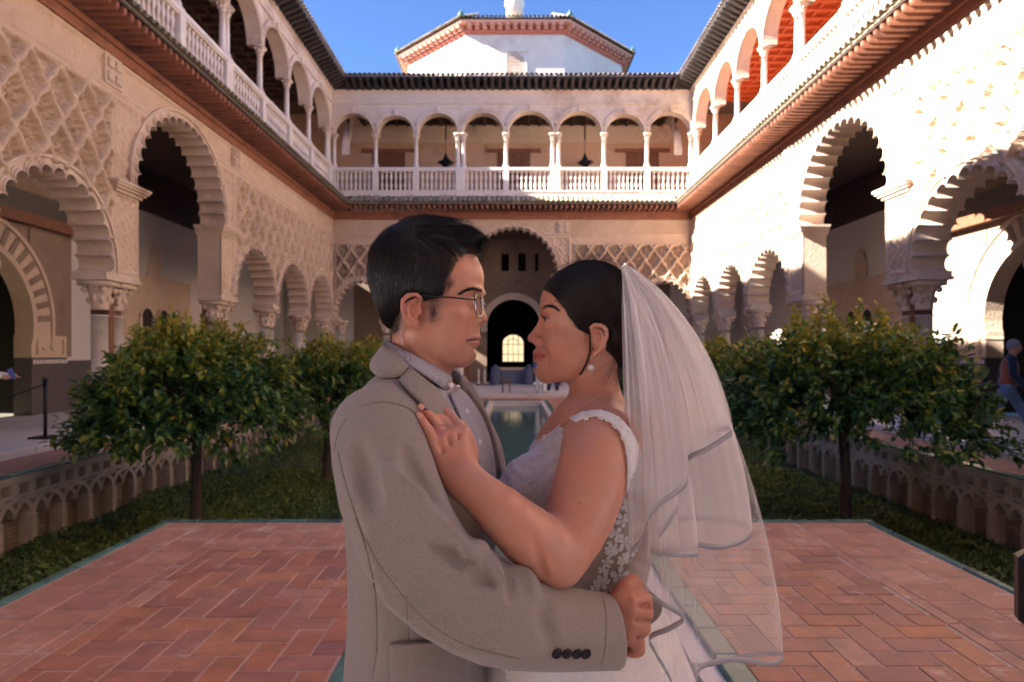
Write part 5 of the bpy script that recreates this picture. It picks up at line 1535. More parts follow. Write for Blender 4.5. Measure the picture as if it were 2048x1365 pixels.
# placket and buttons of the shirt
pk = quad_grid([(896,790),(922,850),(945,905),(960,965),(972,1010)], [(915,778),(938,830),(962,880),(978,940),(984,1000)], 16, 5)
shs = groom_torso(-.012)
patch(shs, pk, .004, 'placket', M['shirt'], sh, .002)
for bx, by in ((899,772),(913,776),(930,825),(955,885)):
    w, t = hit(shs, [bx], [by]); 
    if by < 790: w = np.array([P(bx, by, 1.058 if bx < 905 else 1.10)])
    nrm = np.array([.55,-.8,.2])
    bo = MB().lathe([(0,0),(.0042,0),(.0048,.0012),(.004,.0018),(0,.0014)], 14, cap=False).build('shirt_button', M['pearl'], sh, True)
    bo.rotation_euler = Vector(nrm).to_track_quat('Z','Y').to_euler(); bo.location = w[0]+nrm*.005

# groom's near hand at the bride's waist -----------------------------
def groom_hand():
    s = Sdf()
    HB = [(1228,1192,.972),(1232,1225,.958),(1230,1262,.956),(1226,1295,.968)]
    s.chain([P(1195,1255,.972),P(1240,1238,.972)], [.032,.030], .01, flat=((0,1,0),.62))
    s.ell(P(1258,1232,.982), (.033,.017,.047), .012, 'u', G.rot(-6))
    kn = [(1289,1200,.984,.0098),(1291,1226,.974,.0102),(1285,1258,.974,.0098),(1276,1288,.984,.0088)]
    for i, (x, y, d, r) in enumerate(kn):
        s.chain([P(1238,1222+(i-1)*15,.968), P((1238+x)/2,(1222+(i-1)*15+y)/2,.960), P(x,y,d-.003)], [.006,.0075,r], .010)
        s.ell(P(x,y,d-.004), r*1.08, .006)
        s.chain([P(x,y,d), P(x+4,y+4,d+.030), P(x-18,y+6,d+.048)], [r,r*.92,r*.8], .0045)
    for i in range(3):
        x, y, d, r = kn[i]; x2, y2, d2, r2 = kn[i+1]
        s.chain([P((x+x2)/2+6,(y+y2)/2,(d+d2)/2-.012), P((x+x2)/2-18,(y+y2)/2,(d+d2)/2-.018)], [.003,.0015], .006, 's')
    # thumb along the top edge
    s.chain([P(1236,1196,.972), P(1252,1172,.972), P(1266,1163,.986), P(1281,1178,1.005)], [.014,.0125,.011,.009], .008)
    # finger tip of the far hand appearing under the thumb
    s.chain([P(1268,1192,1.000), P(1281,1188,.996), P(1290,1196,1.02)], [.0075,.0085,.008], .002)
    s.ell(P(1268,1303,.992), (.017,.014,.0085), .008)
    return s
ghd = groom_hand()
hc = P(1252,1232,.985)
Vg, Fg = ghd.mesh(hc-np.array([.06,.055,.085]), hc+np.array([.06,.085,.08]), .0016)
# arm core under the sleeve and chest core, so the body is whole
core = Sdf()
core.ell(P(845,970,1.12), (.10,.15,.19), .03).ell(P(838,1250,1.12), (.10,.14,.34), .05)
core.chain([P(842,760,1.105),P(842,860,1.11)], [.05,.07], .03)
core.chain([P(800,850,1.0),P(772,955,.91),P(866,1150,.872),P(1100,1254,.925),P(1225,1245,.972)], [.05,.045,.038,.034,.027], .02)
core.chain([P(800,872,1.26),P(830,1010,1.35),P(900,1130,1.38),P(1050,1190,1.36),P(1200,1200,1.29),P(1265,1195,1.03)], [.05,.045,.038,.033,.027,.016], .02)
core.chain([P(838,1450,1.05),P(842,1800,1.05),P(835,2180,1.05)], [.085,.06,.045], .04); core.chain([P(838,1450,1.19),P(842,1800,1.19),P(835,2060,1.19)], [.085,.06,.045], .04)
Vc, Fc = core.mesh((-.40,.80,.05), (.36,1.46,1.44), .011)
def join_body(o, parts, tone_fns):
    V = np.concatenate([p[0] for p in parts]); off = np.cumsum([0]+[len(p[0]) for p in parts[:-1]])
    Fq = np.concatenate([p[1]+k for p, k in zip(parts, off)])
    tone = np.concatenate([fn(p[0]) for fn, p in zip(tone_fns, parts)])
    t = np_mesh('tmpbody', V, Fq, M['skin'], None, True, {'tone': tone})
    me = t.data; bpy.data.objects.remove(t); o.data = me; me.name = 'person'
COL.objects.link(groom)
hand_tone = lambda V: np.tile(np.array([.55,.235,.15]), (len(V),1))
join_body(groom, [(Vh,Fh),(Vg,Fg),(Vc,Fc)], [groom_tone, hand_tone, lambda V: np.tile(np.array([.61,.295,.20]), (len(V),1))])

def eyeball(fr, px, py, c, r, gaze, parent, iris=(.035,.018,.010)):
    for mm in (False, True):
        ctr = fr(px, py, c, mm); r_ = r*fr.sc
        n1, n2 = 28, 20
        g = np.array(gaze, float); g /= np.linalg.norm(g)
        q = np.array(Vector(g).to_track_quat('Z','Y').to_matrix())
        V, T = [], []
        for ph in np.linspace(0, PI, n2):
            for th in np.linspace(0, 2*PI, n1, endpoint=False):
                v = np.array([math.sin(ph)*math.cos(th), math.sin(ph)*math.sin(th), math.cos(ph)])
                V.append(ctr+r_*(1.0+(.06 if ph < .45 else 0))*(q@v)); T.append((.004,.003,.003) if ph < .2 else (iris if ph < .50 else (.62,.56,.54)))
        Fq = [(i*n1+j, i*n1+(j+1)%n1, (i+1)*n1+(j+1)%n1, (i+1)*n1+j) for i in range(n2-1) for j in range(n1)]
        np_mesh('eye', np.array(V), np.array(Fq), M['eye'], parent, True, {'tone': np.array(T)})
eyeball(G, 939.5, 605, 31, 13.2, (.97,-.12,-.12), groom)

def brow(fr, pts, c0, c1, n, m, parent, L=11, thick=.00028, lift=0.6):
    """eyebrow of short hairs lying on the brow"""
    sm = smoothline(np.array([(a,b,0) for a,b in pts]), 40)
    n0 = n
    for mm in (False, True):
        n = n0; tt = rngp.uniform(0,1,n); ii = (tt*39.9).astype(int)
        xs_ = sm[ii,0]+rngp.normal(0,.9,n); ys_ = sm[ii,1]+rngp.normal(0,1.5,n)*(1.0-.55*tt)
        w, _t = hit(fr.sd, xs_, ys_, .8, 1.4); w2, _t = hit(fr.sd, xs_+(sm[-1,0]-sm[0,0])*.05, ys_+.2, .8, 1.4)
        ok_ = (np.abs(fr.sd.ev(w)) < .001) & (np.abs(fr.sd.ev(w2)) < .001); w, w2 = w[ok_], w2[ok_]; tt = tt[ok_]; n = len(w)
        dirx = w2-w; dirx /= np.linalg.norm(dirx,axis=1,keepdims=True)+1e-9
        if mm:
            w = w-2*((w-fr.o)@fr.ec)[:,None]*fr.ec; dirx = dirx-2*(dirx@fr.ec)[:,None]*fr.ec
        nn = fr.sd.grad(w)
        d = dirx+np.array([0,0,1.0])[None]*(lift*(1-tt))[:,None]+rngp.normal(0,.18,(n,3)); d = d-nn*(d*nn).sum(1,keepdims=True)+nn*.10; d /= np.linalg.norm(d,axis=1,keepdims=True)
        l = (L*fr.sc*rngp.uniform(.6,1.1,n))[:,None]
        strands('eyebrow', np.stack([w+nn*.0004, w+d*l*.5+nn*.0010, w+d*l+nn*.0008],1), np.full(n, thick), m, parent)
G.sd = gh
brow(G, [(963,582.5),(950,579),(936,581),(923,588)], 12, 46, 420, M['hair'], groom, L=9, lift=.35)

# groom's hair --------------------------------------------------------
hairpoly_g = G.poly([(966,470),(968,490),(957,500),(944,513),(932,533),(916,552),(900,566),(890,580),(884,602),(874,606),(870,622),(858,624),(853,600),(842,587),(818,586),(801,600),(797,628),(795,652),(783,662),(758,650),(728,560),(735,470),(800,415),(900,425),(970,455)], 55)
pg = poly2d(hairpoly_g)
def groom_hair():
    s = Sdf()
    G.ell(s, 849, 550, 0, (107,101,86.5), 10)
    G.ell(s, 800, 545, 0, (60,72,76), 20)
    G.ell(s, 846, 478, 0, (72,38,64), 22)
    G.ell(s, 905, 482, 6, (52,24,56), 20, deg=-10)
    G.ell(s, 942, 483, 8, (22,15,40), 14, deg=-8)
    G.ell(s, 786, 600, 0, (26,60,64), 22)
    def cut(p):
        a, b, l = G.loc(p)
        return pg(a, b)*G.sc
    s.custom(cut, gc, 9, .004, 'i')
    return s
ghr = groom_hair()
Vr, Fr = ghr.mesh(gc-np.array([.14,.11,.10]), gc+np.array([.14,.11,.19]), .0022)
hn = np.sin(Vr[:,0]*420+6*np.sin(Vr[:,2]*60))*np.sin(Vr[:,1]*360+4*np.sin(Vr[:,0]*50))
Vr = Vr+ghr.grad(Vr)*(.0011*hn)[:,None]
hair_g = np_mesh('hair', Vr, Fr, M['hair'], groom)
def grow(fr, sd, Vs, n, flow, L, lift, seed, rad=.00022, k=9, wob=.09, keep=None):
    q = np.random.default_rng(seed)
    idx = q.integers(0, len(Vs), n); p = Vs[idx].copy()
    if keep is not None: p = p[keep(p)]
    n = len(p); l = (L(p) if callable(L) else L)*q.uniform(.65,1.15,n)
    wv = q.normal(0,wob,(n,3)); nz = q.uniform(0,1,n)
    paths = [p-sd.grad(p)*.001]
    for i in range(1,k):
        d = flow(p)+wv; nn = sd.grad(p); d = d-nn*(d*nn).sum(1,keepdims=True)*.85; d /= np.linalg.norm(d,axis=1,keepdims=True)+1e-9
        p = p+d*(l/(k-1))[:,None]
        tgt = lift(p)*(i/(k-1))*nz+.0004
        dd = sd.ev(p); p = p+nn*(np.clip(tgt-dd,-.004,.004))[:,None]
        paths.append(p)
        wv = wv+q.normal(0,wob*.35,(n,3))
    return np.stack(paths,1)
def flow_g(p):
    a, b, l = G.loc(p)
    top = np.clip((-45-b)/75, 0, 1)[:,None]      # b is measured down from y=600
    fwd = np.clip((a+95)/110, 0, 1)[:,None]
    f_top = G.ex*1.0+np.array([0,0,.12])+G.ec*.25
    f_side = np.array([0,0,-1.0])-G.ex*.18
    f_back = np.array([0,0,-1.0])+G.ex*.05
    return (f_top*fwd+f_back*(1-fwd))*top+f_side*(1-top)
lift_g = lambda p: .0022+.0068*np.clip((-60-G.loc(p)[1])/45, 0, 1)
L_g = lambda p: np.where(G.loc(p)[1] < -85, .052, np.clip(.026+.0002*(-G.loc(p)[1]), .010, .035))
ps = grow(G, ghr, Vr, 15000, flow_g, L_g, lift_g, 3, keep=lambda p: G.loc(p)[2] > -60)
strands('hair_strands', ps, np.random.default_rng(1).uniform(.00018,.00034,len(ps)), M['hair'], hair_g)
# short sideburn / nape stubble hairs beyond the cap edge
def stub(fr, sd, polys, n, seed, L=.0065, rad=.00014):
    q = np.random.default_rng(seed); out = []
    for (x0,y0,x1,y1,w) in polys:
        for i in range(int(n*w)):
            t = q.uniform(); x = x0+(x1-x0)*t+q.normal(0,5); y = y0+(y1-y0)*t+q.normal(0,5)
            out.append((x,y))
    o = np.array(out); w_, t = hit(sd, o[:,0], o[:,1], .9, 1.4); ok = np.abs(sd.ev(w_)) < .002; w_ = w_[ok]
    nn = sd.grad(w_); d = np.array([0,0,-1.0])-fr.ex*.25+q.normal(0,.15,w_.shape)+nn*.25
    l = L*q.uniform(.5,1.1,len(w_))[:,None]
    return np.stack([w_, w_+d*l*.5, w_+d*l],1)
sb = np.concatenate([stub(G, gh, [(868,590,865,634,1),(880,575,874,604,1.0),(800,620,790,655,1.0),(792,640,784,668,.9),(845,584,870,590,.6),(905,560,886,582,.6)], 330, 9)])
strands('stubble', sb, np.full(len(sb), .00014), M['hair'], hair_g)
# loose locks of the quiff over the forehead
lk = []
q = np.random.default_rng(12)
for (a, b_, c_, dlt) in (((930,480),(958,492),(958,524),18),((935,476),(966,490),(962,518),22),((925,472),(960,474),(972,500),10),((940,486),(968,504),(957,530),25),((915,466),(948,464),(968,480),0),((880,452),(905,452),(925,466),-15),((835,448),(850,436),(872,440),15),((900,460),(930,458),(950,470),-20)):
    for j in range(16):
        o = q.normal(0,2.2,2); pts = [(a[0]+o[0]*2,a[1]+o[1],dlt+q.normal(0,6)),(b_[0]+o[0],b_[1]+o[1]*1.5,dlt+q.normal(0,7)),(c_[0]+q.normal(0,2.5),c_[1]+q.normal(0,3),dlt+4+q.normal(0,7))]
        s_ = smoothline(pts, 10); lk.append([G(*r_) for r_ in s_])
tq = np.random.default_rng(44)
cand = Vr[(G.loc(Vr)[1] < -95) & (G.loc(Vr)[2] > -50)]
for i in range(85):
    p0 = cand[tq.integers(len(cand))]; a_, b_, l_ = G.loc(p0); hgt = tq.uniform(3,11); ln = tq.uniform(30,58)*float(np.clip((112-a_)/75, .18, 1)); sw = tq.normal(0,14)
    for j in range(12):
        o = tq.normal(0,2.0,3)
        base = p0+G.sc*(G.ex*o[0]+G.ez*o[1]*.4+G.ec*o[2])
        q1 = base+G.sc*(G.ex*ln*.45+G.ez*(hgt+o[1])+G.ec*sw*.4); q2 = base+G.sc*(G.ex*(ln+tq.normal(0,3))+G.ez*(hgt*.35-ln*.10+tq.normal(0,1.5))+G.ec*(sw+o[2]))
        tt_ = np.linspace(0,1,10)[:,None]; lk.append((1-tt_)**2*base+2*tt_*(1-tt_)*q1+tt_**2*q2)
strands('hair_lock', np.array(lk), np.full(len(lk), .00026), M['hair'], hair_g)
fz = []
for i in range(90):
    t = q.uniform(0,1); base = smoothline([(745,560,0),(760,505,0),(800,455,0),(845,437,0),(900,455,0)], 40)[int(t*39)]
    o = np.array([q.normal(-3,3), -abs(q.normal(3,3)), q.normal(0,25)])
    s_ = smoothline([(base[0]+4,base[1]+5,o[2]),(base[0]+o[0],base[1]+o[1],o[2]),(base[0]+o[0]*2+q.normal(2,7),base[1]+o[1]*1.3+q.normal(0,5),o[2]+q.normal(0,8))], 7); fz.append([G(*r_) for r_ in s_])
strands('flyaway_hair', np.array(fz), np.full(len(fz), .00010), M['hair'], hair_g)

# eyeglasses: a thing of its own
gl = empty('eyeglasses', G(955,605,0), 0, 'thin dark framed eyeglasses worn by the groom', 'glasses')
def rel(o, pts): return np.asarray(pts)-np.array(o.location)
for mm in (False, True):
    ctr = G(957.5, 610.5, 33, mm)
    nrm = G.ex+G.ec*(.10 if not mm else -.10); nrm /= np.linalg.norm(nrm)
    side = np.cross(np.array([0,0,1.0]), nrm); side /= np.linalg.norm(side); up = np.array([0,0,1.0])-nrm*.06
    t = np.linspace(0, 2*PI, 40, endpoint=True)
    sup = lambda a: np.sign(np.cos(a))*np.abs(np.cos(a))**.62; sup2 = lambda a: np.sign(np.sin(a))*np.abs(np.sin(a))**.62
    rim = np.stack([ctr+side*sup(a)*26*G.sc+up*(sup2(a)*21.5*G.sc) for a in t])
    MB().tube(rel(gl, rim), .00095, 6, cap=False).build('frame', M['silver'], gl, True)
    MB().tube(rel(gl, rim+nrm*-.0014), .0007, 6, cap=False).build('frame', M['black'], gl, True)
    lo2 = MB().add(rim[:-1]-np.array(gl.location), [tuple(range(len(rim)-1))]).build('lens', M['glass'], gl)
    h0 = G(954, 600, 62, mm); e0 = G(838, 590.5, 88, mm); e1 = G(803, 612, 84, mm)
    MB().tube(rel(gl, [ctr+side*(26*G.sc)*(1 if np.dot(side, h0-ctr) > 0 else -1)+up*10*G.sc, h0]), .0009, 6).build('hinge', M['silver'], gl, True)
    tp = [h0, h0*.7+e0*.3+G.ec*(.002 if not mm else -.002), h0*.3+e0*.7, e0, e0*.4+e1*.6+np.array([0,0,.003]), e1]
    MB().tube(rel(gl, tp), [.0011,.0013,.0014,.0018,.0019,.0016], 8).build('temple', M['black'], gl, True)
MB().tube(rel(gl, [G(961,602,9), G(965,600,0), G(961,602,9,True)]), .0009, 6).build('bridge', M['silver'], gl, True)

# trousers and shoes (below the frame)
tr = Sdf(); tr.ell(P(836,1460,1.12), (.125,.175,.12), .03)
tr.chain([P(838,1480,1.05),P(842,1800,1.05),P(835,2330,1.05)], [.10,.078,.062], .04); tr.chain([P(838,1480,1.19),P(842,1800,1.19),P(835,2190,1.19)], [.10,.078,.062], .04)
np_mesh('trousers', *tr.mesh((-.36,.88,.08), (.02,1.36,.95), .012), M['trouser'], groom)
for d in (1.05, 1.19):
    fx = (835-1024)/F*d
    so = Sdf(); so.chain([(fx-.03,d,.05),(fx+.10,d,.045),(fx+.19,d,.035)], [.045,.042,.033], .01, flat=((0,1,0),.95)); so.plane((0,d,.004),(0,0,-1))
    np_mesh('shoe', *so.mesh((fx-.1,d-.08,-.02),(fx+.26,d+.08,.12), .006), M['shoe'], groom)
# ================================================================== THE BRIDE
bride = tag(bpy.data.objects.new('person', bpy.data.meshes.new('tmp2')), 'bride in white lace dress, hand laid on the groom, hair gathered back', 'person', 'couple embracing in the courtyard')
COL.objects.link(bride)
B = Frame(1160, 640, 1.17, 1.5, -1)
def bride_torso(off=0.0):
    s = Sdf()
    s.ell(P(1180,950,1.17), (.080+off,.125+off,.13+off), .03)
    s.ell(P(1216,1000,1.17), (.070+off,.135+off,.17+off), .04)
    s.ell(P(1128,935,1.17), (.062+off,.110+off,.09+off), .04)
    s.ell(P(1062,985,1.10), (.055+off,.058+off,.060+off), .03)
    s.ell(P(1062,985,1.24), (.055+off,.058+off,.060+off), .03)
    s.ell(P(1160,1110,1.17), (.108+off,.125+off,.17+off), .05)
    s.ell(P(1160,1290,1.17), (.135+off,.155+off,.12+off), .06)
    return s
def bride_skin():
    s = Sdf()
    B.ell(s, 1172, 618, 0, (84,84,72), 10)
    B.ell(s, 1128, 607, 0, (46,50,53), 18)
    B.ell(s, 1130, 684, 0, (50,70,53), 20)
    B.ell(s, 1160, 690, 0, (52,50,58), 22)
    B.chain(s, [(1172,712,52),(1138,744,38),(1096,753,12)], [15,14,13.5], 20, both=True)
    B.ell(s, 1136, 734, 0, (42,28,42), 18)
    B.ell(s, 1089.5, 745, 0, (17,16.5,18), 14)
    B.ell(s, 1119, 688, 41, (25,25,18), 18, both=True)
    B.ell(s, 1134, 716, 37, (26,28,20), 18, both=True)
    B.ell(s, 1103, 617, 24, (19,8.5,22), 12, both=True)
    B.ell(s, 1087, 640, 29, (11,9,15), 10, 's', both=True)
    B.chain(s, [(1089,634,0),(1079,655,0),(1066.5,674,0)], [7,7.5,8.5], 9)
    B.ell(s, 1064.5, 677.5, 0, (9.2,8.6,9.2), 6)
    B.ell(s, 1076, 684, 11, (9.5,7.4,6.2), 5.5, both=True)
    B.ell(s, 1068, 691.5, 5.2, (4.2,2.4,2.8), 2.2, 's', both=True)
    B.chain(s, [(1085,678,12.5),(1087.5,684.5,15),(1084,691,13)], [1.1,1.4,1.1], 3.5, 's', both=True)
    B.ell(s, 1084, 713, 0, (17.5,22,26), 12)
    u1, u2, u3 = B.on(s,1073.5,708,3.2), B.on(s,1080,710,2.4), B.on(s,1087,712.3,1.0)
    l1, l2 = B.on(s,1075.5,718.5,3.8), B.on(s,1081,717,2.6)
    ML = [(1064,712.8,0), B.on(s,1072,713), B.on(s,1080,713), B.on(s,1088.5,712,-.5)]
    s.mouth_line = ML
    B.chain(s, [(1072.5,707,0),u1,u2,u3], [6.0,5.0,3.6,1.8], 4, both=True)
    B.chain(s, [(1074.2,719.3,0),l1,l2,u3], [6.6,5.6,3.9,1.8], 4, both=True)
    B.chain(s, ML, [1.4,1.5,1.6,1.7], 2.2, 's', both=True)
    B.ell(s, 1071, 730.5, 0, (6,4,11), 6, 's')
    B.chain(s, [(1090,688,22),(1101,705,34),(1105,718,36)], [1.8,1.6,1], 7, 's', both=True)
    B.ell(s, 1101, 640, 27, (12.8,12.6,13.5), 6, both=True)
    B.ell(s, 1090, 641, 28, (8.5,4.3,12.5), 1.6, 's', both=True)
    B.chain(s, [(1089,633,20),(1094,630.5,31),(1103,634,38)], [1.1,1.2,.8], 2.2, 's', both=True)
    # neck
    B.chain(s, [(1186,700,0),(1188,760,0),(1192,850,0)], [47,48,56], 18)
    B.chain(s, [(1196,715,44),(1172,775,36),(1150,830,16)], [8,8,7], 16, both=True)
    # ear
    for mm in (False, True):
        q = lambda x, y, c: B(x, y, c, mm); k = B.sc
        out = [(1184,668,72),(1181,656,76),(1189,650,81),(1202,651,87),(1213,660,88),(1214,674,87),(1208,690,84),(1197,703,80),(1187,710,75)]
        s.ell(q(1196,678,71), np.array([15,8,27])*k, 5*k, 'u', B.rot(16))
        s.chain([q(*p) for p in out], np.array([2.8,3.2,3.6,3.8,3.8,3.5,3.3,3.4,3.6])*k, 3.5*k)
        s.ell(q(1188,709,74), np.array([7,4.5,7.5])*k, 4*k)
        s.ell(q(1193,680,85), np.array([8,8,11.5])*k, 4*k, 's', B.rot(14))
        s.chain([q(1194,660,83),q(1203,664,86),q(1206,676,85),q(1199,691,82)], np.array([2,2.4,2.5,2.2])*k, 3*k)
        s.ell(q(1181,682,73), np.array([3.6,3,5.5])*k, 4*k)
    # shoulders and torso
    s.merge(bride_torso())
    s.chain([P(1192,850,1.12),P(1206,888,1.04)], [.050,.060], .05)
    s.chain([P(1186,846,1.22),P(1190,880,1.31)], [.050,.058], .05)
    s.chain([P(1160,835,1.09),P(1140,846,1.17),P(1160,835,1.25)], [.018,.02,.018], .04)
    # near arm
    s.chain(smoothline([P(1205,892,1.028),P(1188,940,1.0),P(1155,1040,.965),P(1112,1114,.935)], 8), np.linspace(0,1,8)*0+np.array([.058,.058,.057,.0555,.053,.050,.047,.043]), .02)
    fa = smoothline([P(1112,1115,.935),P(1062,1076,.91),P(1000,1022,.902),P(930,962,.915)], 9)
    s.chain(fa, np.array([.043,.0438,.0432,.042,.039,.036,.032,.0285,.026]), .010)
    cr, _ = hit(s, [1068,1078,1088], [1078,1112,1150]); s.chain(cr+np.array([0,-.001,0]), [.003,.0045,.004], .008, 's')
    # far arm reaching round the groom
    s.chain([P(1190,880,1.31),P(1120,1000,1.36),P(1080,1060,1.36),P(960,1010,1.34)], [.055,.05,.045,.035], .02)
    return s
bs = bride_skin()

# hand on the groom's lapel: built on the jacket surface
hand = Sdf()
def onj(px, py, off, lim=.93):
    w, t = hit(base_jk, [px], [py]); return P(px, py, min(t[0], lim+.045)-off)
wr = P(929,962,.915)
def djk(x, y, cap=.985): return min(hit(base_jk, [x], [y])[1][0], cap)
FR = [(.0098,.0082,.0074,.0063),(.0098,.0083,.0075,.0064),(.0094,.0080,.0072,.0062),(.0084,.0071,.0064,.0055)]
FPX = [[(927,867),(899,831),(882,815),(867,806)],[(907,871),(884,843),(869,830),(856,819)],[(888,879),(868,841),(853,826),(840,813)],[(869,890),(858,862),(847,845),(839,831)]]
FING = []
for i, (pts, rr) in enumerate(zip(FPX, FR)):
    row = []
    for j, (x, y) in enumerate(pts):
        base = djk(x, y, (.972,.966,.957,.947)[i] if j == 0 else .99)
        row.append((x, y, base-rr[j]*.95-(.016,.009,.003,.0005)[j]))
    FING.append(row)
mcp = [P(*f[0]) for f in FING]
hand.chain([wr, P(914,925,.926)], [.0255,.0235], .012, flat=((.1,1,0),.72))
for i in range(4):
    hand.chain([P(925-i*9,950+i*2,.922), mcp[i]], [.014,.0098-.0005*i], .012)
hand.ell(P(897,906,.938), (.030,.0135,.034), .012)
hand.ell(P(918,930,.935), (.022,.015,.03), .012)
for i, r in enumerate((.0100,.0098,.0094,.0084)): hand.ell(mcp[i]+np.array([0,-.0004,0]), r*1.04, .007)
for fi, (pts, rr) in enumerate(zip(FING, FR)):
    w = [P(*p) for p in pts]
    hand.chain(w, rr, .0022 if fi else .004)
    hand.ell(w[1]+np.array([0,-.0005,0]), rr[1]*1.05, .004)
hand.chain([P(937,945,.935), P(944,908,.952), P(937,876,.965), P(924,850,.97)], [.012,.0105,.0090,.0075], .005)
for i in range(3):
    a, b = mcp[i], mcp[i+1]; m_ = (a+b)/2+np.array([0,-.012,0])
    hand.chain([m_, m_*.6+P(915-i*8,935,.918)*.4], [.0018,.001], .007, 's')
lo = np.array([-.205,.74,1.085]); hi = np.array([.27,1.42,1.68])
# one continuous skin: body and hand together
bs_all = Sdf().merge(bs)
bs_all.merge(hand)
V1, F1 = bs.mesh(P(1040,800,1.17)-np.array([0,.115,.0]), P(1275,500,1.17)+np.array([0,.115,0]), .0016)   # head and neck, fine
def body_region():
    s = Sdf().merge(bs_all); s.plane(P(1180,798,1.17), (0,0,1), 9, .0005); return s
V2, F2 = body_region().mesh(np.array([-.175,.86,.80]), np.array([.27,1.45,P(0,795,1.17)[2]]), .0026)
head_cut = P(1180,800,1.17)[2]
def bride_tone(V):
    c = np.tile(np.array([.67,.345,.245]), (len(V),1))
    c = mixc(c, .40*mask(B, V, 1112, 690, 44, (34,30,36), .8), (.64,.28,.21))
    c = mixc(c, .40*mask(B, V, 1064, 679, 0, (13,12,16), .8), (.62,.29,.21))
    c = mixc(c, .5*mask(B, V, 1197, 680, 76, (26,38,20), .6), (.64,.29,.21))
    c = mixc(c, .85*linemask(B, V, [(q_[0],q_[1]-4,q_[2]) for q_ in bs.mouth_line[:3]]+[bs.mouth_line[3]], 3.8), (.52,.15,.13))
    c = mixc(c, .85*linemask(B, V, [(q_[0],q_[1]+4.6,q_[2]) for q_ in bs.mouth_line[:3]]+[bs.mouth_line[3]], 4.4), (.56,.17,.15))
    c = mixc(c, .85*linemask(B, V, bs.mouth_line, 1.8), (.22,.07,.06))  # shade of the mouth slit worked into her skin tone
    c = mixc(c, .30*mask(B, V, 1094, 633, 30, (12,6,18), .8), (.40,.20,.16))
    return c
def bride_body_tone(V):
    c = np.tile(np.array([.63,.31,.215]), (len(V),1))
    for fi in range(4):
        w = P(*FING[fi][3]); d = np.linalg.norm(V-w, axis=1); c = mixc(c, .55*np.clip(1.3-d/.022,0,1), (.66,.24,.17))
    for px, py, r in ((1159,1007,.0011),):
        w, t = hit(bs, [px], [py]); d = np.linalg.norm(V-w[0], axis=1); c = mixc(c, np.clip(1.6-d/r/1.2,0,1)*.8, (.12,.05,.035))
    return c
join_body(bride, [(V1,F1),(V2,F2)], [bride_tone, bride_body_tone])
eyeball(B, 1101.5, 640, 27, 11.6, (-.97,-.10,.18), bride, (.045,.022,.012))
B.sd = bs
brow(B, [(1086,616.5),(1093,612.8),(1104,613.5),(1115,621)], 10, 40, 330, M['hair_b'], bride, L=7.5, thick=.00022, lift=.2)
# lashes and lid line
la, ql = [], np.random.default_rng(4)
for mm in (False, True):
    for i in range(60):
        t = ql.uniform(0,1); y = 637.5-3.2*math.sin(PI*t)+1.5*t; c = 15+26*t; x = 1088.5+10*t*t
        w = B(x, y, c, mm); d = -B.ex*(.9-.5*t)+B.ec*(0 if mm else 1)*(.6*t)+np.array([0,0,.25])
        d /= np.linalg.norm(d); l = .0062*ql.uniform(.7,1.1)
        la.append([w, w+d*l*.5-np.array([0,0,.0006]), w+d*l+np.array([0,0,.0012])])
strands('eyelash', np.array(la), np.full(len(la), .00020), M['hair'], bride)
for mm in (False, True):
    pts = [B(1087.5+12*t*t, 638.2-3.0*math.sin(PI*t)+1.5*t, 14+27*t, mm) for t in np.linspace(0,1,9)]
    MB().tube(pts, .0007, 5).build('eyeliner', M['hair'], bride, True)
# fingernails
for fi in range(4):
    a, b = P(*FING[fi][2]), P(*FING[fi][3]); d = (b-a)/np.linalg.norm(b-a); n = np.array([-.05,-1,.25]); n -= d*np.dot(n,d); n /= np.linalg.norm(n); sd_ = np.cross(d,n)
    r = FR[fi][3]; g = []
    for u in np.linspace(-1,1,7):
        rw = []
        for v in np.linspace(0,1,6):
            wv = math.sqrt(max(0,1-max(0,v-.5)**2*2.6))*.78
            rw.append(b-d*.0035+d*(v*.0100-.002)+sd_*u*r*wv+n*(r*1.02*math.sqrt(max(.05,1-(u*wv*.9)**2))-.0006*v*v))
        g.append(rw)
    MB().grid(g).build('fingernail', M['nail'], bride, True)

# hair ---------------------------------------------------------------
hp = B.poly([(1088,556),(1086,574),(1099,580),(1112,594),(1127,612),(1140,634),(1150,649),(1166,657),(1180,657),(1190,648),(1208,648),(1217,662),(1219,690),(1221,720),(1229,744),(1262,742),(1300,738),(1330,700),(1310,590),(1270,510),(1190,495),(1110,510),(1080,540)], 40)
pb_ = poly2d(hp)
def bride_hair(cut=True):
    s = Sdf()
    B.ell(s, 1180, 612, 0, (93,90,79), 10)
    B.ell(s, 1132, 592, 0, (47,44,60), 18)
    B.ell(s, 1222, 650, 0, (56,74,66), 24)
    B.ell(s, 1258, 690, 0, (36,52,48), 20)
    if cut:
        def fn(p):
            a, b, l = B.loc(p); return pb_(a, b)*B.sc
        s.custom(fn, B(1180,620), 9, .004, 'i')
    return s
bh = bride_hair(); bc = B(1180,625)
Vq, Fq_ = bh.mesh(bc-np.array([.11,.105,.125]), bc+np.array([.14,.105,.12]), .0022)
hair_b = np_mesh('hair', Vq, Fq_, M['hair_b'], bride)
bun = B(1266, 705, 0)
def flow_b(p):
    d = bun-p; d /= np.linalg.norm(d,axis=1,keepdims=True)
    a, b, l = B.loc(p)
    front = np.clip((-10-a)/60, 0, 1)[:,None]
    return d*(1-.35*front)+front*(np.array([0,0,.20])+B.ec*np.sign(l)[:,None]*.5)
psb = grow(B, bh, Vq, 13000, flow_b, .055, lambda p: np.full(len(p), .0020), 8, k=8, wob=.05, keep=lambda p: B.loc(p)[2] > -55)
strands('hair_strands', psb, np.random.default_rng(2).uniform(.00016,.0003,len(psb)), M['hair_b'], hair_b)
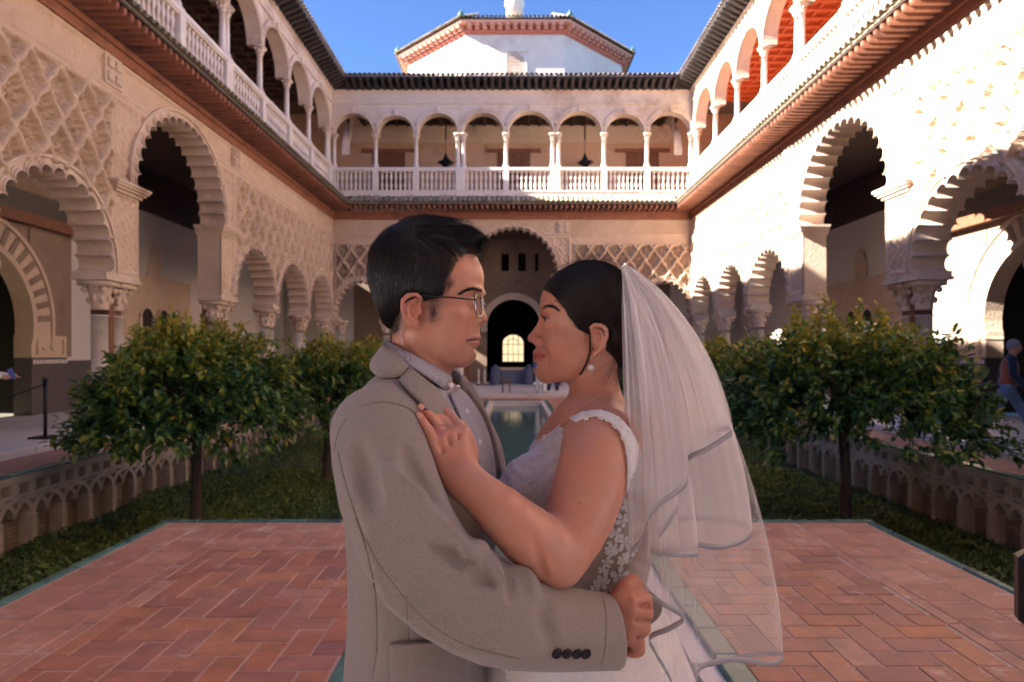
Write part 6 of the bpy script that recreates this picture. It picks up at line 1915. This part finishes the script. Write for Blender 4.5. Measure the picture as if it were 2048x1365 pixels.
hl = smoothline([(1086,572,8),(1092,574,26),(1103,580,42),(1116,595,54),(1131,614,62),(1145,637,68),(1158,653,72),(1176,658,74)], 60)
rp_ = []
for k in range(2600):
    h_ = hl[int(rngp.uniform(0,59.9))]; rp_.append(B(h_[0]+rngp.normal(1.5,4.5), h_[1]+rngp.normal(0,3.5)-1, h_[2]+rngp.normal(0,4), rngp.uniform() < .25))
rp_ = np.array(rp_)
for _ in range(4): rp_ = rp_-bs.grad(rp_)*bs.ev(rp_)[:,None]
pshl = grow(B, bride_hair(False), rp_, 5200, flow_b, .075, lambda p: np.full(len(p), .0022), 15, k=10, wob=.05)
strands('hair_strands', pshl, np.random.default_rng(3).uniform(.00016,.0003,len(pshl)), M['hair_b'], hair_b)
qb = np.random.default_rng(21)
def locks(name, specs, rad, m, parent):
    out = []
    for pts, n, sp in specs:
        for i in range(n):
            o = qb.normal(0,1,3); e = [(x+o[0]*sp*(.35+.65*k/len(pts))+qb.normal(0,sp*.12), y+o[1]*sp*.6, c+o[2]*sp) for k, (x,y,c) in enumerate(pts)]
            out.append([B(*r) for r in smoothline(e, 10)])
    strands(name, np.array(out), np.full(len(out), rad), m, parent)
locks('hair_lock', [([(1178,652,74),(1180,676,80),(1179,705,80),(1172,730,74),(1160,750,66)], 70, 1.3)], .00024, M['hair_b'], hair_b)
locks('loose_hair', [([(1230,720,50),(1215,745,52),(1196,770,50),(1176,785,46)], 18, 8), ([(1228,735,40),(1216,762,48),(1200,788,48)], 14, 9), ([(1236,738,30),(1232,765,40),(1226,795,44)], 24, 6), ([(1225,725,54),(1200,740,60),(1178,768,56)], 9, 9),
    ([(1235,742,20),(1262,745,20),(1296,738,10)], 40, 6), ([(1120,560,20),(1160,520,20),(1205,512,10)], 26, 7), ([(1150,530,30),(1200,516,10),(1250,535,0)], 30, 6), ([(1095,560,20),(1110,538,20),(1150,524,10)], 24, 5), ([(1114,592,50),(1136,625,58),(1142,642,62)], 24, 4), ([(1168,655,70),(1172,668,72),(1174,684,72)], 8, 4)], .00013, M['hair_b'], hair_b)

# dress --------------------------------------------------------------
zw = P(0,1215,1.17)[2]
def bodice():
    s = bride_torso(.0045)
    s.chain([P(1192,850,1.12),P(1206,888,1.05)], [.0535,.060], .05)
    s.chain([P(1186,846,1.22),P(1190,880,1.31)], [.0545,.0625], .05)
    bp_ = poly2d([(900,1320),(900,1010),(985,985),(1012,935),(1040,905),(1068,884),(1098,866),(1125,846),(1150,836),(1178,826),(1196,819),(1226,824),(1250,838),(1270,862),(1285,900),(1298,935),(1400,960),(1400,1320)])
    def fn(p):
        Y = np.maximum(p[...,1], .2)
        return bp_(1024+p[...,0]/Y*F, 705-(p[...,2]-CAMZ)/Y*F)*Y/F
    s.custom(fn, P(1160,1000,1.17), 9, .002, 'i')
    # armhole
    s.chain([P(1195,905,1.0),P(1168,908,.99),P(1128,975,1.0),P(1140,1010,1.0)], [.042,.040,.036,.03], .004, 's')
    s.ell(P(1180,960,.985), (.056,.10,.10), .004, 's')
    s.chain([P(1206,905,1.42),P(1180,950,1.42)], [.09,.09], .004, 's')
    s.plane((0,0,zw-.005), (0,0,-1), 9)
    return s
bd = bodice()
Vb, Fb = bd.mesh(np.array([-.13,.95,.88]), np.array([.30,1.42,1.45]), .0026)
lowb = np.clip((P(0,1040,1.1)[2]-Vb[:,2])/.05, 0, 1)
Vb = Vb+bd.grad(Vb)*(.0008*np.sin(Vb[:,2]*260+4*np.sin(Vb[:,0]*60)))[:,None]
dress = np_mesh('dress', Vb, Fb, M['dress'], bride)
dress.data.materials.append(M['lining'])
cf = Vb[Fb].mean(1); sp_ = poly2d([(1150,1050),(1235,940),(1262,905),(1330,905),(1330,1260),(1090,1260),(1110,1130)])
inside = (sp_(1024+cf[:,0]/cf[:,1]*F, 705-(cf[:,2]-CAMZ)/cf[:,1]*F) < 0) & (cf[:,1] < 1.22)
dress.data.polygons.foreach_set('material_index', inside.astype(np.int32))
# near strap over the shoulder
strap_o = [(1152,846,1.075),(1180,834,1.055),(1206,838,1.022),(1232,856,1.005),(1247,884,1.01),(1254,930,1.035),(1252,985,1.06)]
strap_i = [(1140,838,1.10),(1174,825,1.085),(1206,824,1.06),(1240,840,1.045),(1266,872,1.045),(1284,920,1.07),(1292,985,1.10)]
A = smoothline(strap_o, 30); Bq = smoothline(strap_i, 30)
G_ = []
for i in range(30):
    rw = []
    for t in np.linspace(0,1,6):
        q_ = A[i]*(1-t)+Bq[i]*t; w, tt = hit(bs, [q_[0]], [q_[1]], .6, q_[2]+.02); rw.append(P(q_[0], q_[1], min(tt[0], q_[2]+.012)-.004))
    G_.append(rw)
so_ = MB().grid(G_).build('strap', M['dress'], dress, True); md = so_.modifiers.new('thickness','SOLIDIFY'); md.thickness = .003
# lace: flowers, leaves and edging laid on the cloth
def flower_mesh(n, seed):
    q_ = np.random.default_rng(seed); mb = MB()
    for k in range(n):
        a = 2*PI*k/n+q_.uniform(-.15,.15); l = q_.uniform(.85,1.1)
        ca, sa = math.cos(a), math.sin(a)
        o = [(.18,0,.10),(.5,.24,.18),(.85,.26,.10),(1.0,.0,.06),(.85,-.26,.10),(.5,-.24,.18)]
        mb.add([(l*(x*ca-y*sa), l*(x*sa+y*ca), z) for x,y,z in o]+[(l*.6*ca, l*.6*sa, .07)], [(0,1,6),(1,2,6),(2,3,6),(3,4,6),(4,5,6),(5,0,6)])
        rim = [(l*(x*ca-y*sa), l*(x*sa+y*ca), z+.02) for x,y,z in o+[o[0]]]
        mb.tube(rim, .045, 4, cap=False)
    mb.ball((0,0,.16), (.17,.17,.12), 8, 5)
    return mb
FLOW = [flower_mesh(n, s_).mesh('lace_flower', M['lace'], True) for n, s_ in ((5,1),(6,2),(5,3))]
def leafm(seed):
    mb = MB(); mb.add([(0,0,.05),(.4,.28,.14),(1,0,.05),(.4,-.28,.14),(.45,0,.06)], [(0,1,4),(1,2,4),(2,3,4),(3,0,4)]); mb.tube([(0,0,.07),(.4,.28,.16),(1,0,.07),(.4,-.28,.16),(0,0,.07)], .05, 4, cap=False); mb.tube([(-.5,-.1,.05),(0,0,.07),(1,0,.07)], .04, 4); return mb
LLEAF = leafm(0).mesh('lace_leaf', M['lace'], True)
lace_sd = Sdf().merge(bd)
ql2 = np.random.default_rng(17)
lace_q = []
def put_lace(me, px, py, r, ang, name): lace_q.append((me, px, py, r, ang, name))
def flush_lace():
    w, t = hit(lace_sd, [q_[1] for q_ in lace_q], [q_[2] for q_ in lace_q], .7, 1.5)
    ok = np.abs(lace_sd.ev(w)) < .004; nn = lace_sd.grad(w)
    for (me, px, py, r, ang, name), wi, o_, n in zip(lace_q, w, ok, nn):
        if not o_: continue
        q_ = Vector(n).to_track_quat('Z','Y').to_matrix() @ Matrix.Rotation(ang, 3, 'Z')
        o = bpy.data.objects.new(name, me); COL.objects.link(o); o.parent = dress
        m4 = (q_ @ Matrix.Diagonal((r,r,r*.8))).to_4x4(); m4.translation = Vector(wi+n*.0006); o.matrix_local = m4
spots = [(1238,1150,.0155),(1204,1163,.013),(1232,1068,.013),(1246,1040,.012),(1256,1010,.013),(1262,975,.012),(1250,1085,.010),(1222,1100,.011),(1268,1055,.012),(1274,1020,.011),(1246,1118,.011),(1262,1100,.012),(1278,985,.010),(1270,945,.010),(1214,1125,.010),(1230,1185,.011),(1190,1178,.009),(1206,1140,.009),
    (1040,1018,.020),(1062,1038,.014),(1022,1000,.012),(1040,985,.012),(1066,1008,.012),(1018,1030,.012),(1050,1055,.012),(1074,985,.010),(1008,1010,.010),(1034,1045,.012),(1050,962,.011),(1070,955,.009),(1030,965,.010)]
for i, (x, y, r) in enumerate(spots): put_lace(FLOW[i % 3], x, y, r*1.08, ql2.uniform(0,6.28), 'lace_flower')
for (x, y) in [s_[:2] for s_ in spots]:
    for k in range(2): put_lace(LLEAF, x+ql2.normal(0,14), y+ql2.normal(0,14), ql2.uniform(.007,.012), ql2.uniform(0,6.28), 'lace_leaf')
# frayed lace edging along the neckline and strap
edge = [(1000,962),(1010,942),(1024,925),(1040,910),(1056,896),(1074,884),(1090,874),(1106,864),(1122,853),(1138,845),(1152,842),(1050,925),(1066,912),(1082,900),(1098,888),(1112,876),(1128,864)]
for (x, y) in edge:
    for k in range(2): put_lace(LLEAF if k else FLOW[0], x+ql2.normal(2,4), y+ql2.normal(5,4), ql2.uniform(.006,.009), ql2.uniform(0,6.28), 'lace_edging')
flush_lace()
for i in range(1,30,2):
    for t in (.15,.8):
        q_ = A[i]*(1-t)+Bq[i]*t; w = np.array(G_[i][1 if t < .5 else 4]); o = inst('lace_edging', LLEAF if i % 4 == 1 else FLOW[1], dress, w-np.array([0,.002,0]), (R(90)+ql2.uniform(-.3,.3), ql2.uniform(0,6), R(-20)), (.0065,.0065,.005))
# far strap ruffle beyond the neck
for i in range(9):
    t = i/8; w = P(1112+18*t, 848-36*t, 1.255); inst('lace_edging', FLOW[i % 3], dress, w, (R(90),ql2.uniform(0,6),R(20)), (.011,.011,.011))
fs = MB().grid([[P(1110+22*t+8*u, 852-38*t+10*u, 1.255-.01*u) for u in (0,.5,1)] for t in np.linspace(-.3,1,8)]).build('strap', M['dress'], dress, True); md = fs.modifiers.new('thickness','SOLIDIFY'); md.thickness = .003
# skirt with folds down to the ground
sk = []
nth = 110
for k, z in enumerate(np.linspace(0,1,16)):
    rr = []
    for j in range(nth):
        a = 2*PI*j/nth; fold = math.sin(a*13+.6*math.sin(a*3))*.5+math.sin(a*29+1)*.22
        rx, ry = .146+.32*z**.85, .166+.30*z**.85
        e = 1+fold*.10*z**.7
        rr.append((P(1160,0,1.17)[0]+rx*e*math.cos(a)+.03*z, 1.17+ry*e*math.sin(a)*(1 if math.sin(a) > 0 else .9), zw+.012-(zw+.005)*z))
    sk.append(rr)
skirt = MB().grid(sk, closed_v=True).build('skirt', M['dress'], dress, True)
for (x, y, r) in ((1016,1305,.012),(1030,1325,.013),(1012,1335,.009),(1038,1345,.010),(1022,1350,.009)):
    d = 1.045; o = inst('lace_flower', FLOW[1], dress, P(x,y,d), (R(90),ql2.uniform(0,6),0), (r,r,r*.6))

# jewellery ----------------------------------------------------------
er = empty('earring', B(1184,712,78), 0, 'silver hook earring with a pearl hanging from the bride\'s ear', 'earring')
h0 = B(1184,712,82); pe = P(1181.6,736.5,1.083)
pe = np.array([h0[0]-.0015, h0[1], h0[2]-.0205])
MB().tube(rel(er, [h0+np.array([0.002,.004,.001]), h0+np.array([0,-.001,.003]), h0+np.array([-.001,-.002,-.004]), pe+np.array([0,0,.006])]), .00055, 6).build('hook', M['silver'], er, True)
MB().ball(rel(er, [pe])[0], .0060, 16, 12).build('pearl', M['pearl'], er, True)
MB().lathe([(.0015,.0050),(.0035,.0048),(.004,.0036)], 10, rel(er, [pe])[0]).build('pearl_cap', M['silver'], er, True)
nk = empty('necklace', P(1150,830,1.10), 0, 'fine gold chain necklace with pearl pendant round the bride\'s neck', 'necklace')
chain_px = [(1237,782),(1215,786),(1192,796),(1172,810),(1154,826),(1138,842),(1122,852),(1106,858),(1098,862)]
w, t = hit(bs, [c_[0] for c_ in chain_px], [c_[1] for c_ in chain_px], .8, 1.25)
MB().tube(rel(nk, smoothline(w+np.array([0,-.0012,0]), 40)), .00065, 5).build('chain', M['rosegold'], nk, True)
pw = w[-1]+np.array([0,-.004,0])
for k in (0, 1): MB().tube(rel(nk, [pw+np.array([-.002-.003*k+.0035*math.cos(a), 0.0, -.002-.004*k+.0035*math.sin(a)]) for a in np.linspace(0,2*PI,13)]), .0006, 5, cap=False).build('pendant_loop', M['rosegold'], nk, True)
MB().ball(rel(nk, [pw+np.array([-.0085,-.001,-.013])])[0], (.0056,.0056,.0068), 14, 10).build('pearl', M['pearl'], nk, True)
rg = empty('ring', P(876,860,.92), 0, 'thin gold wedding ring on the bride\'s ring finger', 'ring')
a_, b_ = P(*FING[2][0]), P(*FING[2][1]); rc = a_*.42+b_*.58; d = (b_-a_)/np.linalg.norm(b_-a_); u = np.cross(d,(0,1,0)); u /= np.linalg.norm(u); v_ = np.cross(d,u)
MB().tube(rel(rg, [rc+.0089*(math.cos(t)*u+math.sin(t)*v_) for t in np.linspace(0,2*PI,33)]), .00105, 6, cap=False).build('band', M['rosegold'], rg, True)

# veil ---------------------------------------------------------------
def veil_mat(name, lo, hi):
    m, nt, b = node_mat(name); N, L = nt.nodes, nt.links
    tr_ = N.new('ShaderNodeBsdfTransparent'); df = N.new('ShaderNodeBsdfDiffuse'); tl_ = N.new('ShaderNodeBsdfTranslucent')
    df.inputs[0].default_value = (.93,.90,.90,1); tl_.inputs[0].default_value = (.95,.92,.92,1)
    m1 = N.new('ShaderNodeMixShader'); m1.inputs[0].default_value = .55; L.new(df.outputs[0], m1.inputs[1]); L.new(tl_.outputs[0], m1.inputs[2])
    lw_ = N.new('ShaderNodeLayerWeight'); lw_.inputs[0].default_value = .35
    mr = N.new('ShaderNodeMapRange'); mr.inputs['To Min'].default_value = lo; mr.inputs['To Max'].default_value = hi; L.new(lw_.outputs['Facing'], mr.inputs[0])
    m2 = N.new('ShaderNodeMixShader'); L.new(mr.outputs[0], m2.inputs[0]); L.new(tr_.outputs[0], m2.inputs[1]); L.new(m1.outputs[0], m2.inputs[2]); L.new(m2.outputs[0], N['Material Output'].inputs[0])
    return m
M['veil'] = veil_mat('veil_tulle', .40, .66); M['veil_sheer'] = veil_mat('veil_sheer_tulle', .10, .42)
M['ribbon'] = mat('satin_ribbon', (.36,.345,.36), (.43,.415,.43), 40, .30, spec=.5)
veil = empty('bridal_veil', P(1250,534,1.17), 0, 'sheer white bridal veil with grey satin ribbon edge hanging from the bride\'s hair', 'veil')
def veil_sheet(top, hem, n=150, rows=46, amp=.007, seed=0, bow=1.0, width=.0095, ribbon=True, m='veil'):
    H = smoothline(hem, n); T = smoothline(top, n); q_ = np.random.default_rng(seed)
    u = np.linspace(0,1,n); v = np.linspace(0,1,rows)
    ph = q_.uniform(0,6.28,6); pl = sum(np.sin(u*f*2*PI+p)/(1+.08*f) for f, p in zip((3,5,8,12,18,26), ph))
    C1 = T.copy(); C2 = H.copy()
    dx = H[:,0]-T[:,0]; dy = H[:,1]-T[:,1]
    C1[:,0] = T[:,0]+dx*.42*bow; C1[:,1] = T[:,1]+dy*.12; C1[:,2] = T[:,2]+(H[:,2]-T[:,2])*.6
    C2[:,0] = H[:,0]-dx*.04; C2[:,1] = H[:,1]-dy*.42; C2[:,2] = H[:,2]
    Gd = []
    for t in v:
        p = ((1-t)**3)*T+3*((1-t)**2)*t*C1+3*(1-t)*t*t*C2+t**3*H
        fall = (math.sin(PI*min(1,t*1.0))*.7+.25*t)*min(1,t/.22)
        w = np.array([P(*r) for r in p])
        w[:,1] += amp*pl*fall*(1-.75*t**3); w[:,0] += amp*.55*np.roll(pl,7)*fall*(1-.8*t**3)
        Gd.append(w)
    Gd = np.array(Gd)
    o = MB().grid(Gd-np.array(veil.location)).build('tulle_layer', M[m], veil, True)
    if ribbon:
        e = Gd[-1]; up = Gd[-2]-Gd[-1]; up /= np.linalg.norm(up,axis=1,keepdims=True)+1e-9
        k = np.ones(9)/9; up = np.stack([np.convolve(np.pad(up[:,i],4,'edge'),k,'valid') for i in range(3)],1); up /= np.linalg.norm(up,axis=1,keepdims=True)+1e-9
        r_ = MB().grid(np.array([e, e+up*width*.5, e+up*width])-np.array(veil.location)).build('ribbon_trim', M['ribbon'], veil, True)
        md = r_.modifiers.new('thickness','SOLIDIFY'); md.thickness = .0004; md.offset = 0
    return Gd
TOP = [(1243,536,1.095),(1247,531,1.13),(1250,529,1.17),(1253,530,1.21),(1256,534,1.245)]
# upper tier, near side, its hem doubling back on itself
veil_sheet(TOP[:3], [(1258,1150,.985),(1262,1112,.982),(1285,1085,.975),(1296,1042,.972),(1322,1012,.985),(1362,984,1.0),(1378,955,1.03),(1370,930,1.07),(1384,918,1.05),(1420,902,1.02),(1464,872,1.02)], seed=1)
veil_sheet(TOP[1:4], [(1464,872,1.02),(1455,862,1.08),(1425,872,1.14),(1395,885,1.19),(1384,900,1.23),(1400,920,1.26),(1446,902,1.26),(1470,890,1.25)], seed=2, amp=.006)
# middle tier
veil_sheet(TOP[0:4], [(1318,1078,.99),(1338,1050,1.0),(1356,1018,1.02),(1330,1060,1.05),(1310,1082,1.06),(1320,1098,1.05),(1352,1102,1.04),(1300,1108,1.05),(1345,1115,1.02),(1396,1113,1.04),(1390,1096,1.07),(1440,1100,1.08),(1485,1088,1.11),(1503,1072,1.14),(1500,1060,1.19),(1460,1046,1.23),(1400,1042,1.26),(1362,1045,1.28)], n=200, seed=3, bow=1.02)
# long tier
veil_sheet(TOP[0:3], [(1262,1168,1.0),(1276,1188,.99),(1310,1206,.985),(1366,1238,.99),(1350,1258,1.0),(1300,1282,1.02),(1310,1310,1.02),(1345,1380,1.01),(1330,1440,1.02)], seed=4, bow=.9, m='veil_sheer')
veil_sheet(TOP[1:5], [(1330,1440,1.02),(1385,1390,1.04),(1398,1345,1.06),(1430,1330,1.09),(1480,1325,1.12),(1540,1334,1.13),(1564,1324,1.15),(1560,1314,1.20),(1520,1314,1.24),(1470,1322,1.27),(1400,1336,1.30),(1330,1325,1.32)], n=180, seed=5, bow=.96, m='veil_sheer')
veil_sheet(TOP[1:4], [(1270,1250,1.24),(1330,1262,1.27),(1392,1218,1.28),(1440,1180,1.30),(1500,1140,1.29)], seed=6, bow=.95, ribbon=False, m='veil_sheer')
cmb = MB().tube([P(1244,534,1.10),P(1249,529,1.17),P(1252,533,1.24)], .0028, 8).build('hair_comb', M['silver'], veil, True)
cmb.location = -veil.location
# ================================================================== FOURTH WING AND VISITORS
south = empty('palace_wing', (0,-5.2,0), 0, 'unseen near wing of the courtyard closing it opposite the far loggia', 'building', 'palace wings around the courtyard')  # unseen behind the camera, set here to hold back sky and bounce light
mb = MB()
xs = [-6.3,-3.9,0,3.9,6.3]; hs = [1.0,1.0,1.72,1.0,1.0]; x = -11.2
for c, h in zip(xs, hs):
    mb.box(x, c-h, -.6, 0, .1, 7.1); x = c+h
    t = np.linspace(PI, 0, 17); zs = 4.75 if h > 1.2 else 3.0
    mb.grid(np.array([np.stack([c+h*np.cos(t), np.zeros(17), zs+h*np.sin(t)],1), np.stack([np.linspace(c-h,c+h,17), np.zeros(17), np.full(17,7.1)],1)]))
mb.box(x, 11.2, -.6, 0, .1, 7.1)
mb.build('carved_wall', M['stucco'], south)
MB().box(-7.4,7.4,0,.84,7.4,7.55).build('eave', M['wood'], south); MB().box(-11.2,11.2,-.4,.1,7.1,9.2).build('balustrade_wall', M['marble'], south)
MB().box(-11.2,11.2,-3,-2.8,8,12.4).box(-11.2,11.2,-.4,0,11.4,12.5).build('upper_wall', M['stucco_pale'], south)
MB().box(-11.2,11.2,-4,.6,12.5,12.8).build('roof', M['roof_tile_dark'], south); MB().box(-11.2,11.2,-3.6,-3.3,0,7.1).build('inner_wall', M['white_wall'], south)
for i in range(9): inst('upper_column', UPCOL, south, (-7.4+i*1.85,-.2,9.2), scale=(1,1,1.9))
MB().box(-11.2,11.2,-3.3,0,6.9,7.0).build('lower_ceiling', M['ceil_dark'], south)
sheet('near_marble_floor', M['marble_floor'], -11, 11, -11, .19, -1.0, -.002)

CL = {}
def clothm(name, c):
    if name not in CL: CL[name] = cloth_mat(name, [v*.85 for v in c], [min(.85, v*1.15) for v in c], 60)
    return CL[name]
def visitor(x, y, z, rz, height, label, top, bottom, hair_c, shoe_c, stride=0.0, arm='down', lean=0.0, vest=None, h=.017):
    k = height/1.72
    o = tag(bpy.data.objects.new('person', bpy.data.meshes.new('tmpv')), label, 'person', 'visitors in the courtyard'); COL.objects.link(o)
    o.location = (x,y,z); o.rotation_euler = (0,0,rz); o.scale = (k,k,k)
    st = stride; L = lean
    hip = {s_: np.array([0,.095*s_,.90]) for s_ in (-1,1)}
    leg = {s_: [hip[s_], hip[s_]+np.array([st*s_*.22+.02,0,-.42]), np.array([st*s_*.42-(.06 if s_*st < 0 else 0),.09*s_,.075+(.03 if s_*st < 0 else 0)])] for s_ in (-1,1)}
    sh = {s_: np.array([L*.5,.185*s_,1.40]) for s_ in (-1,1)}
    el = {s_: np.array([L*.4-.04-st*s_*.08,.235*s_,1.12]) for s_ in (-1,1)}
    hd = {s_: (np.array([L*.4+.26,.16*s_,1.08]) if arm == 'front' else np.array([L*.4+.04-st*s_*.2,.235*s_,.86])) for s_ in (-1,1)}
    neck = np.array([L*.6,0,1.44]); head = np.array([L*.75+.02,0,1.60])
    b = Sdf()
    b.ell(head, (.098,.078,.118), .02).ell(head+np.array([.035,0,-.04]), (.065,.058,.075), .02).ell(head+np.array([.10,0,-.02]), (.02,.014,.022), .015)
    for s_ in (-1,1): b.ell(head+np.array([-.005,.08*s_,-.02]), (.02,.012,.032), .008); b.ell(head+np.array([.088,.032*s_,.008]), (.016,.018,.010), .01, 's')
    b.chain([head+np.array([-.02,0,-.06]), neck-np.array([0,0,.06])], [.055,.06], .02)
    b.ell((L*.3,0,1.22), (.105,.165,.24), .04).ell((0,0,.95), (.105,.155,.15), .05)
    for s_ in (-1,1):
        b.chain(leg[s_], [.085,.058,.042], .04); b.chain([leg[s_][2], leg[s_][2]+np.array([.15,0,-.03])], [.042,.03], .02)
        b.chain([sh[s_], el[s_], hd[s_]], [.052,.042,.03], .03)
        dh = hd[s_]-el[s_]; dh /= np.linalg.norm(dh); b.ell(hd[s_]+dh*.05, (.045,.025,.05), .012)
        for q_ in range(4): b.chain([hd[s_]+dh*.07+np.array([0,(q_-1.5)*.016,0]), hd[s_]+dh*.14+np.array([.01,(q_-1.5)*.017,0])], [.010,.008], .004)
    V_, F_ = b.mesh((-.5,-.42,-.03), (.6,.42,1.76), h)
    t_ = np_mesh('tmpb', V_, F_, M['skin'], None, True, {'tone': np.tile(np.array([.50,.29,.205]), (len(V_),1))}); me = t_.data; bpy.data.objects.remove(t_); o.data = me; me.name = 'person'
    tp = Sdf(); tp.ell((L*.3,0,1.21), (.125,.185,.25), .04).ell((.005,0,.98), (.125,.175,.14), .05)
    for s_ in (-1,1): tp.chain([sh[s_], el[s_], hd[s_]-(hd[s_]-el[s_])*.12], [.068,.056,.046], .03)
    tp.chain([neck-np.array([0,0,.02]), neck+np.array([0,0,.02])], [.07,.06], .03)
    np_mesh('shirt', *tp.mesh((-.5,-.42,.7), (.6,.42,1.6), h), clothm(*top), o)
    if vest:
        vt = Sdf(); vt.ell((L*.3,0,1.20), (.138,.197,.25), .04).ell((.005,0,.98), (.138,.185,.14), .05); np_mesh('vest', *vt.mesh((-.5,-.42,.7), (.6,.42,1.6), h), clothm(*vest), o)
    bt = Sdf(); bt.ell((0,0,.94), (.115,.168,.12), .04)
    for s_ in (-1,1): bt.chain([leg[s_][0], leg[s_][1], leg[s_][2]+np.array([0,0,.02])], [.10,.078,.066], .03)
    np_mesh('trousers', *bt.mesh((-.5,-.4,0), (.5,.4,1.1), h), clothm(*bottom), o)
    hr = Sdf(); hr.ell(head+np.array([-.012,0,.022]), (.102,.088,.115), .01); hr.ell(head+np.array([.10,0,-.055]), (.085,.12,.105), .01, 's')
    np_mesh('hair', *hr.mesh(head-.16, head+.17, .012), clothm(*hair_c), o)
    so = Sdf()
    for s_ in (-1,1): so.chain([leg[s_][2]+np.array([-.03,0,-.03]), leg[s_][2]+np.array([.17,0,-.045])], [.05,.036], .01)
    np_mesh('shoe', *so.mesh((-.5,-.3,-.03), (.6,.3,.2), h*.8), clothm(*shoe_c), o)
    return o
visitor(-7.42, 9.0, .1, R(20), 1.68, 'visitor in pale shirt and khaki trousers at the left edge holding a phone', ('pale_blue_shirt',(.60,.62,.66)), ('khaki_cloth',(.42,.38,.27)), ('dark_hair_cloth',(.02,.015,.012)), ('white_shoe',(.6,.6,.6)), arm='front')
ph = MB().bbox(-.04,.04,-.008,.008,0,.15,.004).build('phone', clothm('blue_phone_case',(.05,.08,.30))); ph.location = (-7.05, 9.05, 1.13); ph.rotation_euler = (0,R(-25),R(80)); tag(ph, 'dark blue phone held by the visitor at the left edge', 'phone')
visitor(8.05, 10.4, .1, R(-35), 1.60, 'grey haired visitor in rust vest and jeans walking at the right edge', ('navy_sleeve',(.025,.03,.06)), ('blue_jeans',(.14,.20,.32)), ('grey_hair',(.24,.24,.27)), ('dark_shoe',(.03,.03,.03)), stride=.9, lean=.10, vest=('rust_vest',(.30,.09,.05)))
visitor(.98, 21.75, .104, R(100), 1.70, 'far visitor in white trousers and blue top beside the pool end', ('blue_top',(.08,.10,.30)), ('white_cloth',(.75,.73,.72)), ('dark_hair_cloth',(.02,.015,.012)), ('white_shoe',(.6,.6,.6)), stride=.3)
visitor(1.42, 22.1, .104, R(60), 1.66, 'far visitor in navy trousers and orange top beside the white trousers', ('orange_top',(.60,.22,.05)), ('navy_cloth',(.02,.025,.06)), ('dark_hair_cloth',(.02,.015,.012)), ('white_shoe',(.6,.6,.6)), stride=-.3)
visitor(1.88, 1.95, .0, R(-5), 1.74, 'person dressed in black at the right edge of the terrace', ('black_cloth',(.014,.014,.016)), ('black_cloth',(.014,.014,.016)), ('dark_hair_cloth',(.02,.015,.012)), ('dark_shoe',(.03,.03,.03)), arm='front', h=.014)
bg = empty('shoulder_bag', (1.545,1.84,.70), R(20), 'black shoulder bag with a tan panel and silver ring at the right edge', 'bag')
MB().bbox(-.085,.10,-.06,.06,0,.24,.03).build('bag_body', M['black'], bg)
MB().bbox(-.06,.09,-.072,-.058,.13,.215,.006).build('tan_panel', clothm('tan_canvas',(.34,.26,.18)), bg)
MB().tube([(-.10+.055*math.cos(a)*.6, -.075, .12+.075*math.sin(a)) for a in np.linspace(PI*.55,PI*1.6,14)], .0028, 6).build('metal_ring', M['silver'], bg, True)
MB().tube([(-.04,0,.23),(.10,.03,.45),(.26,.07,.70)], .012, 6).build('strap', M['black'], bg, True)
